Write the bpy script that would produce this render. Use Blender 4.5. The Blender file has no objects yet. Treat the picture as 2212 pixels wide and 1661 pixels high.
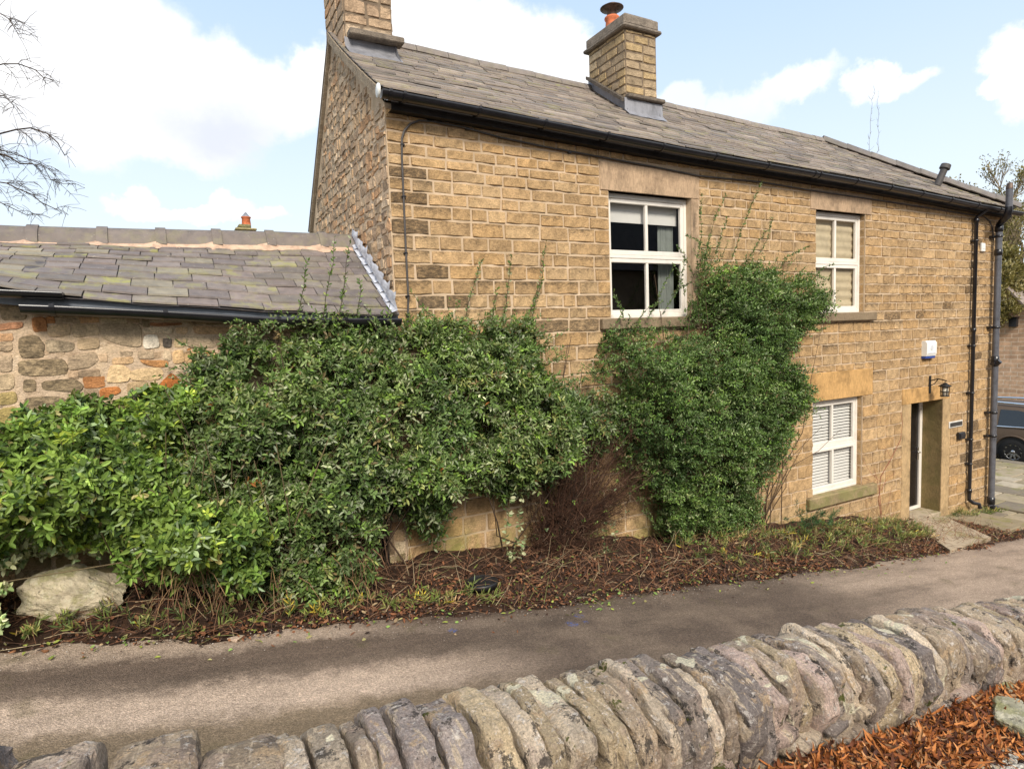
import bpy, math, random
import numpy as np
from mathutils import Vector, Matrix
from math import radians, sin, cos, pi

sc = bpy.context.scene
# ------------------------------------------------------------------ camera
CAM_RIGHT = np.array([0.87844, -0.47651, -0.03605])
CAM_UP = np.array([0.07116, 0.05581, 0.99590])
CAM_FWD = np.array([0.47254, 0.87740, -0.08320])
FPX, CX, CY = 1319.66, 1106.0, 830.5
cam_d = bpy.data.cameras.new('camera')
cam = bpy.data.objects.new('camera', cam_d)
sc.collection.objects.link(cam)
cam_d.sensor_width = 36.0
cam_d.lens = FPX / 2212.0 * 36.0
cam_d.clip_start = 0.05
cam_d.clip_end = 3000
m3 = Matrix((CAM_RIGHT.tolist(), CAM_UP.tolist(), (-CAM_FWD).tolist())).transposed()
cam.matrix_world = m3.to_4x4()
sc.camera = cam

# ------------------------------------------------------------------ sun, sky, exposure
SUN_DIR = Vector((-0.20, -0.78, 0.66)).normalized()        # towards the sun
sun_d = bpy.data.lights.new('sun', 'SUN')
sun_d.energy = 2.25
sun_d.angle = radians(16)
sun_d.color = (1.0, 0.92, 0.80)
sun = bpy.data.objects.new('sun', sun_d)
sun.rotation_euler = SUN_DIR.to_track_quat('Z', 'Y').to_euler()
sc.collection.objects.link(sun)
sc.view_settings.view_transform = 'Standard'
sc.view_settings.look = 'None'
sc.view_settings.exposure = 0.97
sc.view_settings.gamma = 1.0

def raydir(px, py):
    d = CAM_RIGHT * (px - CX) - CAM_UP * (py - CY) + CAM_FWD * FPX
    return d / np.linalg.norm(d)
def at(px, py, y=6.14):
    d = raydir(px, py); return d * (y / d[1])
def atx(px, py, x):
    d = raydir(px, py); return d * (x / d[0])
def atz(px, py, z):
    d = raydir(px, py); return d * (z / d[2])
def atroad(px, py, z0=-2.25, s=0.12):
    d = raydir(px, py); return d * (z0 / (d[2] + s * d[0]))

w = bpy.data.worlds.new('World'); sc.world = w; w.use_nodes = True
nt = w.node_tree; nt.nodes.clear()
def wn(t, **k):
    n = nt.nodes.new(t)
    for a, b in k.items(): setattr(n, a, b)
    return n
out = wn('ShaderNodeOutputWorld'); bg = wn('ShaderNodeBackground')
sky = wn('ShaderNodeTexSky', sky_type='NISHITA', sun_disc=False)
sky.sun_elevation = math.asin(SUN_DIR.z)
sky.sun_rotation = math.atan2(SUN_DIR.x, SUN_DIR.y)
sky.air_density = 1.0; sky.dust_density = 0.8; sky.ozone_density = 1.0
bg.inputs['Strength'].default_value = 0.120
tc = wn('ShaderNodeTexCoord')
def wmath(op, a, b=None, clamp=False):
    n = wn('ShaderNodeMath', operation=op); n.use_clamp = clamp
    for i, v in enumerate((a, b)):
        if v is None: continue
        if isinstance(v, (int, float)): n.inputs[i].default_value = v
        else: nt.links.new(v, n.inputs[i])
    return n.outputs[0]
def wrange(v, a, b, c=0.0, d=1.0):
    n = wn('ShaderNodeMapRange', interpolation_type='SMOOTHSTEP')
    nt.links.new(v, n.inputs[0])
    for i, x in enumerate((a, b, c, d)): n.inputs[i + 1].default_value = x
    return n.outputs[0]
# warp of the direction so that cloud outlines billow
nz = wn('ShaderNodeTexNoise'); nz.inputs['Scale'].default_value = 8.5; nz.inputs['Detail'].default_value = 9; nz.inputs['Roughness'].default_value = 0.62
nt.links.new(tc.outputs['Generated'], nz.inputs['Vector'])
sub = wn('ShaderNodeVectorMath', operation='SUBTRACT'); nt.links.new(nz.outputs['Color'], sub.inputs[0]); sub.inputs[1].default_value = (.5, .5, .5)
scl = wn('ShaderNodeVectorMath', operation='SCALE'); nt.links.new(sub.outputs[0], scl.inputs[0]); scl.inputs['Scale'].default_value = 0.125
addv = wn('ShaderNodeVectorMath', operation='ADD'); nt.links.new(tc.outputs['Generated'], addv.inputs[0]); nt.links.new(scl.outputs[0], addv.inputs[1])
wd = addv.outputs[0]
# cumulus masses: direction, angular half width, vertical squash, weight
def lobe_node(px, py, R, q):
    d = raydir(px, py); rad = float(np.linalg.norm(raydir(px + R, py) - d))
    s = wn('ShaderNodeVectorMath', operation='SUBTRACT'); nt.links.new(wd, s.inputs[0]); s.inputs[1].default_value = tuple(d)
    m = wn('ShaderNodeVectorMath', operation='MULTIPLY'); nt.links.new(s.outputs[0], m.inputs[0]); m.inputs[1].default_value = (1 / rad, 1 / rad, q / rad)
    l = wn('ShaderNodeVectorMath', operation='LENGTH'); nt.links.new(m.outputs[0], l.inputs[0])
    return l.outputs['Value']
# cumulus masses: direction (as seen from here), half width, vertical squash
LOBES = [(40, 70, 230, 1.0), (270, 130, 170, 1.0), (160, 210, 220, 1.5), (440, 190, 130, 1.1), (400, 270, 200, 2.3), (590, 230, 115, 1.3), (690, 180, 85, 1.0), (-200, 100, 300, 1.0),
         (905, 60, 90, 1.0), (1010, 130, 120, 1.0), (1085, 80, 95, 1.0), (1180, 140, 100, 1.0), (1270, 180, 70, 1.1),
         (1480, 225, 75, 1.7), (1620, 220, 95, 1.8), (1720, 185, 90, 1.9), (1560, 255, 130, 3.2), (1868, 168, 45, 1.1), (1925, 190, 75, 2.0), (2190, 120, 85, 1.0), (2260, 170, 120, 1.0), (2160, 200, 60, 1.8),
         (298, 428, 36, 1.1), (300, 455, 65, 2.4), (462, 432, 40, 1.2), (510, 448, 52, 1.7), (400, 462, 90, 4.5), (560, 462, 60, 3.5), (2500, -100, 200, 1.2)]
dens = None
for px, py, R, q in LOBES:
    e = wrange(lobe_node(px, py, R, q), 1.20, 0.74)
    if 1400 < px < 2100 or py > 420: e = wmath('MULTIPLY', e, .62)
    dens = e if dens is None else wmath('MAXIMUM', dens, e)
# behind the camera: broken cloud over the whole sky
nz2 = wn('ShaderNodeTexNoise'); nz2.inputs['Scale'].default_value = 2.3; nz2.inputs['Detail'].default_value = 7
nt.links.new(tc.outputs['Generated'], nz2.inputs['Vector'])
sep = wn('ShaderNodeSeparateXYZ'); nt.links.new(tc.outputs['Generated'], sep.inputs[0])
back = wmath('MULTIPLY', wrange(nz2.outputs['Fac'], .40, .52), wrange(sep.outputs['Y'], 0.15, -0.15))
dens = wmath('MAXIMUM', dens, back)
# cloud body: white tops, soft grey-lavender bellies
nz3 = wn('ShaderNodeTexNoise'); nz3.inputs['Scale'].default_value = 4.2; nz3.inputs['Detail'].default_value = 9; nz3.inputs['Roughness'].default_value = .5
mp = wn('ShaderNodeMapping'); mp.inputs['Scale'].default_value = (1, 1, 1.8); mp.inputs['Location'].default_value = (1.3, 0.2, 0.33)
nt.links.new(tc.outputs['Generated'], mp.inputs['Vector']); nt.links.new(mp.outputs[0], nz3.inputs['Vector'])
belly = None
for px, py, R, q, wt in [(480, 300, 260, 2.6, .85), (230, 270, 220, 2.6, .5), (1640, 250, 150, 3, .35), (660, 255, 90, 2.0, .4), (2200, 210, 100, 2.5, .3)]:
    e = wrange(lobe_node(px, py, R, q), 1.15, 0.1, 0.0, wt)
    belly = e if belly is None else wmath('MAXIMUM', belly, e)
shade = wmath('ADD', wmath('MULTIPLY', belly, 0.75), wmath('MULTIPLY', wrange(nz3.outputs['Fac'], .60, .40), .36), clamp=True)
cc = wn('ShaderNodeMix', data_type='RGBA'); nt.links.new(shade, cc.inputs[0])
cc.inputs[6].default_value = (5.6, 5.55, 5.5, 1); cc.inputs[7].default_value = (3.7, 3.85, 4.25, 1)
# pale winter blue: the Nishita sky, lifted by thin high haze
hcol = wn('ShaderNodeMix', data_type='RGBA'); nt.links.new(wrange(sep.outputs['Z'], 0.02, 0.55), hcol.inputs[0]); hcol.inputs[6].default_value = (4.1, 4.55, 4.85, 1); hcol.inputs[7].default_value = (2.6, 3.45, 4.7, 1)
hz = wn('ShaderNodeMix', data_type='RGBA')
nt.links.new(wrange(sep.outputs['Z'], 0.60, 0.02, 0.86, 0.97), hz.inputs[0])
nt.links.new(sky.outputs[0], hz.inputs[6]); nt.links.new(hcol.outputs[2], hz.inputs[7])
fin = wn('ShaderNodeMix', data_type='RGBA')
nt.links.new(wmath('MULTIPLY', dens, .94), fin.inputs[0]); nt.links.new(hz.outputs[2], fin.inputs[6]); nt.links.new(cc.outputs[2], fin.inputs[7])
nt.links.new(fin.outputs[2], bg.inputs['Color']); nt.links.new(bg.outputs[0], out.inputs[0])

# ------------------------------------------------------------------ helpers
rnd = random.Random(7)
rng = np.random.default_rng(11)
COL = sc.collection

def vnoise(x, y, z=0.0, seed=0):
    """smooth value noise, vectorised, -1..1"""
    x = np.asarray(x, float); y = np.asarray(y, float); z = np.asarray(z, float) + np.zeros_like(x)
    y = y + np.zeros_like(x)
    xi, yi, zi = np.floor(x), np.floor(y), np.floor(z)
    xf, yf, zf = x - xi, y - yi, z - zi
    u, v, s = xf * xf * (3 - 2 * xf), yf * yf * (3 - 2 * yf), zf * zf * (3 - 2 * zf)
    def h(a, b, c):
        t = np.sin(a * 127.1 + b * 311.7 + c * 74.7 + seed * 53.3) * 43758.5453
        return t - np.floor(t)
    r = 0
    for dx in (0, 1):
        for dy in (0, 1):
            for dz in (0, 1):
                wgt = (u if dx else 1 - u) * (v if dy else 1 - v) * (s if dz else 1 - s)
                r = r + wgt * h(xi + dx, yi + dy, zi + dz)
    return r * 2 - 1
def fbm(x, y, z=0.0, o=3, seed=0):
    r = 0; a = 1.0; t = 0
    for i in range(o):
        r = r + a * vnoise(np.asarray(x) * 2 ** i, np.asarray(y) * 2 ** i, np.asarray(z) * 2 ** i, seed + i); t += a; a *= .5
    return r / t

def root(name, loc, label, cat, group=None, kind=None):
    o = bpy.data.objects.new(name, None); COL.objects.link(o)
    o.location = loc; o.empty_display_size = .2
    o['label'] = label; o['category'] = cat
    if group: o['group'] = group
    if kind: o['kind'] = kind
    return o
def wpos(o):
    p = Vector((0, 0, 0))
    while o is not None:
        p += o.location; o = o.parent
    return p
def tag(o, label=None, cat=None, group=None, kind=None):
    if label: o['label'] = label
    if cat: o['category'] = cat
    if group: o['group'] = group
    if kind: o['kind'] = kind
    return o

def mesh_np(name, V, F, mats, parent=None, C=None, fm=None, smooth=True):
    """V (n,3); F list of arrays (k,3) or (k,4); C (n,4) colours; fm list of per-face material index arrays"""
    V = np.asarray(V, np.float64)
    c = (V.min(0) + V.max(0)) / 2
    me = bpy.data.meshes.new(name)
    me.vertices.add(len(V)); me.vertices.foreach_set('co', (V - c).astype(np.float32).ravel())
    loops = np.concatenate([np.asarray(f, np.int32).ravel() for f in F])
    tot = np.concatenate([np.full(len(f), np.asarray(f).shape[1], np.int32) for f in F])
    st = np.concatenate([[0], np.cumsum(tot)[:-1]]).astype(np.int32)
    me.loops.add(len(loops)); me.loops.foreach_set('vertex_index', loops)
    me.polygons.add(len(tot)); me.polygons.foreach_set('loop_start', st); me.polygons.foreach_set('loop_total', tot)
    me.polygons.foreach_set('use_smooth', np.full(len(tot), smooth, bool))
    if fm is not None:
        me.polygons.foreach_set('material_index', np.concatenate(fm).astype(np.int32))
    if not isinstance(mats, (list, tuple)): mats = [mats]
    for m in mats: me.materials.append(m)
    if C is not None:
        a = me.color_attributes.new('Col', 'FLOAT_COLOR', 'POINT')
        a.data.foreach_set('color', np.asarray(C, np.float32).ravel())
    me.update(calc_edges=True); me.validate(verbose=False)
    o = bpy.data.objects.new(name, me); COL.objects.link(o)
    loc = Vector(c.tolist())
    if parent is not None:
        loc = loc - wpos(parent); o.parent = parent
    o.location = loc
    return o

class MB:
    """collects faces of any size; optional colour per vertex, material index per face, smooth per face"""
    def __init__(s): s.v = []; s.f = []; s.c = []; s.m = []; s.s = []
    def add(s, vs, fs, col=(1, 1, 1, 0), m=0, smooth=False):
        b = len(s.v); s.v.extend([tuple(p) for p in vs])
        if len(col) and isinstance(col[0], (int, float, np.floating)): s.c.extend([tuple(col)] * len(vs))
        else: s.c.extend([tuple(c) for c in col])
        for f in fs: s.f.append([b + i for i in f]); s.m.append(m); s.s.append(smooth)
        return s
    def box(s, a, b, col=(1, 1, 1, 0), m=0, bev=0.0):
        x0, y0, z0 = [min(p, q) for p, q in zip(a, b)]; x1, y1, z1 = [max(p, q) for p, q in zip(a, b)]
        if bev <= 0:
            vs = [(x0, y0, z0), (x1, y0, z0), (x1, y1, z0), (x0, y1, z0), (x0, y0, z1), (x1, y0, z1), (x1, y1, z1), (x0, y1, z1)]
            fs = [(0, 3, 2, 1), (4, 5, 6, 7), (0, 1, 5, 4), (1, 2, 6, 5), (2, 3, 7, 6), (3, 0, 4, 7)]
            return s.add(vs, fs, col, m)
        e = min(bev, (x1 - x0) / 3, (y1 - y0) / 3, (z1 - z0) / 3)
        # chamfered box: 24 verts
        vs = []; idx = {}
        for i, x in enumerate((x0, x1)):
            for j, y in enumerate((y0, y1)):
                for k, z in enumerate((z0, z1)):
                    sx, sy, sz = (1 if i == 0 else -1), (1 if j == 0 else -1), (1 if k == 0 else -1)
                    idx[(i, j, k, 0)] = len(vs); vs.append((x, y + sy * e, z + sz * e))
                    idx[(i, j, k, 1)] = len(vs); vs.append((x + sx * e, y, z + sz * e))
                    idx[(i, j, k, 2)] = len(vs); vs.append((x + sx * e, y + sy * e, z))
        fs = []
        for i in (0, 1):
            q = [idx[(i, 0, 0, 0)], idx[(i, 1, 0, 0)], idx[(i, 1, 1, 0)], idx[(i, 0, 1, 0)]]; fs.append(q if i else q[::-1])
            q = [idx[(0, i, 0, 1)], idx[(1, i, 0, 1)], idx[(1, i, 1, 1)], idx[(0, i, 1, 1)]]; fs.append(q[::-1] if i else q)
            q = [idx[(0, 0, i, 2)], idx[(1, 0, i, 2)], idx[(1, 1, i, 2)], idx[(0, 1, i, 2)]]; fs.append(q if i else q[::-1])
        for j in (0, 1):
            for k in (0, 1):
                fs.append([idx[(0, j, k, 1)], idx[(1, j, k, 1)], idx[(1, j, k, 2)], idx[(0, j, k, 2)]])
                fs.append([idx[(j, 0, k, 0)], idx[(j, 1, k, 0)], idx[(j, 1, k, 2)], idx[(j, 0, k, 2)]])
                fs.append([idx[(j, k, 0, 0)], idx[(j, k, 1, 0)], idx[(j, k, 1, 1)], idx[(j, k, 0, 1)]])
        for i in (0, 1):
            for j in (0, 1):
                for k in (0, 1): fs.append([idx[(i, j, k, 0)], idx[(i, j, k, 1)], idx[(i, j, k, 2)]])
        return s.add(vs, fs, col, m)
    def poly(s, pts, col=(1, 1, 1, 0), m=0): return s.add(pts, [list(range(len(pts)))], col, m)
    def prism(s, prof, off, col=(1, 1, 1, 0), m=0, smooth=False):
        """closed profile (list of 3-D pts) swept by vector off"""
        n = len(prof); off = Vector(off)
        vs = [tuple(p) for p in prof] + [tuple(Vector(p) + off) for p in prof]
        fs = [list(range(n))[::-1], list(range(n, 2 * n))]
        s.add(vs, fs, col, m, False)
        return s.add(vs, [[i, (i + 1) % n, n + (i + 1) % n, n + i] for i in range(n)], col, m, smooth)
    def tube(s, pts, r, n=10, col=(1, 1, 1, 0), m=0, cap=True, arc=None):
        """pts polyline; r radius or list"""
        pts = [Vector(p) for p in pts]; k = len(pts)
        rr = r if isinstance(r, (list, tuple)) else [r] * k
        T = [(pts[min(i + 1, k - 1)] - pts[max(i - 1, 0)]).normalized() for i in range(k)]
        up = Vector((0, 0, 1)) if abs(T[0].z) < .9 else Vector((0, 1, 0))
        A = T[0].cross(up).normalized(); vs = []
        for i in range(k):
            A = (A - T[i] * A.dot(T[i])).normalized(); B = T[i].cross(A)
            for j in range(n):
                a = 2 * pi * j / n
                vs.append(pts[i] + (A * cos(a) + B * sin(a)) * rr[i])
        fs = [[i * n + j, i * n + (j + 1) % n, (i + 1) * n + (j + 1) % n, (i + 1) * n + j] for i in range(k - 1) for j in range(n)]
        s.add(vs, fs, col, m, True)
        if cap:
            s.add(vs[:n], [list(range(n))], col, m); s.add(vs[-n:], [list(range(n))], col, m)
        return s
    def lathe(s, prof, c, n=20, col=(1, 1, 1, 0), m=0, axis='z'):
        """prof list of (r, h) round an axis through c"""
        vs = []
        for r, h in prof:
            for j in range(n):
                a = 2 * pi * j / n
                p = {'z': (r * cos(a), r * sin(a), h), 'y': (r * cos(a), h, r * sin(a)), 'x': (h, r * cos(a), r * sin(a))}[axis]
                vs.append((c[0] + p[0], c[1] + p[1], c[2] + p[2]))
        fs = [[i * n + j, i * n + (j + 1) % n, (i + 1) * n + (j + 1) % n, (i + 1) * n + j] for i in range(len(prof) - 1) for j in range(n)]
        return s.add(vs, fs, col, m, True)
    def build(s, name, mats, parent=None):
        V = np.array(s.v, float); c = (V.min(0) + V.max(0)) / 2
        me = bpy.data.meshes.new(name)
        me.from_pydata((V - c).tolist(), [], s.f)
        if not isinstance(mats, (list, tuple)): mats = [mats]
        for x in mats: me.materials.append(x)
        me.polygons.foreach_set('material_index', np.array(s.m, np.int32))
        me.polygons.foreach_set('use_smooth', np.array(s.s, bool))
        a = me.color_attributes.new('Col', 'FLOAT_COLOR', 'POINT')
        a.data.foreach_set('color', np.array(s.c, np.float32).ravel())
        me.update()
        o = bpy.data.objects.new(name, me); COL.objects.link(o)
        loc = Vector(c.tolist())
        if parent is not None: loc -= wpos(parent); o.parent = parent
        o.location = loc
        return o

# ------------------------------------------------------------------ materials
class G:
    """tiny node graph writer"""
    def __init__(s, name, rough=.8, spec=.3):
        s.m = bpy.data.materials.new(name); s.m.use_nodes = True; s.t = s.m.node_tree
        s.b = s.t.nodes['Principled BSDF']; s.b.inputs['Roughness'].default_value = rough
        s.b.inputs['Specular IOR Level'].default_value = spec
        s.pos = s.t.nodes.new('ShaderNodeNewGeometry').outputs['Position']
    def n(s, t, **k):
        x = s.t.nodes.new(t)
        for a, b in k.items(): setattr(x, a, b)
        return x
    def link(s, a, b):
        if hasattr(a, 'links'): s.t.links.new(a, b)
        else: b.default_value = a if not isinstance(a, tuple) or len(a) == 4 or b.type == 'VECTOR' else (*a, 1)
    def noise(s, scale, detail=4, rough=.55, vec=None, stretch=None, dist=0.0):
        x = s.n('ShaderNodeTexNoise'); x.inputs['Scale'].default_value = scale; x.inputs['Detail'].default_value = detail
        x.inputs['Roughness'].default_value = rough; x.inputs['Distortion'].default_value = dist
        v = vec or s.pos
        if stretch:
            mpn = s.n('ShaderNodeMapping'); mpn.inputs['Scale'].default_value = stretch; s.link(v, mpn.inputs['Vector']); v = mpn.outputs[0]
        s.link(v, x.inputs['Vector']); return x.outputs['Fac']
    def voro(s, scale, feature='F1', out='Distance', vec=None):
        x = s.n('ShaderNodeTexVoronoi', feature=feature); x.inputs['Scale'].default_value = scale
        s.link(vec or s.pos, x.inputs['Vector']); return x.outputs[out]
    def ramp(s, f, stops):
        x = s.n('ShaderNodeValToRGB'); e = x.color_ramp.elements
        while len(e) > 1: e.remove(e[-1])
        for i, (p, c) in enumerate(stops):
            k = e[0] if i == 0 else e.new(p)
            k.position = p; k.color = (c, c, c, 1) if isinstance(c, (int, float)) else (*c, 1)
        s.link(f, x.inputs[0]); return x.outputs[0]
    def mix(s, f, a, b, mode='MIX'):
        x = s.n('ShaderNodeMix', data_type='RGBA', blend_type=mode); x.clamp_factor = True
        s.link(f, x.inputs[0]); s.link(a, x.inputs[6]); s.link(b, x.inputs[7]); return x.outputs[2]
    def math(s, op, a, b=0.0, clamp=False):
        x = s.n('ShaderNodeMath', operation=op); x.use_clamp = clamp; s.link(a, x.inputs[0]); s.link(b, x.inputs[1]); return x.outputs[0]
    def rng(s, v, a, b, c=0.0, d=1.0):
        x = s.n('ShaderNodeMapRange', interpolation_type='SMOOTHSTEP'); s.link(v, x.inputs[0])
        for i, q in enumerate((a, b, c, d)): x.inputs[i + 1].default_value = q
        return x.outputs[0]
    def attr(s):
        x = s.n('ShaderNodeAttribute'); x.attribute_name = 'Col'; return x.outputs['Color'], x.outputs['Alpha']
    def xyz(s, v=None):
        x = s.n('ShaderNodeSeparateXYZ'); s.link(v or s.pos, x.inputs[0]); return x.outputs
    def bump(s, h, strength=.5, dist=.01):
        x = s.n('ShaderNodeBump'); x.inputs['Strength'].default_value = strength; x.inputs['Distance'].default_value = dist
        s.link(h, x.inputs['Height']); s.link(x.outputs[0], s.b.inputs['Normal']); return x
    def color(s, c): s.link(c, s.b.inputs['Base Color']); return s
    def rough(s, r): s.link(r, s.b.inputs['Roughness']); return s

def stone_material(name, soot=(.035, .028, .022), sootamt=1.0, bump=.55, algae=None, rough=.9):
    g = G(name, rough, .25); c, a = g.attr()
    c = g.mix(1.0, c, g.ramp(g.noise(9, 5, .65), [(.3, .66), (.5, 1.0), (.72, 1.28)]), 'MULTIPLY')
    c = g.mix(1.0, c, g.ramp(g.noise(75, 4, .7), [(.3, .66), (.5, 1.0), (.7, 1.26)]), 'MULTIPLY')
    c = g.mix(1.0, c, g.ramp(g.noise(24, 6, .75, stretch=(1, 1, 3.4)), [(.32, .62), (.5, 1.0), (.68, 1.22)]), 'MULTIPLY')
    sm = g.math('MULTIPLY', g.rng(g.math('ADD', a, g.math('MULTIPLY', g.math('SUBTRACT', g.noise(16, 6, .8, stretch=(1, 1, 2.4)), .5), 2.6)), .28, 1.25), .84, clamp=True)
    sm = g.math('MULTIPLY', sm, sootamt, clamp=True)
    c = g.mix(sm, c, soot)
    if algae:
        z = g.xyz()[2]; x = g.xyz()[0]
        gz = g.math('ADD', z, g.math('MULTIPLY', x, .16))
        f = g.math('MULTIPLY', g.rng(gz, algae[1], algae[0]), g.rng(g.noise(2.6, 5, .6), .40, .62), clamp=True)
        c = g.mix(f, c, algae[2])
    g.color(c)
    h = g.math('ADD', g.noise(22, 6, .75), g.math('MULTIPLY', g.noise(110, 3, .7), .35))
    g.bump(h, bump, .022)
    return g.m
M = {}
M['ashlar'] = stone_material('sandstone_blocks', algae=(-2.15, -1.5, (.30, .29, .075)))
M['rubble'] = stone_material('rubble_sandstone', bump=.7, algae=(-2.6, -1.2, (.17, .17, .05)))
M['old_stone'] = stone_material('weathered_stone', bump=.7)
def dressed(name, col, dark=.35, green=None):
    g = G(name, .85, .25)
    c = g.mix(1.0, col, g.ramp(g.noise(3.5, 6, .65), [(.28, .52), (.5, 1.0), (.75, 1.22)]), 'MULTIPLY')
    c = g.mix(1.0, c, g.ramp(g.noise(60, 3, .7, stretch=(1, 1, .25)), [(.3, .74), (.6, 1.12)]), 'MULTIPLY')
    c = g.mix(g.math('MULTIPLY', g.rng(g.noise(5, 5, .7, stretch=(1, 1, .4)), .56, .72), dark), c, (.06, .05, .04))
    if green: c = g.mix(g.math('MULTIPLY', g.rng(g.noise(4, 5, .6), .38, .6), green[0]), c, green[1])
    g.color(c); g.bump(g.math('ADD', g.noise(45, 5, .7), g.math('MULTIPLY', g.noise(13, 4, .6), 1.2)), .6, .012); return g.m
M['lintel'] = dressed('dressed_lintel_stone', (.44, .31, .20))
M['lintel_warm'] = dressed('dressed_golden_stone', (.50, .30, .12), .25)
M['sill'] = dressed('weathered_sill_stone', (.22, .165, .105), .8)
M['sill_green'] = dressed('algae_covered_sill_stone', (.33, .25, .14), .3, (.75, (.20, .19, .07)))
M['jamb'] = dressed('door_surround_stone', (.43, .30, .16), .3)
M['reveal'] = dressed('shaded_door_reveal', (.23, .165, .075), .5, (.4, (.13, .12, .04)))  # olive stone; shade on this side of the doorway is put into the darker colour
def mortar():
    g = G('lime_mortar', .95, .2)
    c = g.ramp(g.noise(5, 6, .65), [(.3, (.43, .32, .205)), (.55, (.54, .41, .28)), (.75, (.64, .51, .37))])
    z = g.xyz()[2]; gz = g.math('ADD', z, g.math('MULTIPLY', g.xyz()[0], .16))
    f = g.math('MULTIPLY', g.rng(gz, -1.5, -2.15), g.rng(g.noise(2.6, 5, .6), .38, .6), clamp=True)
    c = g.mix(f, c, (.22, .21, .07))
    g.color(c); g.bump(g.noise(60, 5, .7), .5, .008); return g.m
M['mortar'] = mortar()
def slate(name, lichen=.5, tint=(1, 1, 1)):
    g = G(name, .62, .45); c, a = g.attr()
    c = g.mix(1.0, c, tint, 'MULTIPLY')
    c = g.mix(1.0, c, g.ramp(g.noise(10, 6, .7), [(.3, .7), (.5, 1.0), (.72, 1.25)]), 'MULTIPLY')
    f = g.math('MULTIPLY', g.rng(g.noise(38, 4, .75), .64, .70), lichen)
    c = g.mix(f, c, (.46, .44, .36))
    f = g.math('MULTIPLY', g.math('MULTIPLY', a, g.rng(g.noise(7, 5, .65), .46, .62)), lichen * 1.2, clamp=True)
    c = g.mix(f, c, (.30, .29, .09))
    g.color(c); g.rough(g.ramp(g.noise(20, 4), [(.3, .5), (.7, .8)]))
    g.bump(g.math('ADD', g.noise(30, 6, .7), g.math('MULTIPLY', g.noise(120, 3), .3)), .45, .012); return g.m
M['slate'] = slate('stone_slate', .55)
M['slate_annex'] = slate('grey_blue_slate', 1.0)
def plain(name, col, rough=.5, spec=.5, metal=0.0, var=.12, scale=8, bump=0.0):
    g = G(name, rough, spec)
    g.color(g.mix(1.0, col, g.ramp(g.noise(scale, 5, .65), [(.3, 1 - var * 1.6), (.5, 1.0), (.72, 1 + var)]), 'MULTIPLY'))
    g.b.inputs['Metallic'].default_value = metal
    if bump: g.bump(g.noise(scale * 6, 4), bump, .004)
    return g.m
M['upvc'] = plain('cream_window_frame', (.76, .71, .64), .38, .5, var=.08, scale=3)
M['pvc_black'] = plain('black_plastic', (.012, .012, .015), .28, .6, var=.3)
M['pvc_grey'] = plain('weathered_grey_pipe', (.10, .103, .118), .35, .55, var=.25)
M['fascia'] = plain('dark_fascia', (.022, .018, .016), .7, .3, var=.3)
M['cable'] = plain('grey_cable_sheath', (.075, .068, .065), .6, .3, var=.2)
def lead(name='lead_flashing', col=(.25, .25, .27)):
    g = G(name, .5, .5)
    c = g.mix(1.0, col, g.ramp(g.noise(6, 6, .7, stretch=(1, 1, .35)), [(.3, .6), (.5, 1.0), (.7, 1.35)]), 'MULTIPLY')
    g.b.inputs['Metallic'].default_value = .25
    g.color(c); g.bump(g.noise(14, 4), .3, .02); return g.m
M['lead'] = lead()
M['cement'] = plain('ridge_bedding_mortar', (.52, .36, .26), .95, .2, var=.25, scale=14, bump=.6)
M['ridge'] = slate('ridge_tile_clay', .5)
M['terracotta'] = plain('terracotta_pot', (.55, .16, .07), .8, .3, var=.3, scale=12)
M['cowl'] = plain('rusty_metal_cowl', (.12, .085, .065), .55, .5, .5, var=.4, scale=20)
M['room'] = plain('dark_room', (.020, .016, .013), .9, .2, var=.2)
M['curtain'] = plain('grey_curtain', (.20, .22, .20), .9, .1, var=.1)
M['blind_cream'] = plain('cream_fabric_blind', (.50, .42, .28), .9, .1, var=.1)
M['blind_white'] = plain('white_blind_slat', (.62, .61, .57), .5, .3, var=.03)
M['door'] = plain('black_door_paint', (.012, .010, .011), .22, .6, var=.3)
M['chrome'] = plain('polished_metal', (.75, .75, .75), .15, .5, 1.0, var=.05)
M['white_plastic'] = plain('white_alarm_casing', (.80, .80, .76), .4, .5, var=.04)
M['blue_plastic'] = plain('blue_lens', (.03, .07, .30), .3, .5, var=.1)
def glass():
    g = G('window_glass', .02, .5); t = g.t
    tr = g.n('ShaderNodeBsdfTransparent'); gl = g.n('ShaderNodeBsdfGlossy'); gl.inputs['Roughness'].default_value = .01
    fr = g.n('ShaderNodeLayerWeight')
    mx = g.n('ShaderNodeMixShader'); f2 = g.math('ADD', g.math('MULTIPLY', g.math('POWER', fr.outputs['Facing'], 4.0), .8), .075, clamp=True)
    t.links.new(f2, mx.inputs[0]); t.links.new(tr.outputs[0], mx.inputs[1]); t.links.new(gl.outputs[0], mx.inputs[2])
    t.links.new(mx.outputs[0], t.nodes['Material Output'].inputs[0]); return g.m
M['glass'] = glass()

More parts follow.
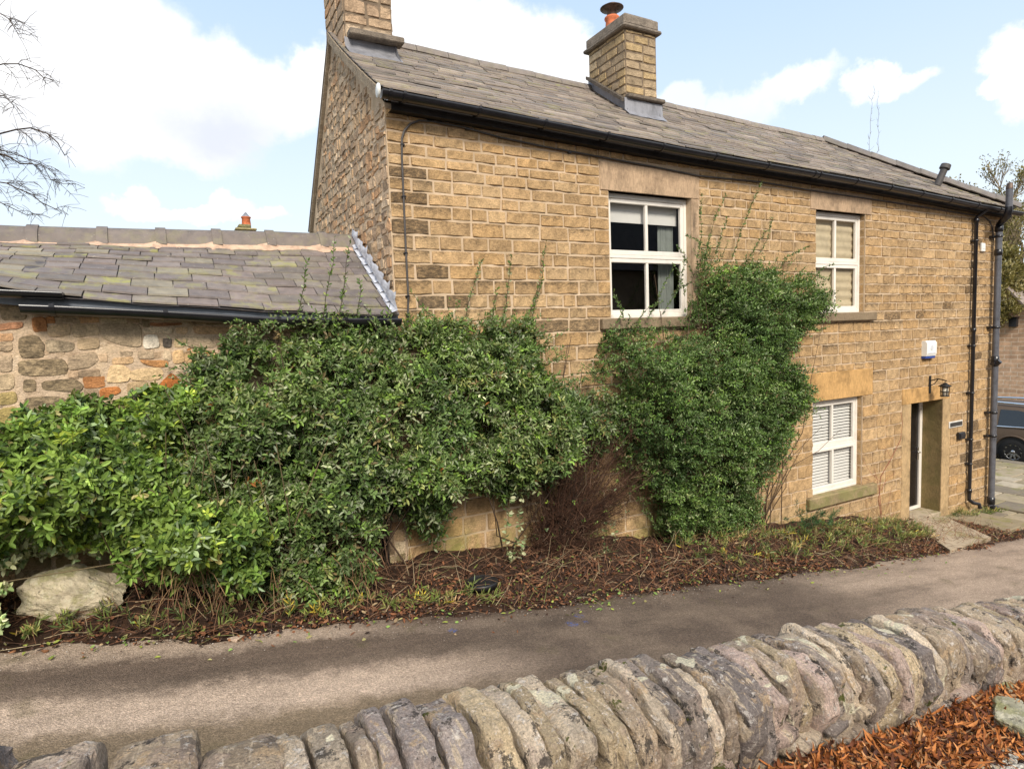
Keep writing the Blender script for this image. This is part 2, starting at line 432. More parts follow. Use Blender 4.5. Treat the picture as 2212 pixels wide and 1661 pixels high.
def leaf_material(name, rough=.42, trans=.25, spec=.5):
    g = G(name, rough, spec); c, a = g.attr(); t = g.t
    g.color(c)
    tl = g.n('ShaderNodeBsdfTranslucent'); g.link(g.mix(1.0, c, (1.5, 1.6, .5), 'MULTIPLY'), tl.inputs[0])
    mx = g.n('ShaderNodeMixShader'); mx.inputs[0].default_value = trans
    t.links.new(g.b.outputs[0], mx.inputs[1]); t.links.new(tl.outputs[0], mx.inputs[2]); t.links.new(mx.outputs[0], t.nodes['Material Output'].inputs[0])
    return g.m
M['leaf'] = leaf_material('evergreen_leaf', .46, .16, .38)
M['leaf_bright'] = leaf_material('glossy_bright_leaf', .40, .20, .42)
M['dead_leaf'] = leaf_material('dead_leaf', .75, .12, .25)
def vcol(name, rough=.85, bump=0.0, bs=60):
    g = G(name, rough, .25); c, a = g.attr()
    g.color(g.mix(1.0, c, g.ramp(g.noise(bs * .4, 4, .7), [(.3, .7), (.7, 1.25)]), 'MULTIPLY'))
    if bump: g.bump(g.noise(bs, 4, .7), bump, .006)
    return g.m
M['twig'] = vcol('twig_bark', .85)
M['bark'] = vcol('tree_bark', .9, .5, 40)
M['pebble'] = vcol('gravel_stone', .85, .3)
# ------------------------------------------------------------------ terrain
def sstep(a, b, v):
    t = np.clip((np.asarray(v, float) - a) / (b - a), 0, 1); return t * t * (3 - 2 * t)
def road_z(x):
    x = np.asarray(x, float)
    # falls away to the right, level at both ends
    xs = np.clip(x, -9, 14.2)
    return -2.25 - .12 * xs
def verge_edge(x):
    x = np.asarray(x, float)
    return np.interp(x, [-6, -1.3, .2, 2.1, 4.15, 6.2, 10.4, 12.2, 14.5], [5.6, 5.50, 5.17, 4.97, 4.86, 4.74, 4.72, 4.9, 5.0]) + .05 * vnoise(x * 3, 0) + .03 * vnoise(x * 9, 4)
def ground_z(x, y):
    x, y = np.broadcast_arrays(np.asarray(x, float), np.asarray(y, float))
    r = road_z(x)
    r = r - .40 * sstep(19.3, 19.7, x)                        # sunk yard where the car stands
    ve = verge_edge(x)
    v = sstep(0, .9, y - ve) * .10 + sstep(.05, .5, y - ve) * .06 * (1 + vnoise(x * 2.2, y * 2.2, 0, 3)) \
        + .03 * sstep(0, .2, y - ve) * vnoise(x * 7, y * 7, 0, 5)
    v = v * (1 - sstep(9.8, 10.5, x)) * (1 - sstep(6.3, 7.5, y))
    g = -1.49 - .165 * np.clip(x, -1, 9)
    g = g + .02 * vnoise(x * 3, y * 3, 0, 9)
    blend = sstep(-7, -4.5, x) * (1 - sstep(9.5, 13, x))
    inside = 1 - sstep(1.80, 1.90, y)
    h = r + v
    h = h + (g - h) * inside * blend
    far = sstep(30, 90, np.hypot(x - 4, y - 3))
    return h * (1 - far) + far * (-3.6 + 1.4 * vnoise(x * .02, y * .02, 0, 6))
def axis_pts(segs):
    p = []
    for a, b, s in segs: p += list(np.arange(a, b, s))
    return np.array(p + [segs[-1][1]])
def sheet(name, xs, ys, zf, mat, dz=0.0):
    X, Y = np.meshgrid(xs, ys); Z = zf(X, Y) + dz
    nx, ny = len(xs), len(ys)
    V = np.stack([X.ravel(), Y.ravel(), Z.ravel()], 1)
    i = (np.arange(ny - 1)[:, None] * nx + np.arange(nx - 1)[None, :]).ravel()
    return mesh_np(name, V, [np.stack([i, i + 1, i + nx + 1, i + nx], 1)], mat)
def soil_mat():
    g = G('damp_soil_and_debris', .95, .2)
    c = g.ramp(g.noise(16, 8, .75), [(.3, (.018, .011, .008)), (.5, (.05, .028, .018)), (.62, (.10, .05, .028)), (.75, (.17, .10, .06))])
    far = g.rng(g.xyz()[1], 7.0, 12.0)
    c = g.mix(far, c, (.07, .09, .03))
    g.color(c); g.bump(g.noise(40, 8, .8), .9, .03); return g.m
gx_ = axis_pts([(-400, -60, 60), (-60, -10, 8), (-10, -4, .7), (-4, 15, .12), (15, 21, .25), (21, 60, 3), (60, 600, 60)])
gy_ = axis_pts([(-300, -40, 50), (-40, -4, 5), (-4, .6, .5), (.6, 1.75, .12), (1.75, 1.95, .04), (1.95, 4.5, .3), (4.5, 6.4, .07), (6.4, 12, .6), (12, 60, 4), (60, 700, 60)])
o = sheet('ground', gx_, gy_, ground_z, soil_mat()); tag(o, kind='structure')

def asphalt():
    g = G('worn_lane_asphalt', .88, .3)
    X, Y, Z = g.xyz()
    # distance from the far verge, wandering: wheel tracks are pale with dust, the crown and gutter dark and damp
    wob = g.math('MULTIPLY', g.math('SUBTRACT', g.noise(.5, 2, .5, stretch=(1, .8, 0)), .5), .32)
    wob = g.math('ADD', wob, g.math('MULTIPLY', g.math('SUBTRACT', g.noise(6, 6, .75), .5), .42))
    yy = g.math('ADD', g.math('ADD', Y, wob), g.math('MULTIPLY', X, .13))
    t = g.math('DIVIDE', g.math('SUBTRACT', yy, 3.5), 2.0, clamp=True)
    band = g.ramp(t, [(.0, (.17, .135, .09)), (.20, (.22, .175, .125)), (.29, (.50, .41, .34)), (.40, (.48, .39, .32)), (.48, (.19, .15, .12)), (.56, (.13, .10, .08)), (.66, (.145, .112, .09)),
                      (.73, (.42, .345, .285)), (.86, (.39, .32, .265)), (.95, (.13, .095, .075)), (1.0, (.09, .065, .05))])
    mid = g.math('MULTIPLY', g.rng(X, .9, 2.6), g.rng(X, 7.2, 5.6)); dark = g.mix(g.rng(g.noise(1.1, 4, .6), .45, .6), (.125, .098, .08), (.175, .14, .112))
    band = g.mix(mid, band, dark)
    right = g.rng(X, 5.2, 8.0); rc = g.mix(g.rng(g.noise(.9, 6, .7, stretch=(.4, 1.8, 0)), .48, .68), (.38, .31, .255), (.26, .21, .172))
    band = g.mix(right, band, rc)
    edge = g.rng(g.math('ADD', Y, wob), 4.62, 4.86); band = g.mix(g.math('MULTIPLY', edge, g.rng(X, .6, 2.2)), band, (.10, .072, .055))
    n1 = g.ramp(g.noise(3.2, 7, .7, stretch=(.5, 1.4, 1)), [(.28, .72), (.5, 1.0), (.72, 1.22)])
    c = g.mix(1.0, band, n1, 'MULTIPLY')
    c = g.mix(1.0, c, g.ramp(g.noise(85, 3, .8), [(.34, .62), (.5, 1.0), (.66, 1.45)]), 'MULTIPLY')
    v = g.voro(110)
    c = g.mix(g.math('MULTIPLY', g.rng(v, .16, .08), g.rng(g.noise(30, 2), .50, .60)), c, (.55, .48, .42))
    c = g.mix(g.math('MULTIPLY', g.rng(g.noise(1.6, 5, .6), .60, .72), .5), c, (.13, .115, .06))
    # a few specks of blue marking paint sprayed on the tarmac
    bl = None
    for bx, by, r in BLUE:
        dx = g.math('SUBTRACT', X, bx); dy = g.math('SUBTRACT', Y, by)
        d = g.math('ADD', g.math('MULTIPLY', dx, dx), g.math('MULTIPLY', dy, dy))
        e = g.rng(d, r * r, r * r * .2); bl = e if bl is None else g.math('MAXIMUM', bl, e)
    c = g.mix(g.math('MULTIPLY', g.math('MULTIPLY', bl, g.rng(g.noise(45, 4, .8), .50, .58)), .8), c, (.05, .12, .42))
    c = g.mix(1.0, c, (1.03, .96, .88), 'MULTIPLY')
    c = g.mix(1.0, c, g.ramp(g.noise(42, 3, .8), [(.36, .80), (.5, 1.0), (.64, 1.20)]), 'MULTIPLY')
    g.color(c); g.bump(g.math('ADD', g.noise(120, 4, .8), g.math('MULTIPLY', v, -.8)), .8, .012); return g.m
BLUE = [(atroad(px, py)[0], atroad(px, py)[1], r) for px, py, r in [(1250, 1332, .06), (1236, 1350, .07), (978, 1364, .05), (1265, 1345, .04)]]
us = np.linspace(0, 1, 26)
xs = axis_pts([(-30, -8, 1.5), (-8, 14.2, .1), (14.2, 60, 1.5)])
X = np.repeat(xs[None, :], len(us), 0); E0 = np.full_like(xs, 1.93); E1 = verge_edge(xs) + .05 * vnoise(xs * 5, 2)
E0 = np.where(xs > 9.5, 1.93 - 3.2 * sstep(9.5, 16, xs), E0); E1 = np.where(xs > 19, 4.2, E1)
Y = E0[None, :] + (E1 - E0)[None, :] * us[:, None]
Z = ground_z(X, np.clip(Y, 1.95, None)) + .012 - .02 * np.clip(us[:, None] * 8 - 7.2, 0, 1)
i = (np.arange(len(us) - 1)[:, None] * len(xs) + np.arange(len(xs) - 1)[None, :]).ravel()
o = mesh_np('road', np.stack([X.ravel(), Y.ravel(), Z.ravel()], 1), [np.stack([i, i + 1, i + len(xs) + 1, i + len(xs)], 1)], asphalt())
tag(o, kind='structure')

# flagged path by the gable end
def flag_mat():
    g = G('yorkstone_flags', .85, .3); c, a = g.attr()
    c = g.mix(1.0, c, g.ramp(g.noise(6, 6, .7), [(.3, .75), (.7, 1.15)]), 'MULTIPLY')
    c = g.mix(g.math('MULTIPLY', g.rng(g.noise(2.5, 5, .65), .50, .66), .7), c, (.19, .18, .05))
    g.color(c); g.bump(g.noise(40, 5), .4, .01); return g.m
M['flag'] = flag_mat()
mb = MB()
row = 12.35
while row < 19.3:
    wdt = rnd.uniform(.42, .70); wdt = min(wdt, 19.35 - row + .01)
    y = 5.02 if row < 14.4 else 4.6; yend = 6.10 if row + wdt < 14.45 else 13.5
    y += rnd.uniform(0, .12)
    while y < yend - .1:
        ln = min(rnd.uniform(.5, 1.15), yend - y)
        c = rnd.choice([(.27, .22, .14), (.33, .27, .18), (.20, .165, .12), (.40, .34, .25), (.25, .21, .125)])
        z = float(ground_z(row + wdt / 2, 5.6)) + .045 + rnd.uniform(0, .012)
        if row > 14: z = -3.92 + .045 + rnd.uniform(0, .012)
        a = rnd.uniform(-.006, .006)
        mb.box((row + .012, y + .012, z - .09), (row + wdt - .012, y + ln - .012, z), (*c, 0), bev=.012)
        y += ln
    row += wdt
mb.box((14.4, 4.6, -4.6), (19.36, 13.5, -3.92 - .03), (.10, .07, .04, 0))
o = mb.build('pavement', M['flag']); tag(o, kind='structure')

# ------------------------------------------------------------------ masonry
PAL_ASH = [(.435, .285, .142), (.46, .303, .155), (.415, .270, .134), (.48, .325, .172), (.40, .264, .136), (.45, .285, .134), (.435, .297, .160)]
PAL_RUB = [(.44, .31, .20), (.49, .35, .225), (.37, .26, .17), (.54, .41, .28), (.32, .23, .15), (.48, .29, .16), (.40, .30, .20), (.54, .37, .22)]
class Stones:
    """stones laid on a plane: origin O, unit axes U (along), V (up), N (out)"""
    def __init__(s): s.V = []; s.F = []; s.C = []; s.n = 0
    def stone(s, O, U, V, N, u0, u1, v0, v1, col, soot=0.0, proud=.012, bulge=.006, rough=.006, k=.10, edge=.010, seed=0, res=.055, wob=.004, sink=.008):
        w, h = u1 - u0, v1 - v0
        if w < .03 or h < .025: return
        nu = max(2, min(9, int(w / res))); nv = max(2, min(6, int(h / res)))
        eu, ev = min(edge * 2 / w, .5), min(edge * 2 / h, .5)
        au = np.concatenate([[-1], np.linspace(-1 + eu, 1 - eu, nu), [1]]); av = np.concatenate([[-1], np.linspace(-1 + ev, 1 - ev, nv), [1]])
        A, B = np.meshgrid(au, av)
        x = A * np.sqrt(1 - B * B * k); y = B * np.sqrt(1 - A * A * k)
        if k < .2: x = A * (1 - .5 * k * B ** 8); y = B * (1 - .5 * k * A ** 8)
        cu, cv = (u0 + u1) / 2, (v0 + v1) / 2
        pu = cu + x * w / 2; pv = cv + y * h / 2
        pu = pu + wob * vnoise(pu * 9, pv * 9, seed, 1); pv = pv + wob * vnoise(pu * 9, pv * 9, seed, 2)
        rim = (np.abs(A) == 1) | (np.abs(B) == 1)
        d = proud + bulge * (1 - A * A) * (1 - B * B) + rough * fbm(pu * 14, pv * 22, seed * 1.7, 2, 3)
        d = np.where(rim, -sink, np.maximum(d, .0035))
        O, U, V, N = [np.asarray(q, float) for q in (O, U, V, N)]
        P = O + pu[..., None] * U + pv[..., None] * V + d[..., None] * N
        m, n = P.shape[:2]
        i = (np.arange(m - 1)[:, None] * n + np.arange(n - 1)[None, :]).ravel() + s.n
        s.F.append(np.stack([i, i + 1, i + n + 1, i + n], 1)); s.V.append(P.reshape(-1, 3))
        c = np.empty((m * n, 4)); jit = rng.uniform(.92, 1.08)
        c[:, :3] = np.array(col) * jit
        so = soot * np.clip(.45 + .75 * B, .12, 1.2).ravel() if soot < .9 else np.full(m * n, soot)
        c[:, 3] = np.clip(so, 0, 1)
        s.C.append(c); s.n += m * n
    def arrays(s): return np.concatenate(s.V), np.concatenate(s.F), np.concatenate(s.C)

def subtract(seg, rects):
    """seg (u0,u1,v0,v1) minus rects -> list of free sub-segments"""
    u0, u1, v0, v1 = seg
    cuts = sorted({u0, u1} | {min(max(r[0], u0), u1) for r in rects} | {min(max(r[1], u0), u1) for r in rects})
    outl = []
    for a, b in zip(cuts[:-1], cuts[1:]):
        if b - a < 1e-6: continue
        lo, hi = v0, v1; m = (a + b) / 2
        for r in rects:
            if r[0] <= m <= r[1] and r[2] < hi and r[3] > lo:
                if r[2] <= lo + 1e-6 and r[3] >= hi - 1e-6: lo = hi
                elif r[2] <= lo: lo = r[3]
                elif r[3] >= hi: hi = r[2]
                else: lo = hi
        if hi - lo > .045:
            if outl and abs(outl[-1][1] - a) < 1e-6 and abs(outl[-1][2] - lo) < 1e-6 and abs(outl[-1][3] - hi) < 1e-6: outl[-1] = (outl[-1][0], b, lo, hi)
            else: outl.append((a, b, lo, hi))
    return outl

def course_wall(S, O, U, V, N, u0, u1, rows, rects, pal, len_f, soot_f, topf=None, gap=.011, quoin=None, **kw):
    """rows list of (v0,v1)"""
    for ri, (v0, v1) in enumerate(rows):
        for a, b, lo, hi in subtract((u0, u1, v0, v1), rects):
            u = a; first = True
            while u < b - .04:
                L = len_f(v0, v1) if not (first and quoin and abs(a - u0) < 1e-6) else quoin[ri % 2]
                if b - (u + L) < .14: L = b - u
                hh = hi
                if topf: hh = min(hi, topf(u), topf(min(u + L, b)))
                if hh - lo > .05:
                    col = pal[rng.integers(len(pal))]
                    S.stone(O, U, V, N, u + gap / 2, u + L - gap / 2, lo + gap / 2, hh - gap / 2, col, soot_f(u, (lo + hh) / 2), seed=rng.uniform(0, 50), **kw)
                u += L; first = False

# ------------------------------------------------------------------ cottage geometry
XL, XR, YF, YB = 1.97, 14.42, 6.14, 10.05
EYE = 5.97                                                     # y of the eaves edge
def eave_z(x): return 2.40 - .0255 * (x - XL) + .012 * math.sin(x * .8)
def ridge_z(x): return 3.86 - .024 * (x - XL)
YR = 8.10; XHIP = 11.75
def wall_top(x): return eave_z(x) - .06
cottage = root('cottage', (8.2, 8.1, -3.0), 'honey-coloured stone cottage with slate roof, two chimneys and white-framed windows above the lane', 'house')

px = lambda a, b, y=YF: at(a, b, y)
W1 = (px(1316, 500)[0], px(1493, 500)[0], .14, 1.70)
W2 = (px(1762, 560)[0], px(1868, 560)[0], .14, 1.72)
W3 = (px(1755, 950)[0], px(1862, 950)[0], -2.76, -1.24)
DR = (px(1965, 1000)[0], px(2035, 900)[0], -3.64, -1.50)
L1 = (px(1295, 380)[0], px(1509, 400)[0], W1[3], 2.04)
L2 = (px(1750, 420)[0], px(1882, 440)[0], W2[3], 2.02)
L3 = (px(1736, 830)[0], px(1884, 820)[0], W3[3], px(1740, 808)[2])
L4 = (px(1948, 860)[0], px(2051, 840)[0], DR[3], px(2051, 828)[2])
S1 = (px(1295, 700)[0], px(1505, 700)[0], .005, W1[2])
S2 = (px(1740, 690)[0], px(1886, 680)[0], .005, W2[2])
S3 = (px(1741, 1085)[0], px(1886, 1060)[0], -2.94, W3[2])
JL = (px(1947, 980)[0], DR[0], -3.75, DR[3]); JR = (DR[1], px(2050, 980)[0], -3.75, DR[3])
J1 = (W1[1], px(1509, 500)[0] , W1[2], W1[3])
J2 = (W2[1], px(1882, 560)[0] - .02, W2[2], W2[3])
print('openings', [[round(float(q), 2) for q in r] for r in (W1, W2, W3, DR, L3, L4)])
dress = [L1, L2, L3, L4, S1, S2, S3, JL, JR, J1]
holes = [W1, W2, W3, DR]

# mortar body: front wall partition round the openings, gable, back
mort = MB()
BASE = -4.6
def front_partition():
    xs = sorted({XL, XR} | {h[0] for h in holes} | {h[1] for h in holes})
    fine = []
    for a, b in zip(xs[:-1], xs[1:]):
        n = max(1, int((b - a) / .8)); fine += [a + (b - a) * i / n for i in range(n)]
    fine.append(XR)
    for a, b in zip(fine[:-1], fine[1:]):
        m = (a + b) / 2; zs = [BASE]
        hs = sorted([h for h in holes if h[0] <= m <= h[1]], key=lambda h: h[2])
        for h in hs: zs += [h[2], h[3]]
        zs.append(None)
        for i in range(0, len(zs), 2):
            z0, z1 = zs[i], zs[i + 1]
            if z1 is None: q = [(a, YF, z0), (b, YF, z0), (b, YF, wall_top(b)), (a, YF, wall_top(a))]
            else: q = [(a, YF, z0), (b, YF, z0), (b, YF, z1), (a, YF, z1)]
            mort.poly(q)
front_partition()
zr = lambda x: ridge_z(x) - .05
gab = [(XL, YF, BASE), (XL, YF, wall_top(XL)), (XL, YR, zr(XL)), (XL, YB, 1.75), (XL, YB, BASE)]
mort.poly(gab)
mort.poly([(XR, YF, BASE), (XR, YB, BASE), (XR, YB, 1.75), (XR, YF, wall_top(XR))])
mort.poly([(XL, YB, BASE), (XL, YB, 1.75), (XR, YB, 1.75), (XR, YB, BASE)])
# reveals round each opening
for (a, b, c, d), dep in ((W1, .11), (W2, .11), (W3, .11)):
    mort.poly([(b - .003, YF, c), (b - .003, YF + dep, c), (b - .003, YF + dep, d), (b - .003, YF, d)])
    mort.poly([(a, YF, c), (a, YF, d), (a, YF + dep, d), (a, YF + dep, c)])
    mort.poly([(a, YF, d), (b, YF, d), (b, YF + dep, d), (a, YF + dep, d)])
a, b, c, d = DR
mort.poly([(a, YF, c), (a, YF, d), (a, YF + .34, d), (a, YF + .34, c)])
S = Stones()
rows = []; z = 2.42
while z > -4.2:
    h = (.108 + rnd.uniform(-.006, .010)) if z > 1.85 else (.128 + rnd.uniform(-.008, .010)) if z > 1.4 else (.152 + rnd.uniform(-.014, .014)) if z > .02 else (.168 + rnd.uniform(-.012, .014)) if z > -1.0 else (.198 + rnd.uniform(-.016, .016))
    rows.append((z - h, z)); z -= h
def soot_f(u, v):
    base = np.clip(.30 + .42 * (1 - abs(v - .1) / 1.8), .12, .72)
    if v > 1.5: base = .14 + (.16 if u > 8 else 0)
    if u > 8.5: base = max(base, .46)
    if u < XL + .42 and -.5 < v < 1.8: return rng.uniform(.7, 1.0)
    if 13.0 < u < 13.6: return rng.uniform(.5, 1)
    return float(np.clip(base + rng.normal(0, .11) + (.25 if rng.random() < .03 else 0), 0, .95))
def len_f(v0, v1):
    if v0 > 1.6: return rnd.uniform(.16, .42)
    if v0 > 0: return rnd.uniform(.18, .52)
    return rnd.uniform(.22, .50)
course_wall(S, (0, YF, 0), (1, 0, 0), (0, 0, 1), (0, -1, 0), XL, XR - .005, rows, dress + holes, PAL_ASH, len_f, soot_f, topf=lambda x: wall_top(x) - .02,
            quoin=(.42, .24), gap=.018, proud=.011, bulge=.0, rough=.018, k=.05, edge=.005, wob=.008, sink=.004)
# right reveals are built of the same stones (quoin returns)
for (a, b, c, d) in (W2, W3):
    course_wall(S, (b, YF, 0), (0, 1, 0), (0, 0, 1), (-1, 0, 0), .004, .105, [(max(r0, c), min(r1, d)) for r0, r1 in rows if r1 > c + .04 and r0 < d - .04], [], PAL_ASH,
                lambda a, b: .3, lambda u, v: .25, gap=.012, proud=.004, bulge=.002, rough=.003, k=.05, edge=.006)
# gable end of rubble
def gable_top(u):                                              # u = distance back from the front corner
    y = YF + u
    if y < YR: return wall_top(XL) - .04 + (zr(XL) - wall_top(XL)) * (y - YF) / (YR - YF)
    return zr(XL) - .03 - (zr(XL) - 1.75) * (y - YR) / (YB - YR)
z = BASE + 1.5; grow = []
while z < 3.9:
    h = rnd.uniform(.055, .15); grow.append((z, z + h)); z += h
course_wall(S, (XL, YF, 0), (0, 1, 0), (0, 0, 1), (-1, 0, 0), .0, YB - YF, grow, [], PAL_RUB, lambda a, b: rnd.uniform(.07, .28),
            lambda u, v: float(rng.choice([0, 0, .3, .8])), topf=gable_top, gap=.008, proud=.010, bulge=.002, rough=.020, k=.28, edge=.010, wob=.026, res=.04, sink=.006)
V, F, C = S.arrays()
nv = len(mort.v)
mV = np.array(mort.v); tris = [np.array([f], np.int32) for f in mort.f]
allV = np.concatenate([mV, V]); allC = np.concatenate([np.array(mort.c), C])
FF = tris + [F + nv]
fm = [np.array([1])] * len(tris) + [np.zeros(len(F))]
mesh_np('wall', allV, FF, [M['ashlar'], M['mortar']], cottage, allC, fm, smooth=False)

# dressed stone: lintels, sills, jambs
def slab(name, r, mat, y0, y1, parent, bev=.008, label=None, nudge=0):
    mb = MB(); mb.box((r[0], y0, r[2]), (r[1], y1, r[3]), bev=bev); o = mb.build(name, mat, parent)
    if label: o['label'] = label
    return o

def window(r, hframe, parent, kind, lintel, sill, lmat, smat, jamb=None, midf=.5):
    x0, x1, z0, z1 = r; y0 = YF + .085; fw = .045
    f = MB(); d = .07
    f.box((x0, y0, z0), (x0 + fw, y0 + d, z1), bev=.006); f.box((x1 - fw, y0, z0), (x1, y0 + d, z1), bev=.006)
    f.box((x0 + fw, y0, z1 - .06), (x1 - fw, y0 + d, z1), bev=.006)
    f.box((x0 + fw, y0 - .02, z0), (x1 - fw, y0 + d, z0 + .045), bev=.006)
    zm = z0 + (z1 - z0) * midf
    f.box((x0 + fw, y0 + .002, zm - .02), (x1 - fw, y0 + d, zm + .02), bev=.004)
    W = f.build('window', M['upvc'], parent)
    xm = (x0 + x1) / 2
    for (a, b) in ((z0 + .045, zm - .02), (zm + .02, z1 - .06)):
        s = MB(); sw = .055; ya, yb = y0 + .008, y0 + .055
        if kind == 'sash' and a < zm - .1: ya, yb = y0 - .004, y0 + .05
        xa, xb = x0 + fw, x1 - fw
        s.box((xa, ya, a), (xa + sw, yb, b), bev=.007); s.box((xb - sw, ya, a), (xb, yb, b), bev=.007)
        s.box((xa + sw, ya, b - sw), (xb - sw, yb, b), bev=.007); s.box((xa + sw, ya, a), (xb - sw, yb, a + sw * 1.15), bev=.007)
        s.box((xm - .022, ya + .003, a + sw * 1.15), (xm + .022, yb, b - sw), bev=.006)
        s.build('sash', M['upvc'], W)
        for c, e in ((xa + sw, xm - .022), (xm + .022, xb - sw)):
            g = MB(); g.poly([(c - .004, ya + .026, a + sw), (e + .004, ya + .026, a + sw), (e + .004, ya + .026, b - sw + .01), (c - .004, ya + .026, b - sw + .01)]); g.build('pane', M['glass'], W)
    slab('lintel', lintel, lmat, YF - .014, YF + .12, W, .006)
    slab('sill', sill, smat, YF - .075, YF + .10, W, .012)
    if jamb: slab('jamb', jamb, M['lintel'], YF - .010, YF + .10, W, .006)
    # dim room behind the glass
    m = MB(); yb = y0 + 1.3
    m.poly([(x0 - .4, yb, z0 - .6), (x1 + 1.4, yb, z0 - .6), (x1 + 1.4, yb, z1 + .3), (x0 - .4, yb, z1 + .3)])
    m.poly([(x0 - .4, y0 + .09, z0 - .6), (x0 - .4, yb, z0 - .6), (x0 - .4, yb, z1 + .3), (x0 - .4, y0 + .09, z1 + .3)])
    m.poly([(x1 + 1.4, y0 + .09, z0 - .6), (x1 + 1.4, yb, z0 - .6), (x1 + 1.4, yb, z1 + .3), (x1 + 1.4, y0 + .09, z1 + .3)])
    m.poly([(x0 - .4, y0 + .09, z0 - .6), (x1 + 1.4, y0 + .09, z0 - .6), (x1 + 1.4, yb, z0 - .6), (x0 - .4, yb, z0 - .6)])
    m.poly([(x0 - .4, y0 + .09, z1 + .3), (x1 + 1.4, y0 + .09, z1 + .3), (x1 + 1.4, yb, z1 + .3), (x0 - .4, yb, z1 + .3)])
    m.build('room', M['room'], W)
    return W
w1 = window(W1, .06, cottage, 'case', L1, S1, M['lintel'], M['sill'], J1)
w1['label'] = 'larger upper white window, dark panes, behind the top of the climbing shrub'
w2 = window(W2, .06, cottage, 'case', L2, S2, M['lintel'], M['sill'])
w2['label'] = 'smaller upper white window with cream blinds'
w3 = window(W3, .06, cottage, 'sash', L3, S3, M['lintel_warm'], M['sill_green'], midf=.49)
w3['label'] = 'ground floor white window with slatted blinds'
# blinds and curtains
x0, x1, z0, z1 = W1
mb = MB(); mb.box((x0 + .06, YF + .21, z1 - .33), (x1 - .06, YF + .225, z1 - .10)); mb.build('blind', M['blind_white'], w1)
mb = MB(); n = 26
vs = []; cx0 = x1 - .34
for k in range(n + 1):
    xx = cx0 + .26 * k / n; yy = YF + .28 + .022 * math.sin(k * 1.9)
    vs += [(xx, yy, z0 + .03), (xx, yy, z1 - .33)]
mb.add(vs, [[2 * k, 2 * k + 2, 2 * k + 3, 2 * k + 1] for k in range(n)], smooth=True)
mb.build('curtain', M['curtain'], w1)
x0, x1, z0, z1 = W2; mb = MB(); vs = []; n = 40
for k in range(n + 1):
    zz = z0 + .05 + (z1 - z0 - .14) * k / n; yy = YF + .17 + .012 * math.sin(k * 1.7) + .004 * math.sin(k * 5)
    vs += [(x0 + .05, yy, zz), (x1 - .05, yy, zz)]
mb.add(vs, [[2 * k, 2 * k + 1, 2 * k + 3, 2 * k + 2] for k in range(n)], smooth=True)
mb.build('blind', M['blind_cream'], w2)
x0, x1, z0, z1 = W3; mb = MB(); z = z0 + .10
while z < z1 - .1:
    mb.add([(x0 + .06, YF + .155, z), (x1 - .06, YF + .155, z), (x1 - .06, YF + .180, z + .034), (x0 + .06, YF + .180, z + .034)], [[0, 1, 2, 3]]); z += .050
mb.box((x0 + .06, YF + .15, z1 - .10), (x1 - .06, YF + .19, z1 - .065))
mb.build('blind', M['blind_white'], w3)

# door
x0, x1, z0, z1 = DR; yd = YF + .34
D = MB(); D.box((x0 + .07, yd + .03, z0 + .06), (x1 - .075, yd + .075, z1 - .02), bev=.004)
for (a, b, c, d) in ((.16, .46, .18, .85), (.54, .84, .18, .85), (.16, .46, 1.0, 1.75), (.54, .84, 1.0, 1.75)):
    wdt = x1 - x0 - .145
    D.box((x0 + .07 + wdt * a, yd + .018, z0 + .06 + c), (x0 + .07 + wdt * b, yd + .032, z0 + .06 + d), bev=.008)
door = D.build('door', M['door'], cottage)
fr = MB(); fr.box((x1 - .075, yd, z0), (x1, yd + .09, z1), bev=.006); fr.box((x0, yd, z0), (x0 + .07, yd + .09, z1), bev=.006)
fr.box((x0 + .07, yd, z0), (x1 - .075, yd + .09, z0 + .06), bev=.006); fr.box((x0 + .07, yd, z1 - .02), (x1 - .075, yd + .09, z1), bev=.004)
fr.build('door_frame', M['upvc'], door)
h = MB(); h.box((x1 - .13, yd + .005, z0 + .95), (x1 - .095, yd + .032, z0 + 1.20), bev=.004); h.tube([(x1 - .112, yd + .02, z0 + 1.10), (x1 - .112, yd - .035, z0 + 1.10), (x1 - .22, yd - .035, z0 + 1.10)], .010, 8)
h.build('handle', M['chrome'], door)
slab('lintel', L4, M['lintel_warm'], YF - .016, YF + .335, door, .006)
slab('jamb', JL, M['jamb'], YF - .012, YF + .06, door, .006)
slab('jamb', (JR[0], JR[1], JR[2], JR[3]), M['jamb'], YF - .012, YF + .012, door, .005)
mb = MB(); mb.box((x1, YF + .012, JR[2]), (x1 + .05, yd + .09, z1)); mb.build('reveal', M['reveal'], door)

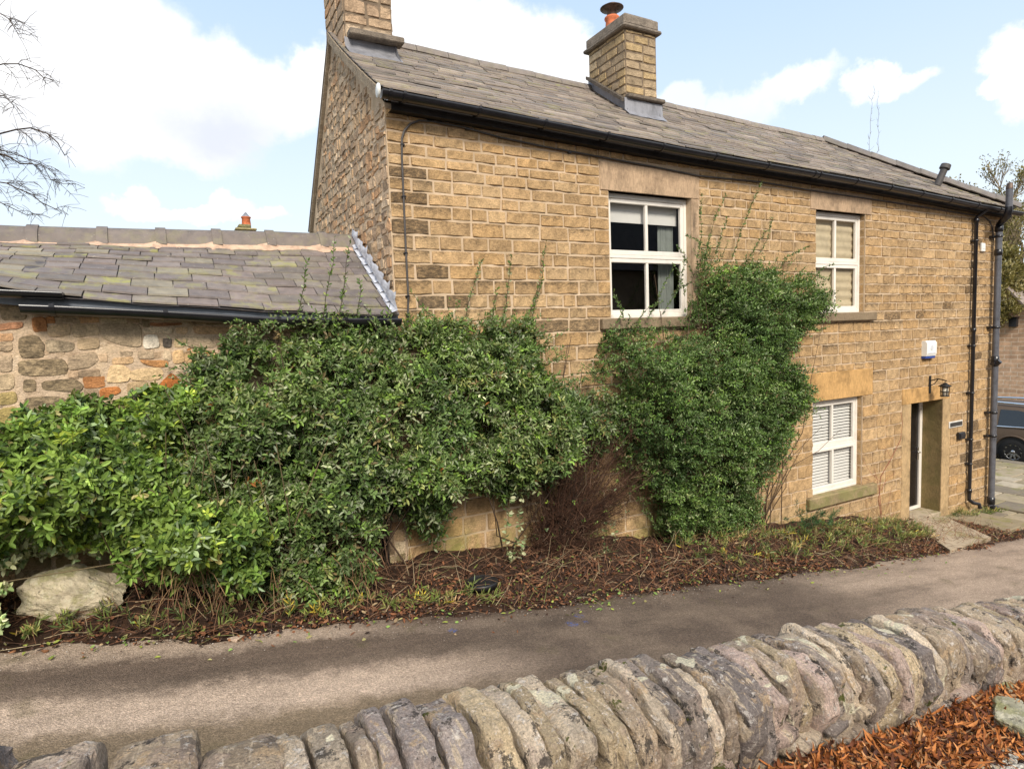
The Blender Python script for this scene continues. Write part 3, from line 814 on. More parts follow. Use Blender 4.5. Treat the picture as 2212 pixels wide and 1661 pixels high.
# ------------------------------------------------------------------ slates
def slates(mb, xl, xr, yf, zf, rows, wrange_, pal, lift=.02, th=.012, off=.02, moss=.3, jag=.006):
    """xl,xr(t) limits; yf(t); zf(x,t); rows of t edges from the eaves up"""
    for k, (t0, t1) in enumerate(zip(rows[:-1], rows[1:])):
        a, b = xl(t0), xr(t0); ov = (t1 - t0) * .55; t2 = min(1.0, t1 + ov)
        x = a - rnd.uniform(0, wrange_[0] * .6)
        wscale = 1.25 - .45 * t0
        while x < b:
            w_ = rnd.uniform(*wrange_) * wscale; x2 = x + w_
            xa, xb = max(x, a), min(x2, b)
            if xb - xa > .03:
                g = .004; q = rnd.uniform(-jag, jag); q2 = rnd.uniform(-jag, jag); lf = lift * rnd.uniform(.75, 1.3)
                xa2, xb2 = max(xa, xl(t2)), min(xb, xr(t2))
                if xb2 <= xa2: xa2, xb2 = min(xa, xr(t2)) - .01, xr(t2)
                def P(xx, t, l, s=0):
                    y = yf(t); zz = zf(xx, t); return (xx, y - s, zz + l)
                lo = [P(xa + g, t0, lf + q * .4, q + .004), P(xb - g, t0, lf + q2 * .4, q2 + .004)]
                hi = [P(xb2 - g, t2, .004), P(xa2 + g, t2, .004)]
                vs = lo + hi + [(p[0], p[1], p[2] - th) for p in lo]
                c = pal[rng.integers(len(pal))]; j = rng.uniform(.82, 1.18)
                al = float(np.clip(rng.normal(moss, .25), 0, 1))
                mb.add(vs, [[0, 1, 2, 3], [4, 5, 1, 0], [4, 0, 3], [5, 2, 1]], (c[0] * j, c[1] * j, c[2] * j, al))
            x = x2
PAL_MAIN = [(.20, .16, .13), (.235, .19, .155), (.175, .148, .125), (.27, .22, .175), (.215, .175, .145), (.16, .135, .118)]
def mz(x, t): return eave_z(x) + (ridge_z(x) - eave_z(x)) * t - .03 * math.sin(pi * t) * (1 + .4 * math.sin(x * .9)) + .004 * math.sin(x * 5.1 + t * 9)
def myf(t): return EYE + (YR - EYE) * t
def mxr(t): return XR + .12 - (XR + .12 - XHIP) * t
rows_m = list(np.linspace(0, 1, 19) ** 1.0)
mb = MB(); slates(mb, lambda t: XL - .06, mxr, myf, mz, rows_m, (.26, .58), PAL_MAIN, lift=.026, th=.018, moss=.12, jag=.006)
# underlay, back slope, hip
n = 20
for i in range(n):
    for j in range(4):
        t0, t1 = j / 4, (j + 1) / 4
        def XX(i, t): return (XL - .05) + (mxr(t) - .02 - XL + .05) * i / n
        q = [(XX(i, t0), myf(t0), mz(XX(i, t0), t0) - .006), (XX(i + 1, t0), myf(t0), mz(XX(i + 1, t0), t0) - .006), (XX(i + 1, t1), myf(t1), mz(XX(i + 1, t1), t1) - .006), (XX(i, t1), myf(t1), mz(XX(i, t1), t1) - .006)]
        mb.poly(q, (.10, .085, .07, 0))
mb.poly([(XL - .06, YR, ridge_z(XL)), (XHIP, YR, ridge_z(XHIP)), (XR + .12, YB + .12, 1.95), (XL - .06, YB + .15, 1.72)], (.22, .19, .165, .1))
mb.poly([(XR + .12, EYE, eave_z(XR)), (XR + .12, YB + .12, 1.95), (XHIP, YR, ridge_z(XHIP))], (.22, .19, .165, .1))
roof = mb.build('roof', M['slate'], cottage)
# stone verge under the slates at the gable
mb = MB()
for k in range(9):
    t0, t1 = k / 9, (k + 1) / 9
    z0_, z1_ = mz(XL, t0), mz(XL, t1); y0_, y1_ = myf(t0), myf(t1)
    if k == 0: y0_ = YF - .02; z0_ = mz(XL, (y0_ - EYE) / (YR - EYE))
    mb.prism([(XL - .07, y0_ + .004, z0_ - .12), (XL - .07, y1_ - .004, z1_ - .12), (XL - .07, y1_ - .004, z1_ - .012), (XL - .07, y0_ + .004, z0_ - .012)], (.20, 0, 0), (.30, .24, .17, 0))
for k in range(7):
    t0, t1 = k / 7, (k + 1) / 7
    f = lambda t: (YR + (YB + .12 - YR) * t, ridge_z(XL) - (ridge_z(XL) - 1.72) * t)
    (y0_, z0_), (y1_, z1_) = f(t0), f(t1)
    mb.prism([(XL - .045, y0_, z0_ - .05), (XL - .045, y1_, z1_ - .05), (XL - .045, y1_, z1_ + .02), (XL - .045, y0_, z0_ + .02)], (.18, 0, 0), (.36, .29, .21, 0))
mb.build('verge', M['old_stone'], cottage)
# ridge and hip tiles
def ridge_tile(A, B, r, drop, mat, parent, collar=0.0, name='ridge_tile', side=(0, 1, 0), col=(.22, .185, .16, .2)):
    A, B = Vector(A), Vector(B); T = (B - A).normalized(); sv = Vector(side); sv = (sv - T * sv.dot(T)).normalized(); up = T.cross(sv)
    if up.z < 0: up = -up
    mb = MB()
    def prof(rr, dd, base, lift=0):
        pts = []
        for k in range(9):
            a = pi * k / 8
            pts.append(base + sv * (cos(a) * rr) + up * (sin(a) * rr * .62 - dd * abs(cos(a)) ** 1.5 + lift))
        return pts
    def shell(P, Q, rr, dd):
        o1 = prof(rr, dd, P, .0) ; o2 = prof(rr, dd, Q, .0); i1 = prof(rr - .02, dd, P, -.012); i2 = prof(rr - .02, dd, Q, -.012)
        vs = o1 + o2 + i1 + i2; n = 9
        fs = [[k, k + 1, n + k + 1, n + k] for k in range(n - 1)] + [[2 * n + k, 3 * n + k, 3 * n + k + 1, 2 * n + k + 1] for k in range(n - 1)]
        mb.add(vs, fs, tuple(c * j for c in col[:3]) + (col[3],), 0, True)
        mb.add(vs, [[k, 2 * n + k, 2 * n + k + 1, k + 1] for k in range(n - 1)] + [[n + k, n + k + 1, 3 * n + k + 1, 3 * n + k] for k in range(n - 1)] + [[0, n, 3 * n, 2 * n], [n - 1, 3 * n - 1, 4 * n - 1, 2 * n - 1]], tuple(c * j for c in col[:3]) + (col[3],))
    j = rnd.uniform(.85, 1.15)
    shell(A, B, r, drop)
    if collar: shell(A - T * .01, A + T * collar, r + .022, drop)
    return mb.build(name, mat, parent)
x = XL + .62
while x < XHIP - .1:
    x2 = min(x + .46, XHIP)
    ridge_tile((x + .004, YR, ridge_z(x) + .01 + rnd.uniform(-.006, .006)), (x2 - .004, YR, ridge_z(x2) + .01 + rnd.uniform(-.006, .006)), .11, .055, M['ridge'], roof, name='ridge_tile'); x = x2
A = Vector((XHIP - .1, YR, ridge_z(XHIP) + .035)); B = Vector((XR + .14, EYE - .02, eave_z(XR) + .045)); n = 8
for k in range(n):
    P = A.lerp(B, k / n); Q = A.lerp(B, (k + 1) / n) ; P.z += .012
    ridge_tile(P, Q, .125, .045, M['ridge'], roof, name='hip_tile', side=(1, 1, 0), col=(.155, .135, .125, .1))

# eaves: fascia, gutter, brackets
mb = MB(); n = 14
for i in range(n):
    a, b = XL + .03 + (XR + .05 - XL) * i / n, XL + .03 + (XR + .05 - XL) * (i + 1) / n
    za, zb = eave_z(a), eave_z(b)
    vs = [(a, EYE + .055, za - .16), (b, EYE + .055, zb - .16), (b, EYE + .055, zb - .01), (a, EYE + .055, za - .01), (a, YF + .02, za - .16), (b, YF + .02, zb - .16)]
    mb.add(vs, [[0, 1, 2, 3], [4, 5, 1, 0]])
mb.build('fascia', M['fascia'], cottage)
def gutter(pts, r, parent, mat, name='gutter', lip=.012):
    mb = MB(); vs = []; m = 12
    for p in pts:
        for k in range(m + 1):
            a = pi + pi * k / m; vs.append((p[0], p[1] + r * cos(a), p[2] + r * sin(a)))
        for k in range(m + 1):
            a = 2 * pi - pi * k / m; vs.append((p[0], p[1] + (r - .006) * cos(a), p[2] + (r - .006) * sin(a) + .001))
    n = 2 * (m + 1); fs = []
    for i in range(len(pts) - 1):
        for k in range(n): fs.append([i * n + k, i * n + (k + 1) % n, (i + 1) * n + (k + 1) % n, (i + 1) * n + k])
    mb.add(vs, fs, smooth=True); mb.add(vs, [list(range(m + 1)), [len(vs) - n + q for q in range(m + 1)]])
    return mb.build(name, mat, parent)
def gz(x): return eave_z(x) - .045 - .003 * (x - XL)
GY = EYE - .055
pts = [(x, GY, gz(x)) for x in np.linspace(XL - .10, XR + .16, 24)]
gut = gutter(pts, .068, cottage, M['pvc_black'])
def ring_arc(mb, x, y, z, r, wdt=.03, th=.008):
    m = 10; vs = []
    for k in range(m + 1):
        a = pi * .95 + pi * 1.1 * k / m
        for xx in (x - wdt / 2, x + wdt / 2):
            for rr in (r, r + th): vs.append((xx, y + rr * cos(a), z + rr * sin(a)))
    fs = []
    for k in range(m):
        b = k * 4
        fs += [[b + 1, b + 5, b + 7, b + 3], [b, b + 2, b + 6, b + 4], [b, b + 4, b + 5, b + 1], [b + 2, b + 3, b + 7, b + 6]]
    mb.add(vs, fs)
for x in [XL - .02, XL + .12, 2.9, 3.7, 4.55, 5.4, 6.3, 7.3, 8.3, 8.42, 9.3, 10.2, 11.1, 12.0, 12.9, 13.7]:
    mb = MB(); ring_arc(mb, x, GY, gz(x), .068); mb.box((x - .012, GY + .06, gz(x) - .04), (x + .012, EYE + .06, gz(x) + .02)); mb.build('bracket', M['pvc_black'], gut)
mb = MB(); mb.lathe([(0.0, 0), (.066, 0), (.068, .010), (.064, .014)], (XL - .135, GY, gz(XL)), 16, axis='x'); mb.build('end_cap', M['white_plastic'], gut)

# rainwater pipe, soil pipe
def collar(mb, x, y, z, r, h=.07): mb.lathe([(r, 0), (r + .010, .004), (r + .010, h - .004), (r, h)], (x, y, z - h / 2), 16)
xa = px(2098, 600)[0] - .03; yb = YF - .075
zt = gz(xa) - .05; zbm = px(2088, 1085, yb)[2]
mb = MB(); mb.tube([(xa, GY, zt + .02), (xa, GY, zt - .03), (xa, yb + .0, zt - .12), (xa, yb, zbm + .12), (xa, yb, zbm + .04), (xa + .05, yb - .05, zbm - .02), (xa + .12, yb - .12, zbm - .04), (xa + .13, yb - .13, zbm - .12)], .034, 14)
for z in (zt - .18, -.25, zbm + .22): collar(mb, xa, yb, z, .034)
dp = mb.build('downpipe', M['pvc_black'], cottage); dp['label'] = 'slim black rainwater pipe between the door and the corner'
for z in (zt - .55, -.55, -1.45, -2.35, zbm + .75):
    mb = MB(); mb.box((xa - .075, yb + .01, z - .018), (xa + .05, YF - .004, z + .018), bev=.005); collar(mb, xa, yb, z, .034, .035); mb.build('bracket', M['pvc_black'], dp)
xb = px(2152, 700, YF - .12)[0]; yb = YF - .12; zb0 = px(2144, 1092, yb)[2]; ztop = px(2180, 405, 5.72)[2]; zk = px(2150, 488, yb)[2]
xt = px(2180, 430, 5.72)[0]
mb = MB(); mb.tube([(xb, yb, zb0), (xb, yb, zk)], .056, 18)
mb.tube([(xt, 5.72, px(2180, 455, 5.72)[2]), (xt, 5.72, ztop)], .056, 18)
sp = mb.build('soil_pipe', M['pvc_grey'], cottage); sp['label'] = 'thick grey soil pipe at the corner with a cranked vent above the gutter'
mb = MB(); mb.tube([(xb, yb, zk - .1), (xb, yb, zk + .02), (xb + .02, yb - .03, zk + .08), (xt - .02, 5.75, px(2180, 462, 5.72)[2] - .06), (xt, 5.72, px(2180, 455, 5.72)[2]), (xt, 5.72, px(2180, 447, 5.72)[2])], .060, 16)
mb.build('swan_neck', M['pvc_black'], sp)
for z, hh in ((zk - .05, .12), (px(2150, 545, yb)[2], .12), (px(2146, 778, yb)[2], .16), (zb0 + .12, .14)): mb = MB(); collar(mb, xb, yb, z, .056, hh); mb.build('pipe_joint', M['pvc_black'], sp)
mb = MB(); mb.tube([(xb - .02, yb, px(2146, 790, yb)[2]), (xb - .02, yb - .09, px(2146, 783, yb)[2] + .03)], .045, 14); mb.tube([(xb - .11, yb, px(2146, 790, yb)[2] + .04), (xb + .1, yb, px(2146, 790, yb)[2] + .04)], .04, 12)
mb.build('branch_boss', M['pvc_black'], sp); mb = MB(); mb.tube([(xb, yb, zb0 + .02), (xb + .02, yb - .04, zb0 - .04), (xb + .10, yb - .06, zb0 - .05)], .062, 14)
mb.build('shoe', M['pvc_black'], sp)
mb = MB(); mb.lathe([(.058, 0), (.058, .05), (.05, .06), (.05, .10), (.02, .12), (0, .12)], (xt, 5.72, ztop - .03), 14); mb.build('vent_cap', M['cowl'], sp)
for pxy in (510, 707, 890, 940): 
    z = px(2150, pxy, yb)[2]
    if z < zb0: continue
    mb = MB(); mb.box((xb - .13, yb + .03, z - .02), (xb + .02, YF - .004, z + .02), bev=.006); collar(mb, xb, yb, z, .057, .045); mb.build('bracket', M['pvc_black'], sp)

# roof vent pipe on the right of the front slope
pv = atx(2018, 403, 12.35); tvv = (pv[1] - EYE) / (YR - EYE)
vx, vy = 12.6, 6.75
for _ in range(40):                                            # where the sight line of its foot meets the slates
    d = raydir(2024, 402); vy = vx * d[1] / d[0]; zz = vx * d[2] / d[0]; rz = mz(vx, (vy - EYE) / (YR - EYE)); vx += (rz - zz) * (-2.0)
    vx = min(max(vx, 9), 14)
print('vent', vx, vy, zz, rz)
P0 = Vector((vx, vy, rz)); P1 = P0 + Vector((.12, -.07, .33))
mb = MB(); mb.tube([P0, P1], .062, 14); T = (P1 - P0).normalized(); mb.tube([P1 - T * .02, P1 + T * .06], [.092, .085], 14)
mb.build('roof_vent', M['cable'], roof)

# ------------------------------------------------------------------ chimneys
def chimney(name, x0, x1, y0, y1, zb, zt, rows_h, capw, label, bandz=None, sides=('f', 'l', 'r', 'b'), pal=PAL_RUB, soot=.6, k=.25):
    mb = MB(); mb.box((x0, y0, zb), (x1, y1, zt))
    S = Stones(); z = zb; rows = []
    while z < zt - .04: h = rnd.uniform(*rows_h); rows.append((z, min(z + h, zt))); z += h
    lf = lambda a, b: rnd.uniform(.16, .36); sf = lambda u, v: float(rng.uniform(0, soot))
    kw = dict(gap=.014, proud=.010, bulge=.003, rough=.012, k=k * .6, edge=.008, wob=.009, res=.045, sink=.006)
    if 'f' in sides: course_wall(S, (x0, y0, 0), (1, 0, 0), (0, 0, 1), (0, -1, 0), 0, x1 - x0, rows, [], pal, lf, sf, **kw)
    if 'l' in sides: course_wall(S, (x0, y1, 0), (0, -1, 0), (0, 0, 1), (-1, 0, 0), 0, y1 - y0, rows, [], pal, lf, sf, **kw)
    if 'r' in sides: course_wall(S, (x1, y0, 0), (0, 1, 0), (0, 0, 1), (1, 0, 0), 0, y1 - y0, rows, [], pal, lf, sf, **kw)
    if 'b' in sides: course_wall(S, (x1, y1, 0), (-1, 0, 0), (0, 0, 1), (0, 1, 0), 0, x1 - x0, rows, [], pal, lf, sf, **kw)
    V, F, C = S.arrays(); nv = len(mb.v)
    o = mesh_np('chimney', np.concatenate([np.array(mb.v), V]), [np.array(mb.f, np.int32), F + nv], [M['old_stone'], M['mortar_dark']], cottage,
                np.concatenate([np.array(mb.c), C]), [np.ones(len(mb.f)), np.zeros(len(F))], smooth=False)
    o['label'] = label
    return o
g = G('sooty_mortar', .95, .2); g.color(g.ramp(g.noise(9, 5, .6), [(.3, (.12, .09, .065)), (.7, (.25, .19, .13))])); M['mortar_dark'] = g.m
def sloped_block(mb, x0, x1, ya, yb_, za, zb_, th, col):
    mb.prism([(x0, ya, za), (x0, yb_, zb_), (x0, yb_, zb_ + th), (x0, ya, za + th)], (x1 - x0, 0, 0), col)
rz_at = lambda x, y: mz(x, (y - EYE) / (YR - EYE)) if y <= YR else ridge_z(x) - (y - YR) * .95
# gable chimney
c1x0, c1x1 = XL + .005, at(845, 30, 7.52)[0]; c1y0, c1y1 = 7.52, 8.45
ch1 = chimney('chimney', c1x0, c1x1, c1y0, c1y1, 2.9, 5.9, (.12, .2), .05, 'tall gable-end chimney cut off by the top edge', soot=.8)
mb = MB(); zb_ = px(855, 92, 7.40)[2]
mb.box((c1x0 + .02, 7.36, zb_ - .015), (c1x1 + .10, c1y0 + .02, zb_ + .06), (.20, .165, .13, .3), bev=.012); mb.build('drip_stone', M['old_stone'], ch1)
mb = MB(); ys = [c1y0 - .036, c1y0 - .045, c1y0 - .16, c1y0 - .24]
zs = [zb_ - .02, rz_at(2.2, ys[1]) + .05, rz_at(2.2, ys[2]) + .035, rz_at(2.2, ys[3]) + .030]
vs = []
for i in range(9):
    xx = c1x0 - .02 + (c1x1 + .06 - c1x0) * i / 8
    for y_, z_ in zip(ys, zs): vs.append((xx, y_ + .006 * math.sin(i * 2.1), z_ + .006 * math.cos(i * 1.7) + (rz_at(xx, 7.4) - rz_at(2.2, 7.4))))
mb.add(vs, [[i * 4 + j, i * 4 + 4 + j, i * 4 + 5 + j, i * 4 + 1 + j] for i in range(8) for j in range(3)], smooth=True)
xx = c1x1 + .012
mb.add([(xx, 7.25, rz_at(xx, 7.25) + .03), (xx, 8.05, rz_at(xx, 8.05) + .03), (xx, 8.05, rz_at(xx, 8.05) + .22), (xx, 7.5, rz_at(xx, 7.5) + .2)], [[0, 1, 2, 3]])
mb.build('flashing', M['lead'], ch1)
# mid-roof chimney on the ridge
c2 = {}
x_f = None
best = None
for yy in np.arange(7.2, 8.1, .01):
    p = at(1353, 240, yy); e = abs(p[2] - (rz_at(p[0], yy) + .03))
    if best is None or e < best[0]: best = (e, yy, p)
_, y20, p = best
x20 = p[0]; x21 = at(1418, 200, y20)[0]
y21 = float(atx(1272, 120, x20)[1])
zt2 = at(1352, 62, y20)[2]
print('chimney2', x20, x21, y20, y21, zt2)
ch2 = chimney('chimney', x20, x21, y20, y21, 2.6, zt2, (.10, .135), .05, 'square ridge chimney with terracotta pot and metal cowl', k=.15, soot=.55,
              pal=[(.40, .29, .16), (.44, .32, .17), (.36, .27, .17), (.46, .35, .22), (.33, .25, .16)])
mb = MB(); e = .05
mb.box((x20 - e - .02, y20 - e - .02, zt2), (x21 + e + .02, y21 + e + .02, zt2 + .055), (.21, .175, .14, .25), bev=.02)
mb.box((x20 - e + .015, y20 - e + .015, zt2 + .055), (x21 + e - .015, y21 + e - .015, zt2 + .20), (.24, .20, .16, .25), bev=.02)
mb.box((x20 + .02, y20 + .02, zt2 + .20), (x21 - .02, y21 - .02, zt2 + .235), (.2, .17, .14, .2), bev=.02)
mb.build('cap', M['old_stone'], ch2)
mb = MB(); zz = rz_at(x20, y20) + .20
mb.box((x20 - .02, y20 - .09, zz), (x21 + .10, y20 + .01, zz + .055), (.17, .14, .11, .4), bev=.012)
for s_ in (-1,):
    ya, za = y20 - .02, rz_at(x20, y20) + .15; yb2, zb2 = YR - .05, rz_at(x20, YR - .05) + .15
    yb2 = min(yb2, y21); zb2 = rz_at(x20, yb2) + .15; sloped_block(mb, x20 - .10, x20 + .0, ya, yb2, za, zb2, .05, (.12, .10, .08, .6))
    sloped_block(mb, x21 - .0, x21 + .10, ya, yb2, za, zb2, .05, (.15, .12, .10, .6))
mb.build('drip_stone', M['old_stone'], ch2)
mb = MB(); vs = []
ys = [y20 - .036, y20 - .042, y20 - .15]; zs = [zz + .0, rz_at(x20, ys[1]) + .06, rz_at(x20, ys[2]) + .03]
for i in range(9):
    xx = x20 - .06 + (x21 - x20 + .14) * i / 8
    for y_, z_ in zip(ys, zs): vs.append((xx, y_, z_ + (rz_at(xx, y20) - rz_at(x20, y20)) + .004 * math.sin(i * 2)))
mb.add(vs, [[i * 3 + j, i * 3 + 3 + j, i * 3 + 4 + j, i * 3 + 1 + j] for i in range(8) for j in range(2)], smooth=True)
for xx in (x20 - .018, x21 + .018):
    mb.add([(xx, y20 - .08, rz_at(xx, y20 - .08) + .03), (xx, YR, rz_at(xx, YR) + .03), (xx, YR, rz_at(xx, YR) + .16), (xx, y20, rz_at(xx, y20) + .17)], [[0, 1, 2, 3]])
mb.build('flashing', M['lead'], ch2)
pxx, pyy = x20 + .20, y21 - .18
for _ in range(30):
    dd_ = raydir(1322, 45); pyy = (x20 + .20) * dd_[1] / dd_[0]
pyy = min(max(pyy, y20 + .2), y21 - .16)
zc = zt2 + .22; 
mb = MB(); mb.lathe([(.105, 0), (.10, .10), (.095, .15), (.115, .18), (.115, .20), (.10, .215), (.08, .215)], (pxx, pyy, zc), 20)
pot = mb.build('chimney_pot', M['terracotta'], ch2)
mb = MB(); mb.lathe([(.075, .18), (.075, .30), (.17, .33), (.18, .34), (.11, .38), (.0, .40)], (pxx, pyy, zc), 20)
mb.build('cowl', M['cowl'], ch2)

# lead saddle patches and cable are small trim; the cable runs under the eaves and down the corner
mb = MB(); P = []
for a, b in [(880, 720), (882, 640), (877, 547), (872, 430), (868, 340), (868, 300), (873, 283), (886, 268), (905, 261), (930, 262), (1000, 275), (1080, 297), (1180, 318), (1290, 338), (1420, 362), (1509, 380), (1647, 394), (1749, 411), (1893, 432), (2000, 449), (2095, 464)]: P.append(px(a, b, YF - .026))
xq = px(2120, 470)[0]; P += [px(2125, 468, YF - .026), px(2138, 478, YF - .026), px(2144, 495, YF - .026), px(2146, 520, YF - .03)]
mb.tube(P, .0115, 8)
cab = mb.build('cable', M['cable']); tag(cab, 'thin grey cable clipped up the left corner and along under the black gutter', 'cable')
for a, b in [(869, 313), (872, 425), (876, 547), (925, 262), (1010, 280), (1230, 330), (880, 640)]:
    q = px(a, b, YF - .02); mb = MB(); mb.box((q[0] - .022, q[1] - .018, q[2] - .009), (q[0] + .022, YF - .002, q[2] + .009), bev=.004); mb.build('clip', M['pvc_black'], cab)
# ------------------------------------------------------------------ outbuilding on the left
outb = root('outbuilding', (-1.2, 7.2, -2.2), 'low rubble-stone outbuilding with grey slate roof and clay ridge tiles, left of the cottage', 'outbuilding')
AX0, AX1 = -5.6, XL - .004
def ae(x):
    return float(np.interp(x, [-5.6, -1.25, -.86, -.08, .83, 1.95], [.70, .50, .425, .345, .265, .225]))
AY0, AYR = 5.99, 7.5
def ar(x): return 1.115 + .012 * math.sin(x * 1.3) + (x - XL) * .012
mort = MB()
n = 10
for i in range(n):
    a, b = AX0 + (AX1 - AX0) * i / n, AX0 + (AX1 - AX0) * (i + 1) / n
    mort.poly([(a, YF, -4), (b, YF, -4), (b, YF, ae(b) + .06), (a, YF, ae(a) + .06)])
mort.poly([(AX0, YF, -4), (AX0, YF, ae(AX0) + .05), (AX0, AYR, ar(AX0) - .03), (AX0, 9.0, .3), (AX0, 9.0, -4)])
mort.poly([(AX0, 9.0, -4), (AX1, 9.0, -4), (AX1, 9.0, .3), (AX0, 9.0, .3)])
S = Stones(); z = -2.6
def poly_stone(S, pts, col, soot=0.0, proud=.016, seed=0):
    """irregular stone with a hand drawn outline on the wall face (points are x,z)"""
    P = np.array(pts, float); n = len(P); Q = []
    for i in range(n):
        a, b = P[i], P[(i + 1) % n]
        for t in (0, .25, .5, .75): Q.append(a + (b - a) * t)
    Q = np.array(Q)
    for _ in range(1): Q = .25 * np.roll(Q, 1, 0) + .5 * Q + .25 * np.roll(Q, -1, 0)
    Q += .006 * np.stack([vnoise(Q[:, 0] * 30, Q[:, 1] * 30, seed), vnoise(Q[:, 0] * 30, Q[:, 1] * 30, seed + 7)], 1)
    c = Q.mean(0); m = len(Q); V = []
    proud = proud * .6
    for sc_, d_ in ((1.0, -.004), (.975, proud * .9), (.80, proud), (.5, proud * 1.05), (.2, proud)):
        R_ = c + (Q - c) * sc_; dd = d_ + (.010 * fbm(R_[:, 0] * 14, R_[:, 1] * 14, seed, 3, 2) if d_ > 0 else 0)
        V.append(np.stack([R_[:, 0], YF - dd + 0 * R_[:, 0], R_[:, 1]], 1))
    V = np.array(V); k = len(V); F = []
    for i in range(k - 1):
        for j in range(m): F.append([i * m + j, i * m + (j + 1) % m, (i + 1) * m + (j + 1) % m, (i + 1) * m + j])
    V = V.reshape(-1, 3); F += [[(k - 1) * m + j, (k - 1) * m + (j + 1) % m, len(V), len(V)] for j in range(m)]
    V = np.concatenate([V, [[c[0], YF - proud * 1.1, c[1]]]])
    S.F.append(np.array(F)[:(k - 1) * m] + S.n); S.V.append(V); C = np.empty((len(V), 4)); C[:, :3] = col; C[:, 3] = soot; S.C.append(C)
    S.F.append(np.array([[(k - 1) * m + j, (k - 1) * m + (j + 1) % m, (k - 1) * m + (j + 2) % m, len(V) - 1] for j in range(0, m - 1, 2)]) + S.n)
    S.n += len(V)
def Dq(x0, z0, x1, z1): return [(x0, z0), (x1, z0), (x1, z1), (x0, z1)]
TAN, CREAM, RUST, DK = (.52, .37, .21), (.64, .46, .26), (.44, .17, .055), (.40, .30, .18)
HAND = [([(219, 702), (300, 699), (304, 748), (262, 744), (222, 728)], (.46, .35, .23), .15), ([(310, 726), (338, 724), (345, 748), (311, 753)], (.70, .62, .50), 0), ([(352, 732), (371, 731), (370, 750), (354, 749)], (.30, .25, .2), 1.1),
        ([(376, 733), (402, 732), (400, 748), (376, 749)], (.56, .42, .24), 0), ([(301, 777), (361, 780), (360, 792), (322, 791)], (.50, .25, .10), .1), ([(238, 791), (262, 788), (282, 800), (278, 822), (230, 826)], CREAM, 0), ([(284, 800), (345, 794), (352, 808), (340, 820), (284, 820)], CREAM, 0),
        ([(277, 827), (316, 824), (322, 842), (300, 856), (277, 852)], TAN, 0), ([(218, 838), (255, 836), (261, 846), (236, 857), (216, 858)], RUST, .15), ([(323, 856), (346, 832), (369, 807), (388, 822), (397, 840), (381, 868), (330, 865)], (.42, .145, .04), .25),
        ([(41, 730), (80, 725), (95, 745), (93, 770), (44, 771)], DK, .80), ([(43, 780), (135, 776), (144, 792), (140, 808), (46, 810)], DK, .75), ([(50, 821), (76, 820), (77, 843), (52, 845)], DK, .7), ([(96, 823), (160, 819), (177, 830), (176, 844), (94, 842)], DK, .75),
        ([(56, 860), (130, 856), (147, 872), (145, 891), (58, 893)], DK, .80), ([(180, 876), (212, 871), (220, 880), (212, 892), (181, 892)], DK, .8), ([(373, 760), (396, 757), (398, 782), (376, 786)], (.60, .40, .21), 0), ([(400, 760), (440, 756), (470, 764), (466, 786), (402, 785)], (.58, .38, .20), 0),
        ([(243, 775), (284, 771), (286, 784), (244, 787)], (.54, .36, .20), 0), ([(100, 733), (160, 740), (158, 756), (104, 762)], (.42, .33, .22), .6), ([(155, 700), (212, 702), (214, 722), (158, 728)], (.47, .35, .22), .1), ([(104, 703), (150, 699), (152, 724), (106, 727)], (.50, .36, .22), .1),
        ([(150, 770), (205, 760), (212, 775), (200, 790), (150, 800)], (.44, .33, .22), .5), ([(168, 732), (212, 730), (214, 752), (170, 755)], (.46, .34, .21), .2), ([(325, 697), (392, 696), (390, 703), (326, 704)], (.38, .18, .09), .3), ([(310, 708), (372, 709), (370, 720), (312, 719)], (.66, .52, .36), 0),
        ([(380, 708), (405, 706), (404, 720), (382, 721)], (.58, .40, .24), 0), ([(420, 704), (500, 708), (512, 718), (424, 722)], (.56, .36, .20), 0), ([(380, 726), (440, 726), (465, 740), (462, 750), (408, 748)], (.55, .42, .28), 0), ([(-2, 740), (26, 738), (26, 756), (-2, 758)], (.46, .34, .22), .6),
        ([(-2, 700), (48, 695), (46, 708), (-2, 714)], (.44, .22, .12), .3), ([(-2, 770), (25, 766), (26, 800), (-2, 802)], (.48, .36, .24), .3), ([(-4, 850), (34, 846), (36, 870), (-4, 874)], (.46, .35, .15), .3), ([(-4, 885), (38, 880), (40, 925), (-4, 930)], (.44, .34, .13), .4), ([(-4, 812), (28, 808), (30, 838), (-4, 842)], (.50, .38, .24), .2),
        ([(330, 840), (316, 826), (338, 822), (350, 824)], (.56, .42, .27), 0), ([(263, 862), (310, 860), (318, 868), (300, 876), (262, 874)], (.56, .42, .28), 0), ([(400, 862), (440, 856), (440, 872), (402, 876)], (.54, .40, .25), 0), ([(354, 757), (368, 756), (370, 778), (352, 776)], (.52, .40, .27), 0)]
hr = []
for pts, col, so in HAND:
    W_ = [(float(at(a, b)[0]), float(at(a, b)[2])) for a, b in pts]; hr.append((min(p[0] for p in W_), max(p[0] for p in W_), min(p[1] for p in W_), max(p[1] for p in W_)))
    mc_ = (sum(p[0] for p in W_) / len(W_), sum(p[1] for p in W_) / len(W_)); W_ = [(mc_[0] + (p[0] - mc_[0]) * 1.10, mc_[1] + (p[1] - mc_[1]) * 1.12) for p in W_]; jt = rnd.uniform(.90, 1.10); poly_stone(S, W_, tuple(c * jt for c in col), so, seed=rnd.uniform(0, 40))
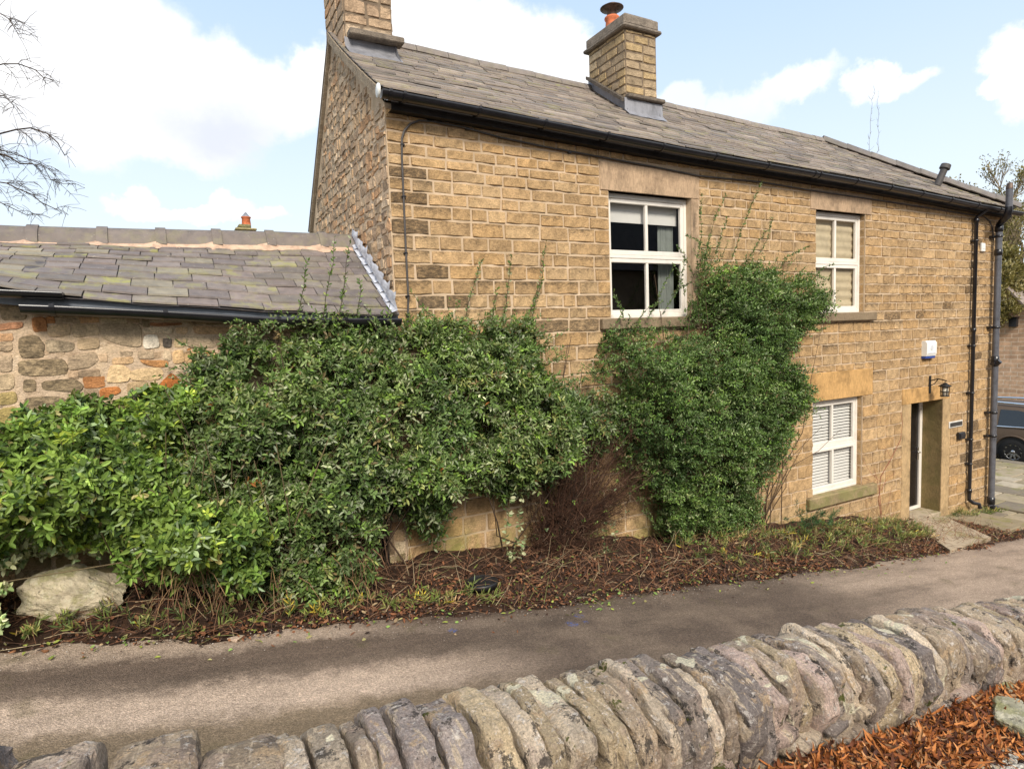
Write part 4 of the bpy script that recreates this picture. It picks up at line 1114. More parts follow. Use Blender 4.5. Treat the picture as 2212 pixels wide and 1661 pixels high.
def rub_row(z0, z1, xa, xb):
    x = xa
    while x < xb:
        L = rnd.uniform(.09, .30)
        if xb - x - L < .08: L = xb - x
        r = rng.random()
        if r < .14: col, so = DK, rng.uniform(.55, .85)
        elif r < .18: col, so = (.44, .20, .08), .1
        elif r < .34: col, so = (.62, .49, .33), 0
        else: col, so = PAL_RUB[rng.integers(len(PAL_RUB))], float(rng.choice([0, .1, .3]))
        for a, b, lo, hi in subtract((x, x + L, z0 + rnd.uniform(-.010, .012), z1 + rnd.uniform(-.012, .010)), [(q[0] - .008, q[1] + .008, q[2] - .006, q[3] + .006) for q in hr]):
            if hi < ae(x) - .01 and b - a > .05 and hi - lo > .03:
                cx_, cz_ = (a + b) / 2, (lo + hi) / 2; w2, h2 = (b - a) / 2, (hi - lo) / 2
                cut_ = lambda: rnd.uniform(0, .34)
                pts = []
                for sx, sz in ((-1, -1), (1, -1), (1, 1), (-1, 1)):
                    c_ = cut_(); d_ = cut_()
                    p1, p2 = (cx_ + sx * w2 * (1 - c_), cz_ + sz * h2), (cx_ + sx * w2, cz_ + sz * h2 * (1 - d_))
                    pts += [p1, p2] if (sx * sz < 0) else [p2, p1]
                # keep the outline counter-clockwise
                pts = sorted(pts, key=lambda p: math.atan2((p[1] - cz_) / h2, (p[0] - cx_) / w2))
                jt = rnd.uniform(.82, 1.14); poly_stone(S, pts, tuple(c * jt for c in col), so, proud=rnd.uniform(.008, .018), seed=rnd.uniform(0, 40))
        x += L
while z < .62:
    h = rnd.uniform(.075, .165); rub_row(z, z + h, AX0, -1.06); z += h
z = -2.6
while z < .45:
    h = rnd.uniform(.06, .14); rub_row(z, z + h, -1.03, AX1 - .02); z += h
V, F, C = S.arrays(); nv = len(mort.v)
g = G('pink_buff_mortar', .95, .2); mc = g.ramp(g.noise(4, 6, .65), [(.28, (.40, .29, .19)), (.45, (.54, .41, .29)), (.60, (.60, .45, .30)), (.72, (.70, .56, .41))])
mc = g.mix(g.math('MULTIPLY', g.rng(g.noise(7, 6, .7, stretch=(1, 1, 2)), .56, .64), .55), mc, (.30, .20, .12)); mc = g.mix(g.math('MULTIPLY', g.rng(g.noise(12, 6, .75), .60, .66), .6), mc, (.08, .06, .045))
mc = g.mix(1.0, mc, g.ramp(g.noise(70, 4, .7), [(.3, .75), (.7, 1.2)]), 'MULTIPLY'); g.color(mc); g.bump(g.math('ADD', g.noise(50, 5, .7), g.math('MULTIPLY', g.noise(9, 4, .6), 1.5)), .8, .018); M['mortar_buff'] = g.m
mesh_np('wall', np.concatenate([np.array(mort.v), V]), [np.array([f], np.int32) for f in mort.f] + [F + nv], [M['rubble'], M['mortar_buff']], outb,
        np.concatenate([np.array(mort.c), C]), [np.ones(1)] * len(mort.f) + [np.zeros(len(F))], smooth=False)
def ay(t): return AY0 + (AYR - AY0) * t
def az(x, t): return ae(x) + (ar(x) - ae(x)) * t + .008 * math.sin(x * 2.3 + t * 4) + .005 * math.sin(x * 7)
PAL_AN = [(.165, .138, .128), (.185, .155, .14), (.205, .175, .145), (.15, .127, .12), (.185, .15, .135), (.25, .22, .165), (.175, .15, .13)]
mb = MB(); rws = np.array([0, .09, .205, .315, .42, .52, .612, .70, .785, .862, .935, 1.0])
slates(mb, lambda t: AX0, lambda t: AX1 + .0, ay, az, list(rws), (.235, .31), PAL_AN, lift=.026, th=.016, moss=.12, jag=.004)
for i in range(24):
    a, b = AX0 + (AX1 - AX0) * i / 24, AX0 + (AX1 - AX0) * (i + 1) / 24
    mb.poly([(a, AY0, az(a, 0) - .004), (b, AY0, az(b, 0) - .004), (b, AYR, az(b, 1) - .004), (a, AYR, az(a, 1) - .004)], (.09, .08, .08, 0))
mb.poly([(AX0, AYR, ar(AX0)), (AX1, AYR, ar(AX1)), (AX1, 9.1, .22), (AX0, 9.1, .22)], (.19, .17, .17, .3))
aroof = mb.build('roof', M['slate_annex'], outb)
# ridge tiles with socket collars, bedded in pink mortar
edges = [AX0, -5.05, -4.5, -3.95, -3.4, -2.85, -2.3, -1.75] + [float(at(q, 498, AYR)[0]) for q in (62, 212, 338, 458, 573, 686)] + [AX1 - .0]
for a, b in zip(edges[:-1], edges[1:]):
    ridge_tile((a, AYR, ar(a) + .045), (b, AYR, ar(b) + .04), .155, .085, M['ridge'], aroof, collar=.085, col=(.155, .128, .112, .25))
mb = MB(); vs = []; k = 0; xsn = np.linspace(AX0, AX1, 120)
for x in xsn:
    j = .012 * math.sin(x * 13) + .01 * math.sin(x * 37); nb = min(abs(x - e) for e in edges[1:-1]); bl = .03 * math.exp(-(nb / .06) ** 2)
    vs += [(x, AYR - .20 - j - bl, az(x, 1 - (.20 + j + bl) / (AYR - AY0)) + .020), (x, AYR - .150 - bl * .3, ar(x) - .035 + bl * .9), (x, AYR - .08, ar(x) - .02)]
mb.add(vs, [[3 * i + q, 3 * i + 3 + q, 3 * i + 4 + q, 3 * i + 1 + q] for i in range(119) for q in range(2)], smooth=True)
mb.build('ridge_bedding', M['cement'], aroof)
# stepped lead flashing where its roof meets the cottage gable
mb = MB(); n = 8
for k in range(n):
    t0, t1 = k / n, (k + 1) / n + .04
    y0_, y1_ = ay(t0) - .05, ay(min(t1, 1)) + .0; zb0_, zb1_ = az(AX1, t0) + .0, az(AX1, t1)
    vs = []; m = 5
    for i in range(m + 1):
        f = i / m; yy = y0_ + (y1_ - y0_) * f; zz = zb0_ + (zb1_ - zb0_) * f
        curl = .028 * math.sin(f * pi) + rnd.uniform(0, .010); hgt = .12 * (1 - .5 * f) + .05 + (rnd.uniform(-.03, .03) if i == 0 else rnd.uniform(-.012, .012))
        vs += [(XL - .095, yy, zz + .030), (XL - .035 - curl * .3, yy, zz + .05), (XL - .050 - curl, yy + .004, zz + .05 + hgt * .55), (XL - .040 - curl * .5, yy, zz + .05 + hgt)]
    mb.add(vs, [[4 * i + q, 4 * i + 4 + q, 4 * i + 5 + q, 4 * i + 1 + q] for i in range(m) for q in range(3)], smooth=True)
g = G('crumpled_lead', .45, .5); g.color(g.ramp(g.noise(9, 6, .7), [(.3, (.30, .30, .34)), (.6, (.55, .56, .60)), (.75, (.72, .73, .76))])); g.bump(g.noise(18, 4), .6, .02); M['lead_bright'] = g.m
mb.build('flashing', M['lead_bright'], outb)
# eaves board, gutters
mb = MB()
for i in range(20):
    a, b = AX0 + (AX1 - AX0) * i / 20, AX0 + (AX1 - AX0) * (i + 1) / 20
    mb.add([(a, AY0 + .05, ae(a) - .11), (b, AY0 + .05, ae(b) - .11), (b, AY0 + .05, ae(b) - .005), (a, AY0 + .05, ae(a) - .005), (a, YF, ae(a) - .11), (b, YF, ae(b) - .11)], [[0, 1, 2, 3], [4, 5, 1, 0]])
mb.build('fascia', plain('grey_eaves_board', (.16, .18, .21), .5, .4, var=.15), outb)
AGY = AY0 - .05
def agz(x): return float(np.interp(x, [-1.0, -.08, .83, 1.95], [at(120, 668, AGY)[2], at(360, 682, AGY)[2], at(600, 697, AGY)[2], at(850, 697, AGY)[2]])) + .038
g1 = gutter([(x, AGY, agz(x)) for x in np.linspace(at(45, 660, AGY)[0], XL - .02, 14)], .074, outb, M['pvc_black'])
g1['label'] = 'long black gutter under the slates'
for x in (at(115, 670, AGY)[0], at(358, 680, AGY)[0], at(600, 690, AGY)[0], 1.4):
    mb = MB(); ring_arc(mb, x, AGY, agz(x), .074, .035); mb.build('bracket', M['pvc_black'], g1)
za = at(60, 640, AGY)[2] + .03
g2 = gutter([(x, AGY - .015, za + (-.8 - x) * .05) for x in np.linspace(AX0, at(205, 660, AGY)[0] - .2, 10)], .058, outb, M['pvc_black'])
xd = at(833, 1150, YF - .08)[0]
mb = MB(); mb.tube([(xd, AGY, agz(xd) - .04), (xd, AGY, agz(xd) - .12), (xd, YF - .06, agz(xd) - .26), (xd, YF - .06, -2.45)], .036, 12)
dp2 = mb.build('downpipe', M['pvc_black'], outb)

# ------------------------------------------------------------------ fittings on the cottage wall
def px_(a, b, y=YF): return at(a, b, y)
# carriage lamp
p = px_(2006, 829); lamp = root('wall_lamp', (p[0], YF, p[2]), 'black iron lantern hanging from a bracket above the cottage door', 'lamp')
M['iron'] = plain('black_iron', (.014, .013, .012), .5, .5, .3, var=.3)
mb = MB(); mb.box((p[0] - .03, YF - .032, p[2] - .17), (p[0] + .03, YF - .012, p[2] + .15), bev=.008)
mb.tube([(p[0], YF - .03, p[2] + .06), (p[0], YF - .16, p[2] + .10), (p[0], YF - .30, p[2] + .07)], .010, 8)
mb.tube([(p[0], YF - .03, p[2] - .03), (p[0], YF - .10, p[2] + .01), (p[0], YF - .16, p[2] + .10)], .008, 8)
mb.tube([(p[0], YF - .27, p[2] + .075), (p[0], YF - .27, p[2] + .03)], .006, 6); mb.build('bracket', M['iron'], lamp)
lx, ly, lz = p[0], YF - .27, p[2] - .09
mb = MB(); mb.lathe([(.005, .13), (.03, .115), (.10, .07), (.105, .06), (.07, .06)], (lx, ly, lz), 8)
for k in range(6):
    a = k * pi / 3; mb.tube([(lx + .068 * cos(a), ly + .068 * sin(a), lz + .06), (lx + .058 * cos(a), ly + .058 * sin(a), lz - .12)], .006, 6)
for h in (-.12, -.04, .05): mb.lathe([(.070, h), (.076, h + .006), (.070, h + .014), (.060, h + .014), (.060, h), (.07, h)], (lx, ly, lz), 12)
mb.build('lantern_cage', M['iron'], lamp)
M['frost'] = plain('frosted_glass', (.55, .50, .40), .3, .5, var=.05)
mb = MB(); mb.lathe([(.0, -.115), (.05, -.115), (.056, .05), (0, .05)], (lx, ly, lz), 10); mb.build('lamp_glass', M['frost'], lamp)
# alarm box
a0 = px_(2002, 775, YF - .10); a1 = px_(2024, 735, YF - .10)
al = root('alarm_box', ((a0[0] + a1[0]) / 2, YF, a0[2]), 'white alarm box with a blue base high on the wall above the door', 'alarm')
mb = MB(); mb.prism([(a0[0], YF - .004, a0[2] + .045), (a0[0], YF - .085, a0[2] + .045), (a0[0], YF - .10, a0[2] + .09), (a0[0], YF - .10, a1[2] - .04), (a0[0], YF - .07, a1[2]), (a0[0], YF - .004, a1[2])], (a1[0] - a0[0], 0, 0)); 
cs = mb.build('casing', M['white_plastic'], al)
mb = MB(); mb.box((a0[0] + .004, YF - .08, a0[2]), (a1[0] - .004, YF - .004, a0[2] + .044), bev=.006); mb.build('lens', M['blue_plastic'], al)
mb = MB(); zc_ = (a0[2] + a1[2]) / 2; mb.prism([((a0[0] + a1[0]) / 2 + .045 * cos(t), YF - .1005, zc_ + .03 + .05 * sin(t)) for t in np.linspace(0, 2 * pi, 14)[:-1]], (0, -.004, 0)); mb.box((a0[0] + .05, YF - .103, zc_ - .07), (a1[0] - .05, YF - .1005, zc_ - .055))
mb.build('badge', plain('grey_print', (.55, .57, .60), .5), al)
# name plaque
n0 = px_(2047, 925); n1 = px_(2076, 906)
M['plate_dark'] = plain('dark_plaque', (.045, .042, .04), .5, .4); M['plate_white'] = plain('white_lettering', (.62, .60, .56), .6, .3)
mb = MB(); mb.box((n0[0], YF - .030, n0[2]), (n1[0], YF - .010, n1[2]), m=0, bev=.006); mb.box((n0[0] + .022, YF - .0335, n0[2] + .022), (n1[0] - .022, YF - .0302, n1[2] - .022), m=1)
pl = mb.build('name_plaque', [M['plate_white'], M['plate_dark']]); tag(pl, 'small dark name plaque with a pale border beside the door', 'sign')
# key safe
k0 = px_(2064, 949); k1 = px_(2077, 931)
mb = MB(); mb.box((k0[0], YF - .075, k0[2]), (k1[0], YF - .010, k1[2]), bev=.014); mb.box((k0[0] + .02, YF - .083, k0[2] + .03), (k1[0] - .02, YF - .0755, k1[2] - .035), bev=.003)
ks = mb.build('key_safe', M['pvc_black']); tag(ks, 'black key safe below the name plaque by the door', 'key safe')
# small white terminal box high by the pipes
b0 = px_(2115, 544); b1 = px_(2123, 526)
mb = MB(); mb.box((b0[0], YF - .05, b0[2]), (b1[0], YF - .010, b1[2]), bev=.01); mb.box((b0[0] + .02, YF - .056, b0[2] + .05), (b1[0] - .02, YF - .0505, b1[2] - .05), bev=.002)
tb = mb.build('junction_box', M['white_plastic']); tag(tb, 'small white junction box between the two pipes high on the wall', 'box')
# door step
STEP = [tuple(atroad(a, b, -2.195)) for a, b in ((1958, 1124), (2038, 1114), (2141, 1160), (2052, 1187))]
mb = MB(); top = [Vector(q) for q in STEP]; bot = [Vector(q) - Vector((0, 0, .09)) for q in STEP]
mb.add([tuple(v) for v in top + bot], [[0, 3, 2, 1], [4, 5, 6, 7], [0, 1, 5, 4], [1, 2, 6, 5], [2, 3, 7, 6], [3, 0, 4, 7]])
mb.box((DR[0] + .002, YF - .02, DR[2] - .08), (DR[1] - .002, YF + .335, DR[2] + .004), bev=.006)
st = mb.build('doorstep', M['flag'])
me = st.data; ca = me.color_attributes['Col']; 
for d in ca.data: d.color = (.42, .34, .24, 0)
tag(st, 'long pale flagstone laid from the cottage door to the lane', 'doorstep')
# round access cover by the lane
mc = atroad(1042, 1274, -2.20); zc_ = float(ground_z(mc[0], mc[1])) + .03
mb = MB(); mb.lathe([(.0, -.02), (.155, -.02), (.155, .02), (.145, .028), (.130, .028), (.126, .020), (0, .020)], (mc[0], mc[1], zc_ + .02), 28)
for k in range(-3, 4):
    L_ = math.sqrt(.115 ** 2 - (k * .032) ** 2); mb.box((mc[0] - L_, mc[1] + k * .032 - .006, zc_ + .040), (mc[0] + L_, mc[1] + k * .032 + .006, zc_ + .047))
mcov = mb.build('drain_cover', plain('black_cast_cover', (.02, .02, .022), .45, .5, .2, var=.4, scale=30)); tag(mcov, 'small round black drain cover in the soil beside the lane', 'drain cover')

# ------------------------------------------------------------------ rocks
def rock(name, c, s, seed, mat, parent=None, res=22, flat=.35, cols=None, rotz=0.0, cut=None):
    """angular rock: sphere cut by random planes, then roughened"""
    r_ = np.random.default_rng(seed)
    th = np.linspace(0, pi, res + 1)[:, None]; ph = np.linspace(0, 2 * pi, 2 * res, endpoint=False)[None, :]
    D = np.stack([np.sin(th) * np.cos(ph), np.sin(th) * np.sin(ph), np.cos(th) * np.ones_like(ph)], -1).reshape(-1, 3)
    R_ = np.full(len(D), 1.25)
    for k in range(11):
        nrm = r_.normal(size=3); nrm /= np.linalg.norm(nrm); dd = r_.uniform(.68, .95); q = D @ nrm
        R_ = np.where(q > .05, np.minimum(R_, dd / np.maximum(q, .05)), R_)
    P = D * R_[:, None]
    if cut is not None:
        for nrm, dd in cut:
            nrm = np.array(nrm, float); nrm /= np.linalg.norm(nrm); q = P @ nrm; P = P - np.maximum(q - dd, 0)[:, None] * nrm
    P = P * (1 + .05 * fbm(P[:, 0] * 9, P[:, 1] * 9, P[:, 2] * 9 + seed, 3, 6))[:, None]
    P = P * (1 + .15 * fbm(P[:, 0] * 2.5, P[:, 1] * 2.5, P[:, 2] * 2.5 + seed, 4, 1))[:, None]
    P = P * np.array(s)
    ca, sa = cos(rotz), sin(rotz); P = np.stack([P[:, 0] * ca - P[:, 1] * sa, P[:, 0] * sa + P[:, 1] * ca, P[:, 2]], 1) + np.array(c)
    m = 2 * res; i = np.arange(res)[:, None] * m; j = np.arange(m)[None, :]; jn = (j + 1) % m
    F = np.stack([i + j, i + m + j, i + m + jn, i + jn], -1).reshape(-1, 4)
    C = np.ones((len(P), 4)); C[:, :3] = cols if cols is not None else (.45, .40, .28); C[:, 3] = 0
    return mesh_np(name, P, [F], mat, parent, C, smooth=False)
def boulder_mat():
    g = G('lichen_boulder', .9, .25); c, a = g.attr()
    nz_ = g.n('ShaderNodeNewGeometry'); up = g.xyz(nz_.outputs['Normal'])[2]
    c = g.mix(1.0, c, g.ramp(g.noise(7, 7, .7), [(.3, .6), (.5, 1.0), (.7, 1.3)]), 'MULTIPLY')
    c = g.mix(g.math('MULTIPLY', g.rng(g.noise(6, 5, .7), .46, .64), .6), c, (.26, .26, .075))
    c = g.mix(g.math('MULTIPLY', g.rng(g.noise(13, 6, .75), .52, .62), .8), c, (.62, .57, .42))
    c = g.mix(g.math('MULTIPLY', g.rng(g.noise(19, 6, .75), .58, .66), .8), c, (.05, .045, .03))
    g.color(c); g.bump(g.math('ADD', g.noise(14, 8, .75), g.math('MULTIPLY', g.noise(60, 4, .7), .4)), .9, .03); return g.m
M['boulder'] = boulder_mat()
bc = atroad(172, 1300, -2.12)
bz = float(ground_z(bc[0], bc[1]))
print('boulder', bc, bz)
bl = rock('boulder', (bc[0] + .02, bc[1] - .03, bz + .10), (.36, .25, .24), 5, M['boulder'], res=40, cols=(.58, .50, .36), rotz=.05, cut=[((.35, -.5, .8), .70), ((-.2, -.9, .1), .75), ((.7, -.2, .7), .62)])
tag(bl, 'big pale boulder with yellow-green lichen under the bright green bush', 'boulder')

# ------------------------------------------------------------------ dry stone wall in front
def cope_mat():
    g = G('weathered_coping_stone', .92, .25); c, a = g.attr()
    ob = g.n('ShaderNodeTexCoord').outputs['Object']
    c = g.mix(1.0, c, g.ramp(g.noise(5, 6, .7), [(.28, .6), (.5, 1.0), (.72, 1.35)]), 'MULTIPLY')
    bed = g.noise(5.5, 5, .65, vec=ob, stretch=(4.5, .8, .8), dist=.5)             # bedding layers run along the slab
    c = g.mix(g.math('MULTIPLY', g.rng(bed, .55, .62), .70), c, (.17, .135, .115))
    c = g.mix(g.math('MULTIPLY', g.rng(bed, .45, .38), .85), c, (.64, .51, .36))
    c = g.mix(g.math('MULTIPLY', g.rng(g.noise(5.2, 5, .7, dist=.4), .54, .62), .5), c, (.42, .31, .25))
    c = g.mix(g.math('MULTIPLY', g.rng(g.noise(7.7, 6, .72, dist=.3), .56, .62), .75), c, (.54, .38, .23))
    c = g.mix(g.math('MULTIPLY', g.rng(g.noise(10, 7, .78), .555, .60), .85), c, (.050, .043, .038))
    c = g.mix(g.math('MULTIPLY', g.rng(g.noise(3.4, 4, .6, dist=.6), .625, .645), .92), c, (.76, .69, .50))   # cream lichen
    c = g.mix(g.math('MULTIPLY', g.rng(g.noise(26, 5, .75), .57, .63), .75), c, (.70, .63, .56))
    c = g.mix(g.math('MULTIPLY', g.rng(g.noise(5.6, 6, .65), .625, .655), .92), c, (.085, .095, .010))    # moss
    c = g.mix(1.0, c, g.ramp(g.noise(110, 3, .8), [(.32, .65), (.5, 1.0), (.68, 1.45)]), 'MULTIPLY')
    g.color(c); h = g.math('ADD', g.noise(16, 8, .8), g.math('MULTIPLY', g.noise(70, 4, .75), .55)); g.bump(h, 1.0, .035); return g.m
M['cope'] = cope_mat()
WY = 1.80                                                      # centre line of the wall top
def crest(x): return float(np.interp(x, [-4, -1.5, -.5, .05, .83, 1.71, 2.62, 3.6, 5.16, 9], [-.54, -.83, -1.02, -1.145, -1.25, -1.375, -1.50, -1.66, -1.955, -2.64]))
dsw = root('dry_stone_wall', (2.5, WY, -2.6), 'weathered dry stone wall topped with upright coping stones between lane and garden', 'wall')
PAL_CO = [(.48, .37, .26), (.42, .33, .25), (.52, .41, .29), (.36, .295, .25), (.48, .36, .30), (.58, .47, .35), (.50, .39, .25), (.30, .25, .225)]
def cope_stone(x, t, H, Dp, lean, seed, yo, zt, rotz):
    r_ = np.random.default_rng(seed)
    m, k = 64, 15
    ang = np.linspace(0, 2 * pi, m, endpoint=False)
    # D-shaped slab: flat foot, rounded head, each with its own squareness
    # head outline: a half-round knapped into short straight facets
    nk = r_.integers(7, 11); ka = np.sort(r_.uniform(0, pi, nk)); ka = np.concatenate([[-.55], [0.0], ka, [pi], [pi + .55]]); kr = 1 + r_.uniform(-.07, .05, len(ka))
    ex = r_.uniform(2.3, 3.2); a_, b_ = Dp / 2, H / 2
    kx = np.sign(np.cos(ka)) * np.abs(np.cos(ka)) ** (2 / ex) * a_ * kr; kz = np.sign(np.sin(ka)) * np.abs(np.sin(ka)) ** (2 / ex) * b_ * kr
    kx = np.concatenate([kx, [-.75 * a_, .75 * a_]]); kz = np.concatenate([kz, [-b_, -b_]])
    px_c = np.concatenate([kx, kx[:1]]); pz_c = np.concatenate([kz, kz[:1]]); ln = np.concatenate([[0], np.cumsum(np.hypot(np.diff(px_c), np.diff(pz_c)))]); ss = np.linspace(0, ln[-1], m, endpoint=False)
    cy_ = np.interp(ss, ln, px_c); cz_ = np.interp(ss, ln, pz_c)
    cy_ = .2 * np.roll(cy_, 1) + .6 * cy_ + .2 * np.roll(cy_, -1); cz_ = .2 * np.roll(cz_, 1) + .6 * cz_ + .2 * np.roll(cz_, -1)
    skew = r_.uniform(-.08, .08); cy_ = cy_ + skew * cz_
    w_ = 1.0
    cy_ *= w_; cz_ *= w_
    offs = np.array([-1, -1, -.97, -.88, -.7, -.45, -.2, 0, .2, .45, .7, .88, .97, 1, 1]); scs = np.array([.66, .84, .93, .972, 1, 1.003, 1.0, 1.0, 1.0, 1.003, 1, .972, .93, .84, .66])
    taper = r_.uniform(-.22, .12)
    V = []
    for o_, s_ in zip(offs, scs):
        tt = t / 2 * (1 + taper * cz_ / b_) * o_
        V.append(np.stack([tt, cy_ * s_, cz_ * s_], 1))
    V = np.array(V).reshape(-1, 3)
    n1 = fbm(V[:, 0] * 7 + seed, V[:, 1] * 7, V[:, 2] * 7, 4, 2); n2 = fbm(V[:, 0] * 5 - seed, V[:, 1] * 6, V[:, 2] * 6, 4, 8)
    nrm = V / (np.linalg.norm(V, axis=1)[:, None] + 1e-6)
    n3 = fbm(V[:, 0] * 22 + seed, V[:, 1] * 17, V[:, 2] * 17, 3, 4); V = V + nrm * (.018 * n1 + .015 * n3)[:, None]; V[:, 0] += .13 * t * n2 + .005 * n3
    V[:, 0] += .006 * np.sign(V[:, 0]) * (np.floor(n2 * 3.2 + V[:, 2] * 7) % 2)
    V[:, 0] += lean * V[:, 2] + .25 * lean * V[:, 1]
    ca, sa = cos(rotz), sin(rotz); V = np.stack([V[:, 0] * ca - V[:, 1] * sa, V[:, 0] * sa + V[:, 1] * ca, V[:, 2]], 1)
    V = V + np.array([x, WY + yo, zt - H / 2])
    F = []
    for i in range(k - 1):
        for j in range(m): F.append([i * m + j, i * m + (j + 1) % m, (i + 1) * m + (j + 1) % m, (i + 1) * m + j])
    cols = np.ones((len(V) + 2, 4)); c = np.array(PAL_CO[r_.integers(len(PAL_CO))]) * r_.uniform(.75, 1.3); cols[:, :3] = c; cols[:, 3] = 0
    V = np.concatenate([V, [V[:m].mean(0)], [V[-m:].mean(0)]])
    T1 = [[len(V) - 2, (j + 1) % m, j] for j in range(m)]; T2 = [[len(V) - 1, (k - 1) * m + j, (k - 1) * m + (j + 1) % m] for j in range(m)]
    return mesh_np('coping_stone', V, [np.array(F), np.array(T1 + T2)], M['cope'], dsw, cols, smooth=False)
x = -3.0; k = 0
while x < 8.6:
    t = rnd.choice([rnd.uniform(.05, .075), rnd.uniform(.065, .10), rnd.uniform(.09, .135)]) if .12 < x < 5.5 else rnd.uniform(.17, .27)
    H = rnd.uniform(.36, .44) if x > .2 else rnd.uniform(.26, .34); Dp = rnd.uniform(.44, .52)
    lean_w = .8 * (lean_w if k else 0) + rnd.uniform(-.035, .035); cope_stone(x + t / 2, t * (.90 if x > .12 else .97), H, Dp, lean_w - .03, 100 + k, rnd.uniform(-.02, .02), crest(x + t / 2) + rnd.uniform(-.016, .012), rnd.uniform(-.05, .05))
    x += t * (1.05 if x > .12 else 1.0); k += 1
print('copes', k)
S = Stones()
for side in (0, 1):
    yy = WY - .20 if side == 0 else WY + .20
    z = -3.6
    while z < -.9:
        h = rnd.uniform(.07, .15); x = -3.0
        while x < 8.6:
            L = rnd.uniform(.14, .38)
            if z + h < crest(x) - .24:
                c = PAL_CO[rng.integers(len(PAL_CO))]
                if side == 0: S.stone((0, yy, 0), (1, 0, 0), (0, 0, 1), (0, -1, 0), x + .006, x + L - .006, z + .006, z + h - .006, c, 0, proud=.02, bulge=.03, rough=.02, k=.4, edge=.02, seed=rng.uniform(0, 50), wob=.01, sink=.05)
                else: S.stone((0, yy, 0), (-1, 0, 0), (0, 0, 1), (0, 1, 0), -x - L + .006, -x - .006, z + .006, z + h - .006, c, 0, proud=.02, bulge=.03, rough=.02, k=.4, edge=.02, seed=rng.uniform(0, 50), wob=.01, sink=.05)
            x += L
        z += h
V, F, C = S.arrays()
core = MB()
xsn = np.linspace(-3, 8.6, 30)
for a, b in zip(xsn[:-1], xsn[1:]):
    za_, zb_ = crest(a) - .20, crest(b) - .20
    core.add([(a, WY - .17, -4), (b, WY - .17, -4), (b, WY - .17, zb_), (a, WY - .17, za_), (a, WY + .17, -4), (b, WY + .17, -4), (b, WY + .17, zb_), (a, WY + .17, za_)],
             [[0, 1, 2, 3], [5, 4, 7, 6], [3, 2, 6, 7]], (.05, .04, .03, 0))
nv = len(core.v)
mesh_np('wall_face', np.concatenate([np.array(core.v), V]), [np.array(core.f, np.int32), F + nv], M['cope'], dsw, np.concatenate([np.array(core.c), C]))

# stones lying in the garden corner
for (a, b), s, sd, lab in (((2185, 1578), (.15, .11, .07), 3, 'flat mossy stone half in the orange leaves at the right edge'), ((2165, 1525), (.08, .05, .035), 8, 'small pale stone among the leaves behind the flat mossy one')):
    q = atroad(a, b, -1.50, .165); z = float(ground_z(q[0], q[1]))
    r_ = rock('stone', (q[0], q[1], z + .07), s, sd, M['boulder'], res=24, cols=(.40, .37, .27), rotz=.4, cut=[((0, 0, 1), .55)]); tag(r_, lab, 'stone')
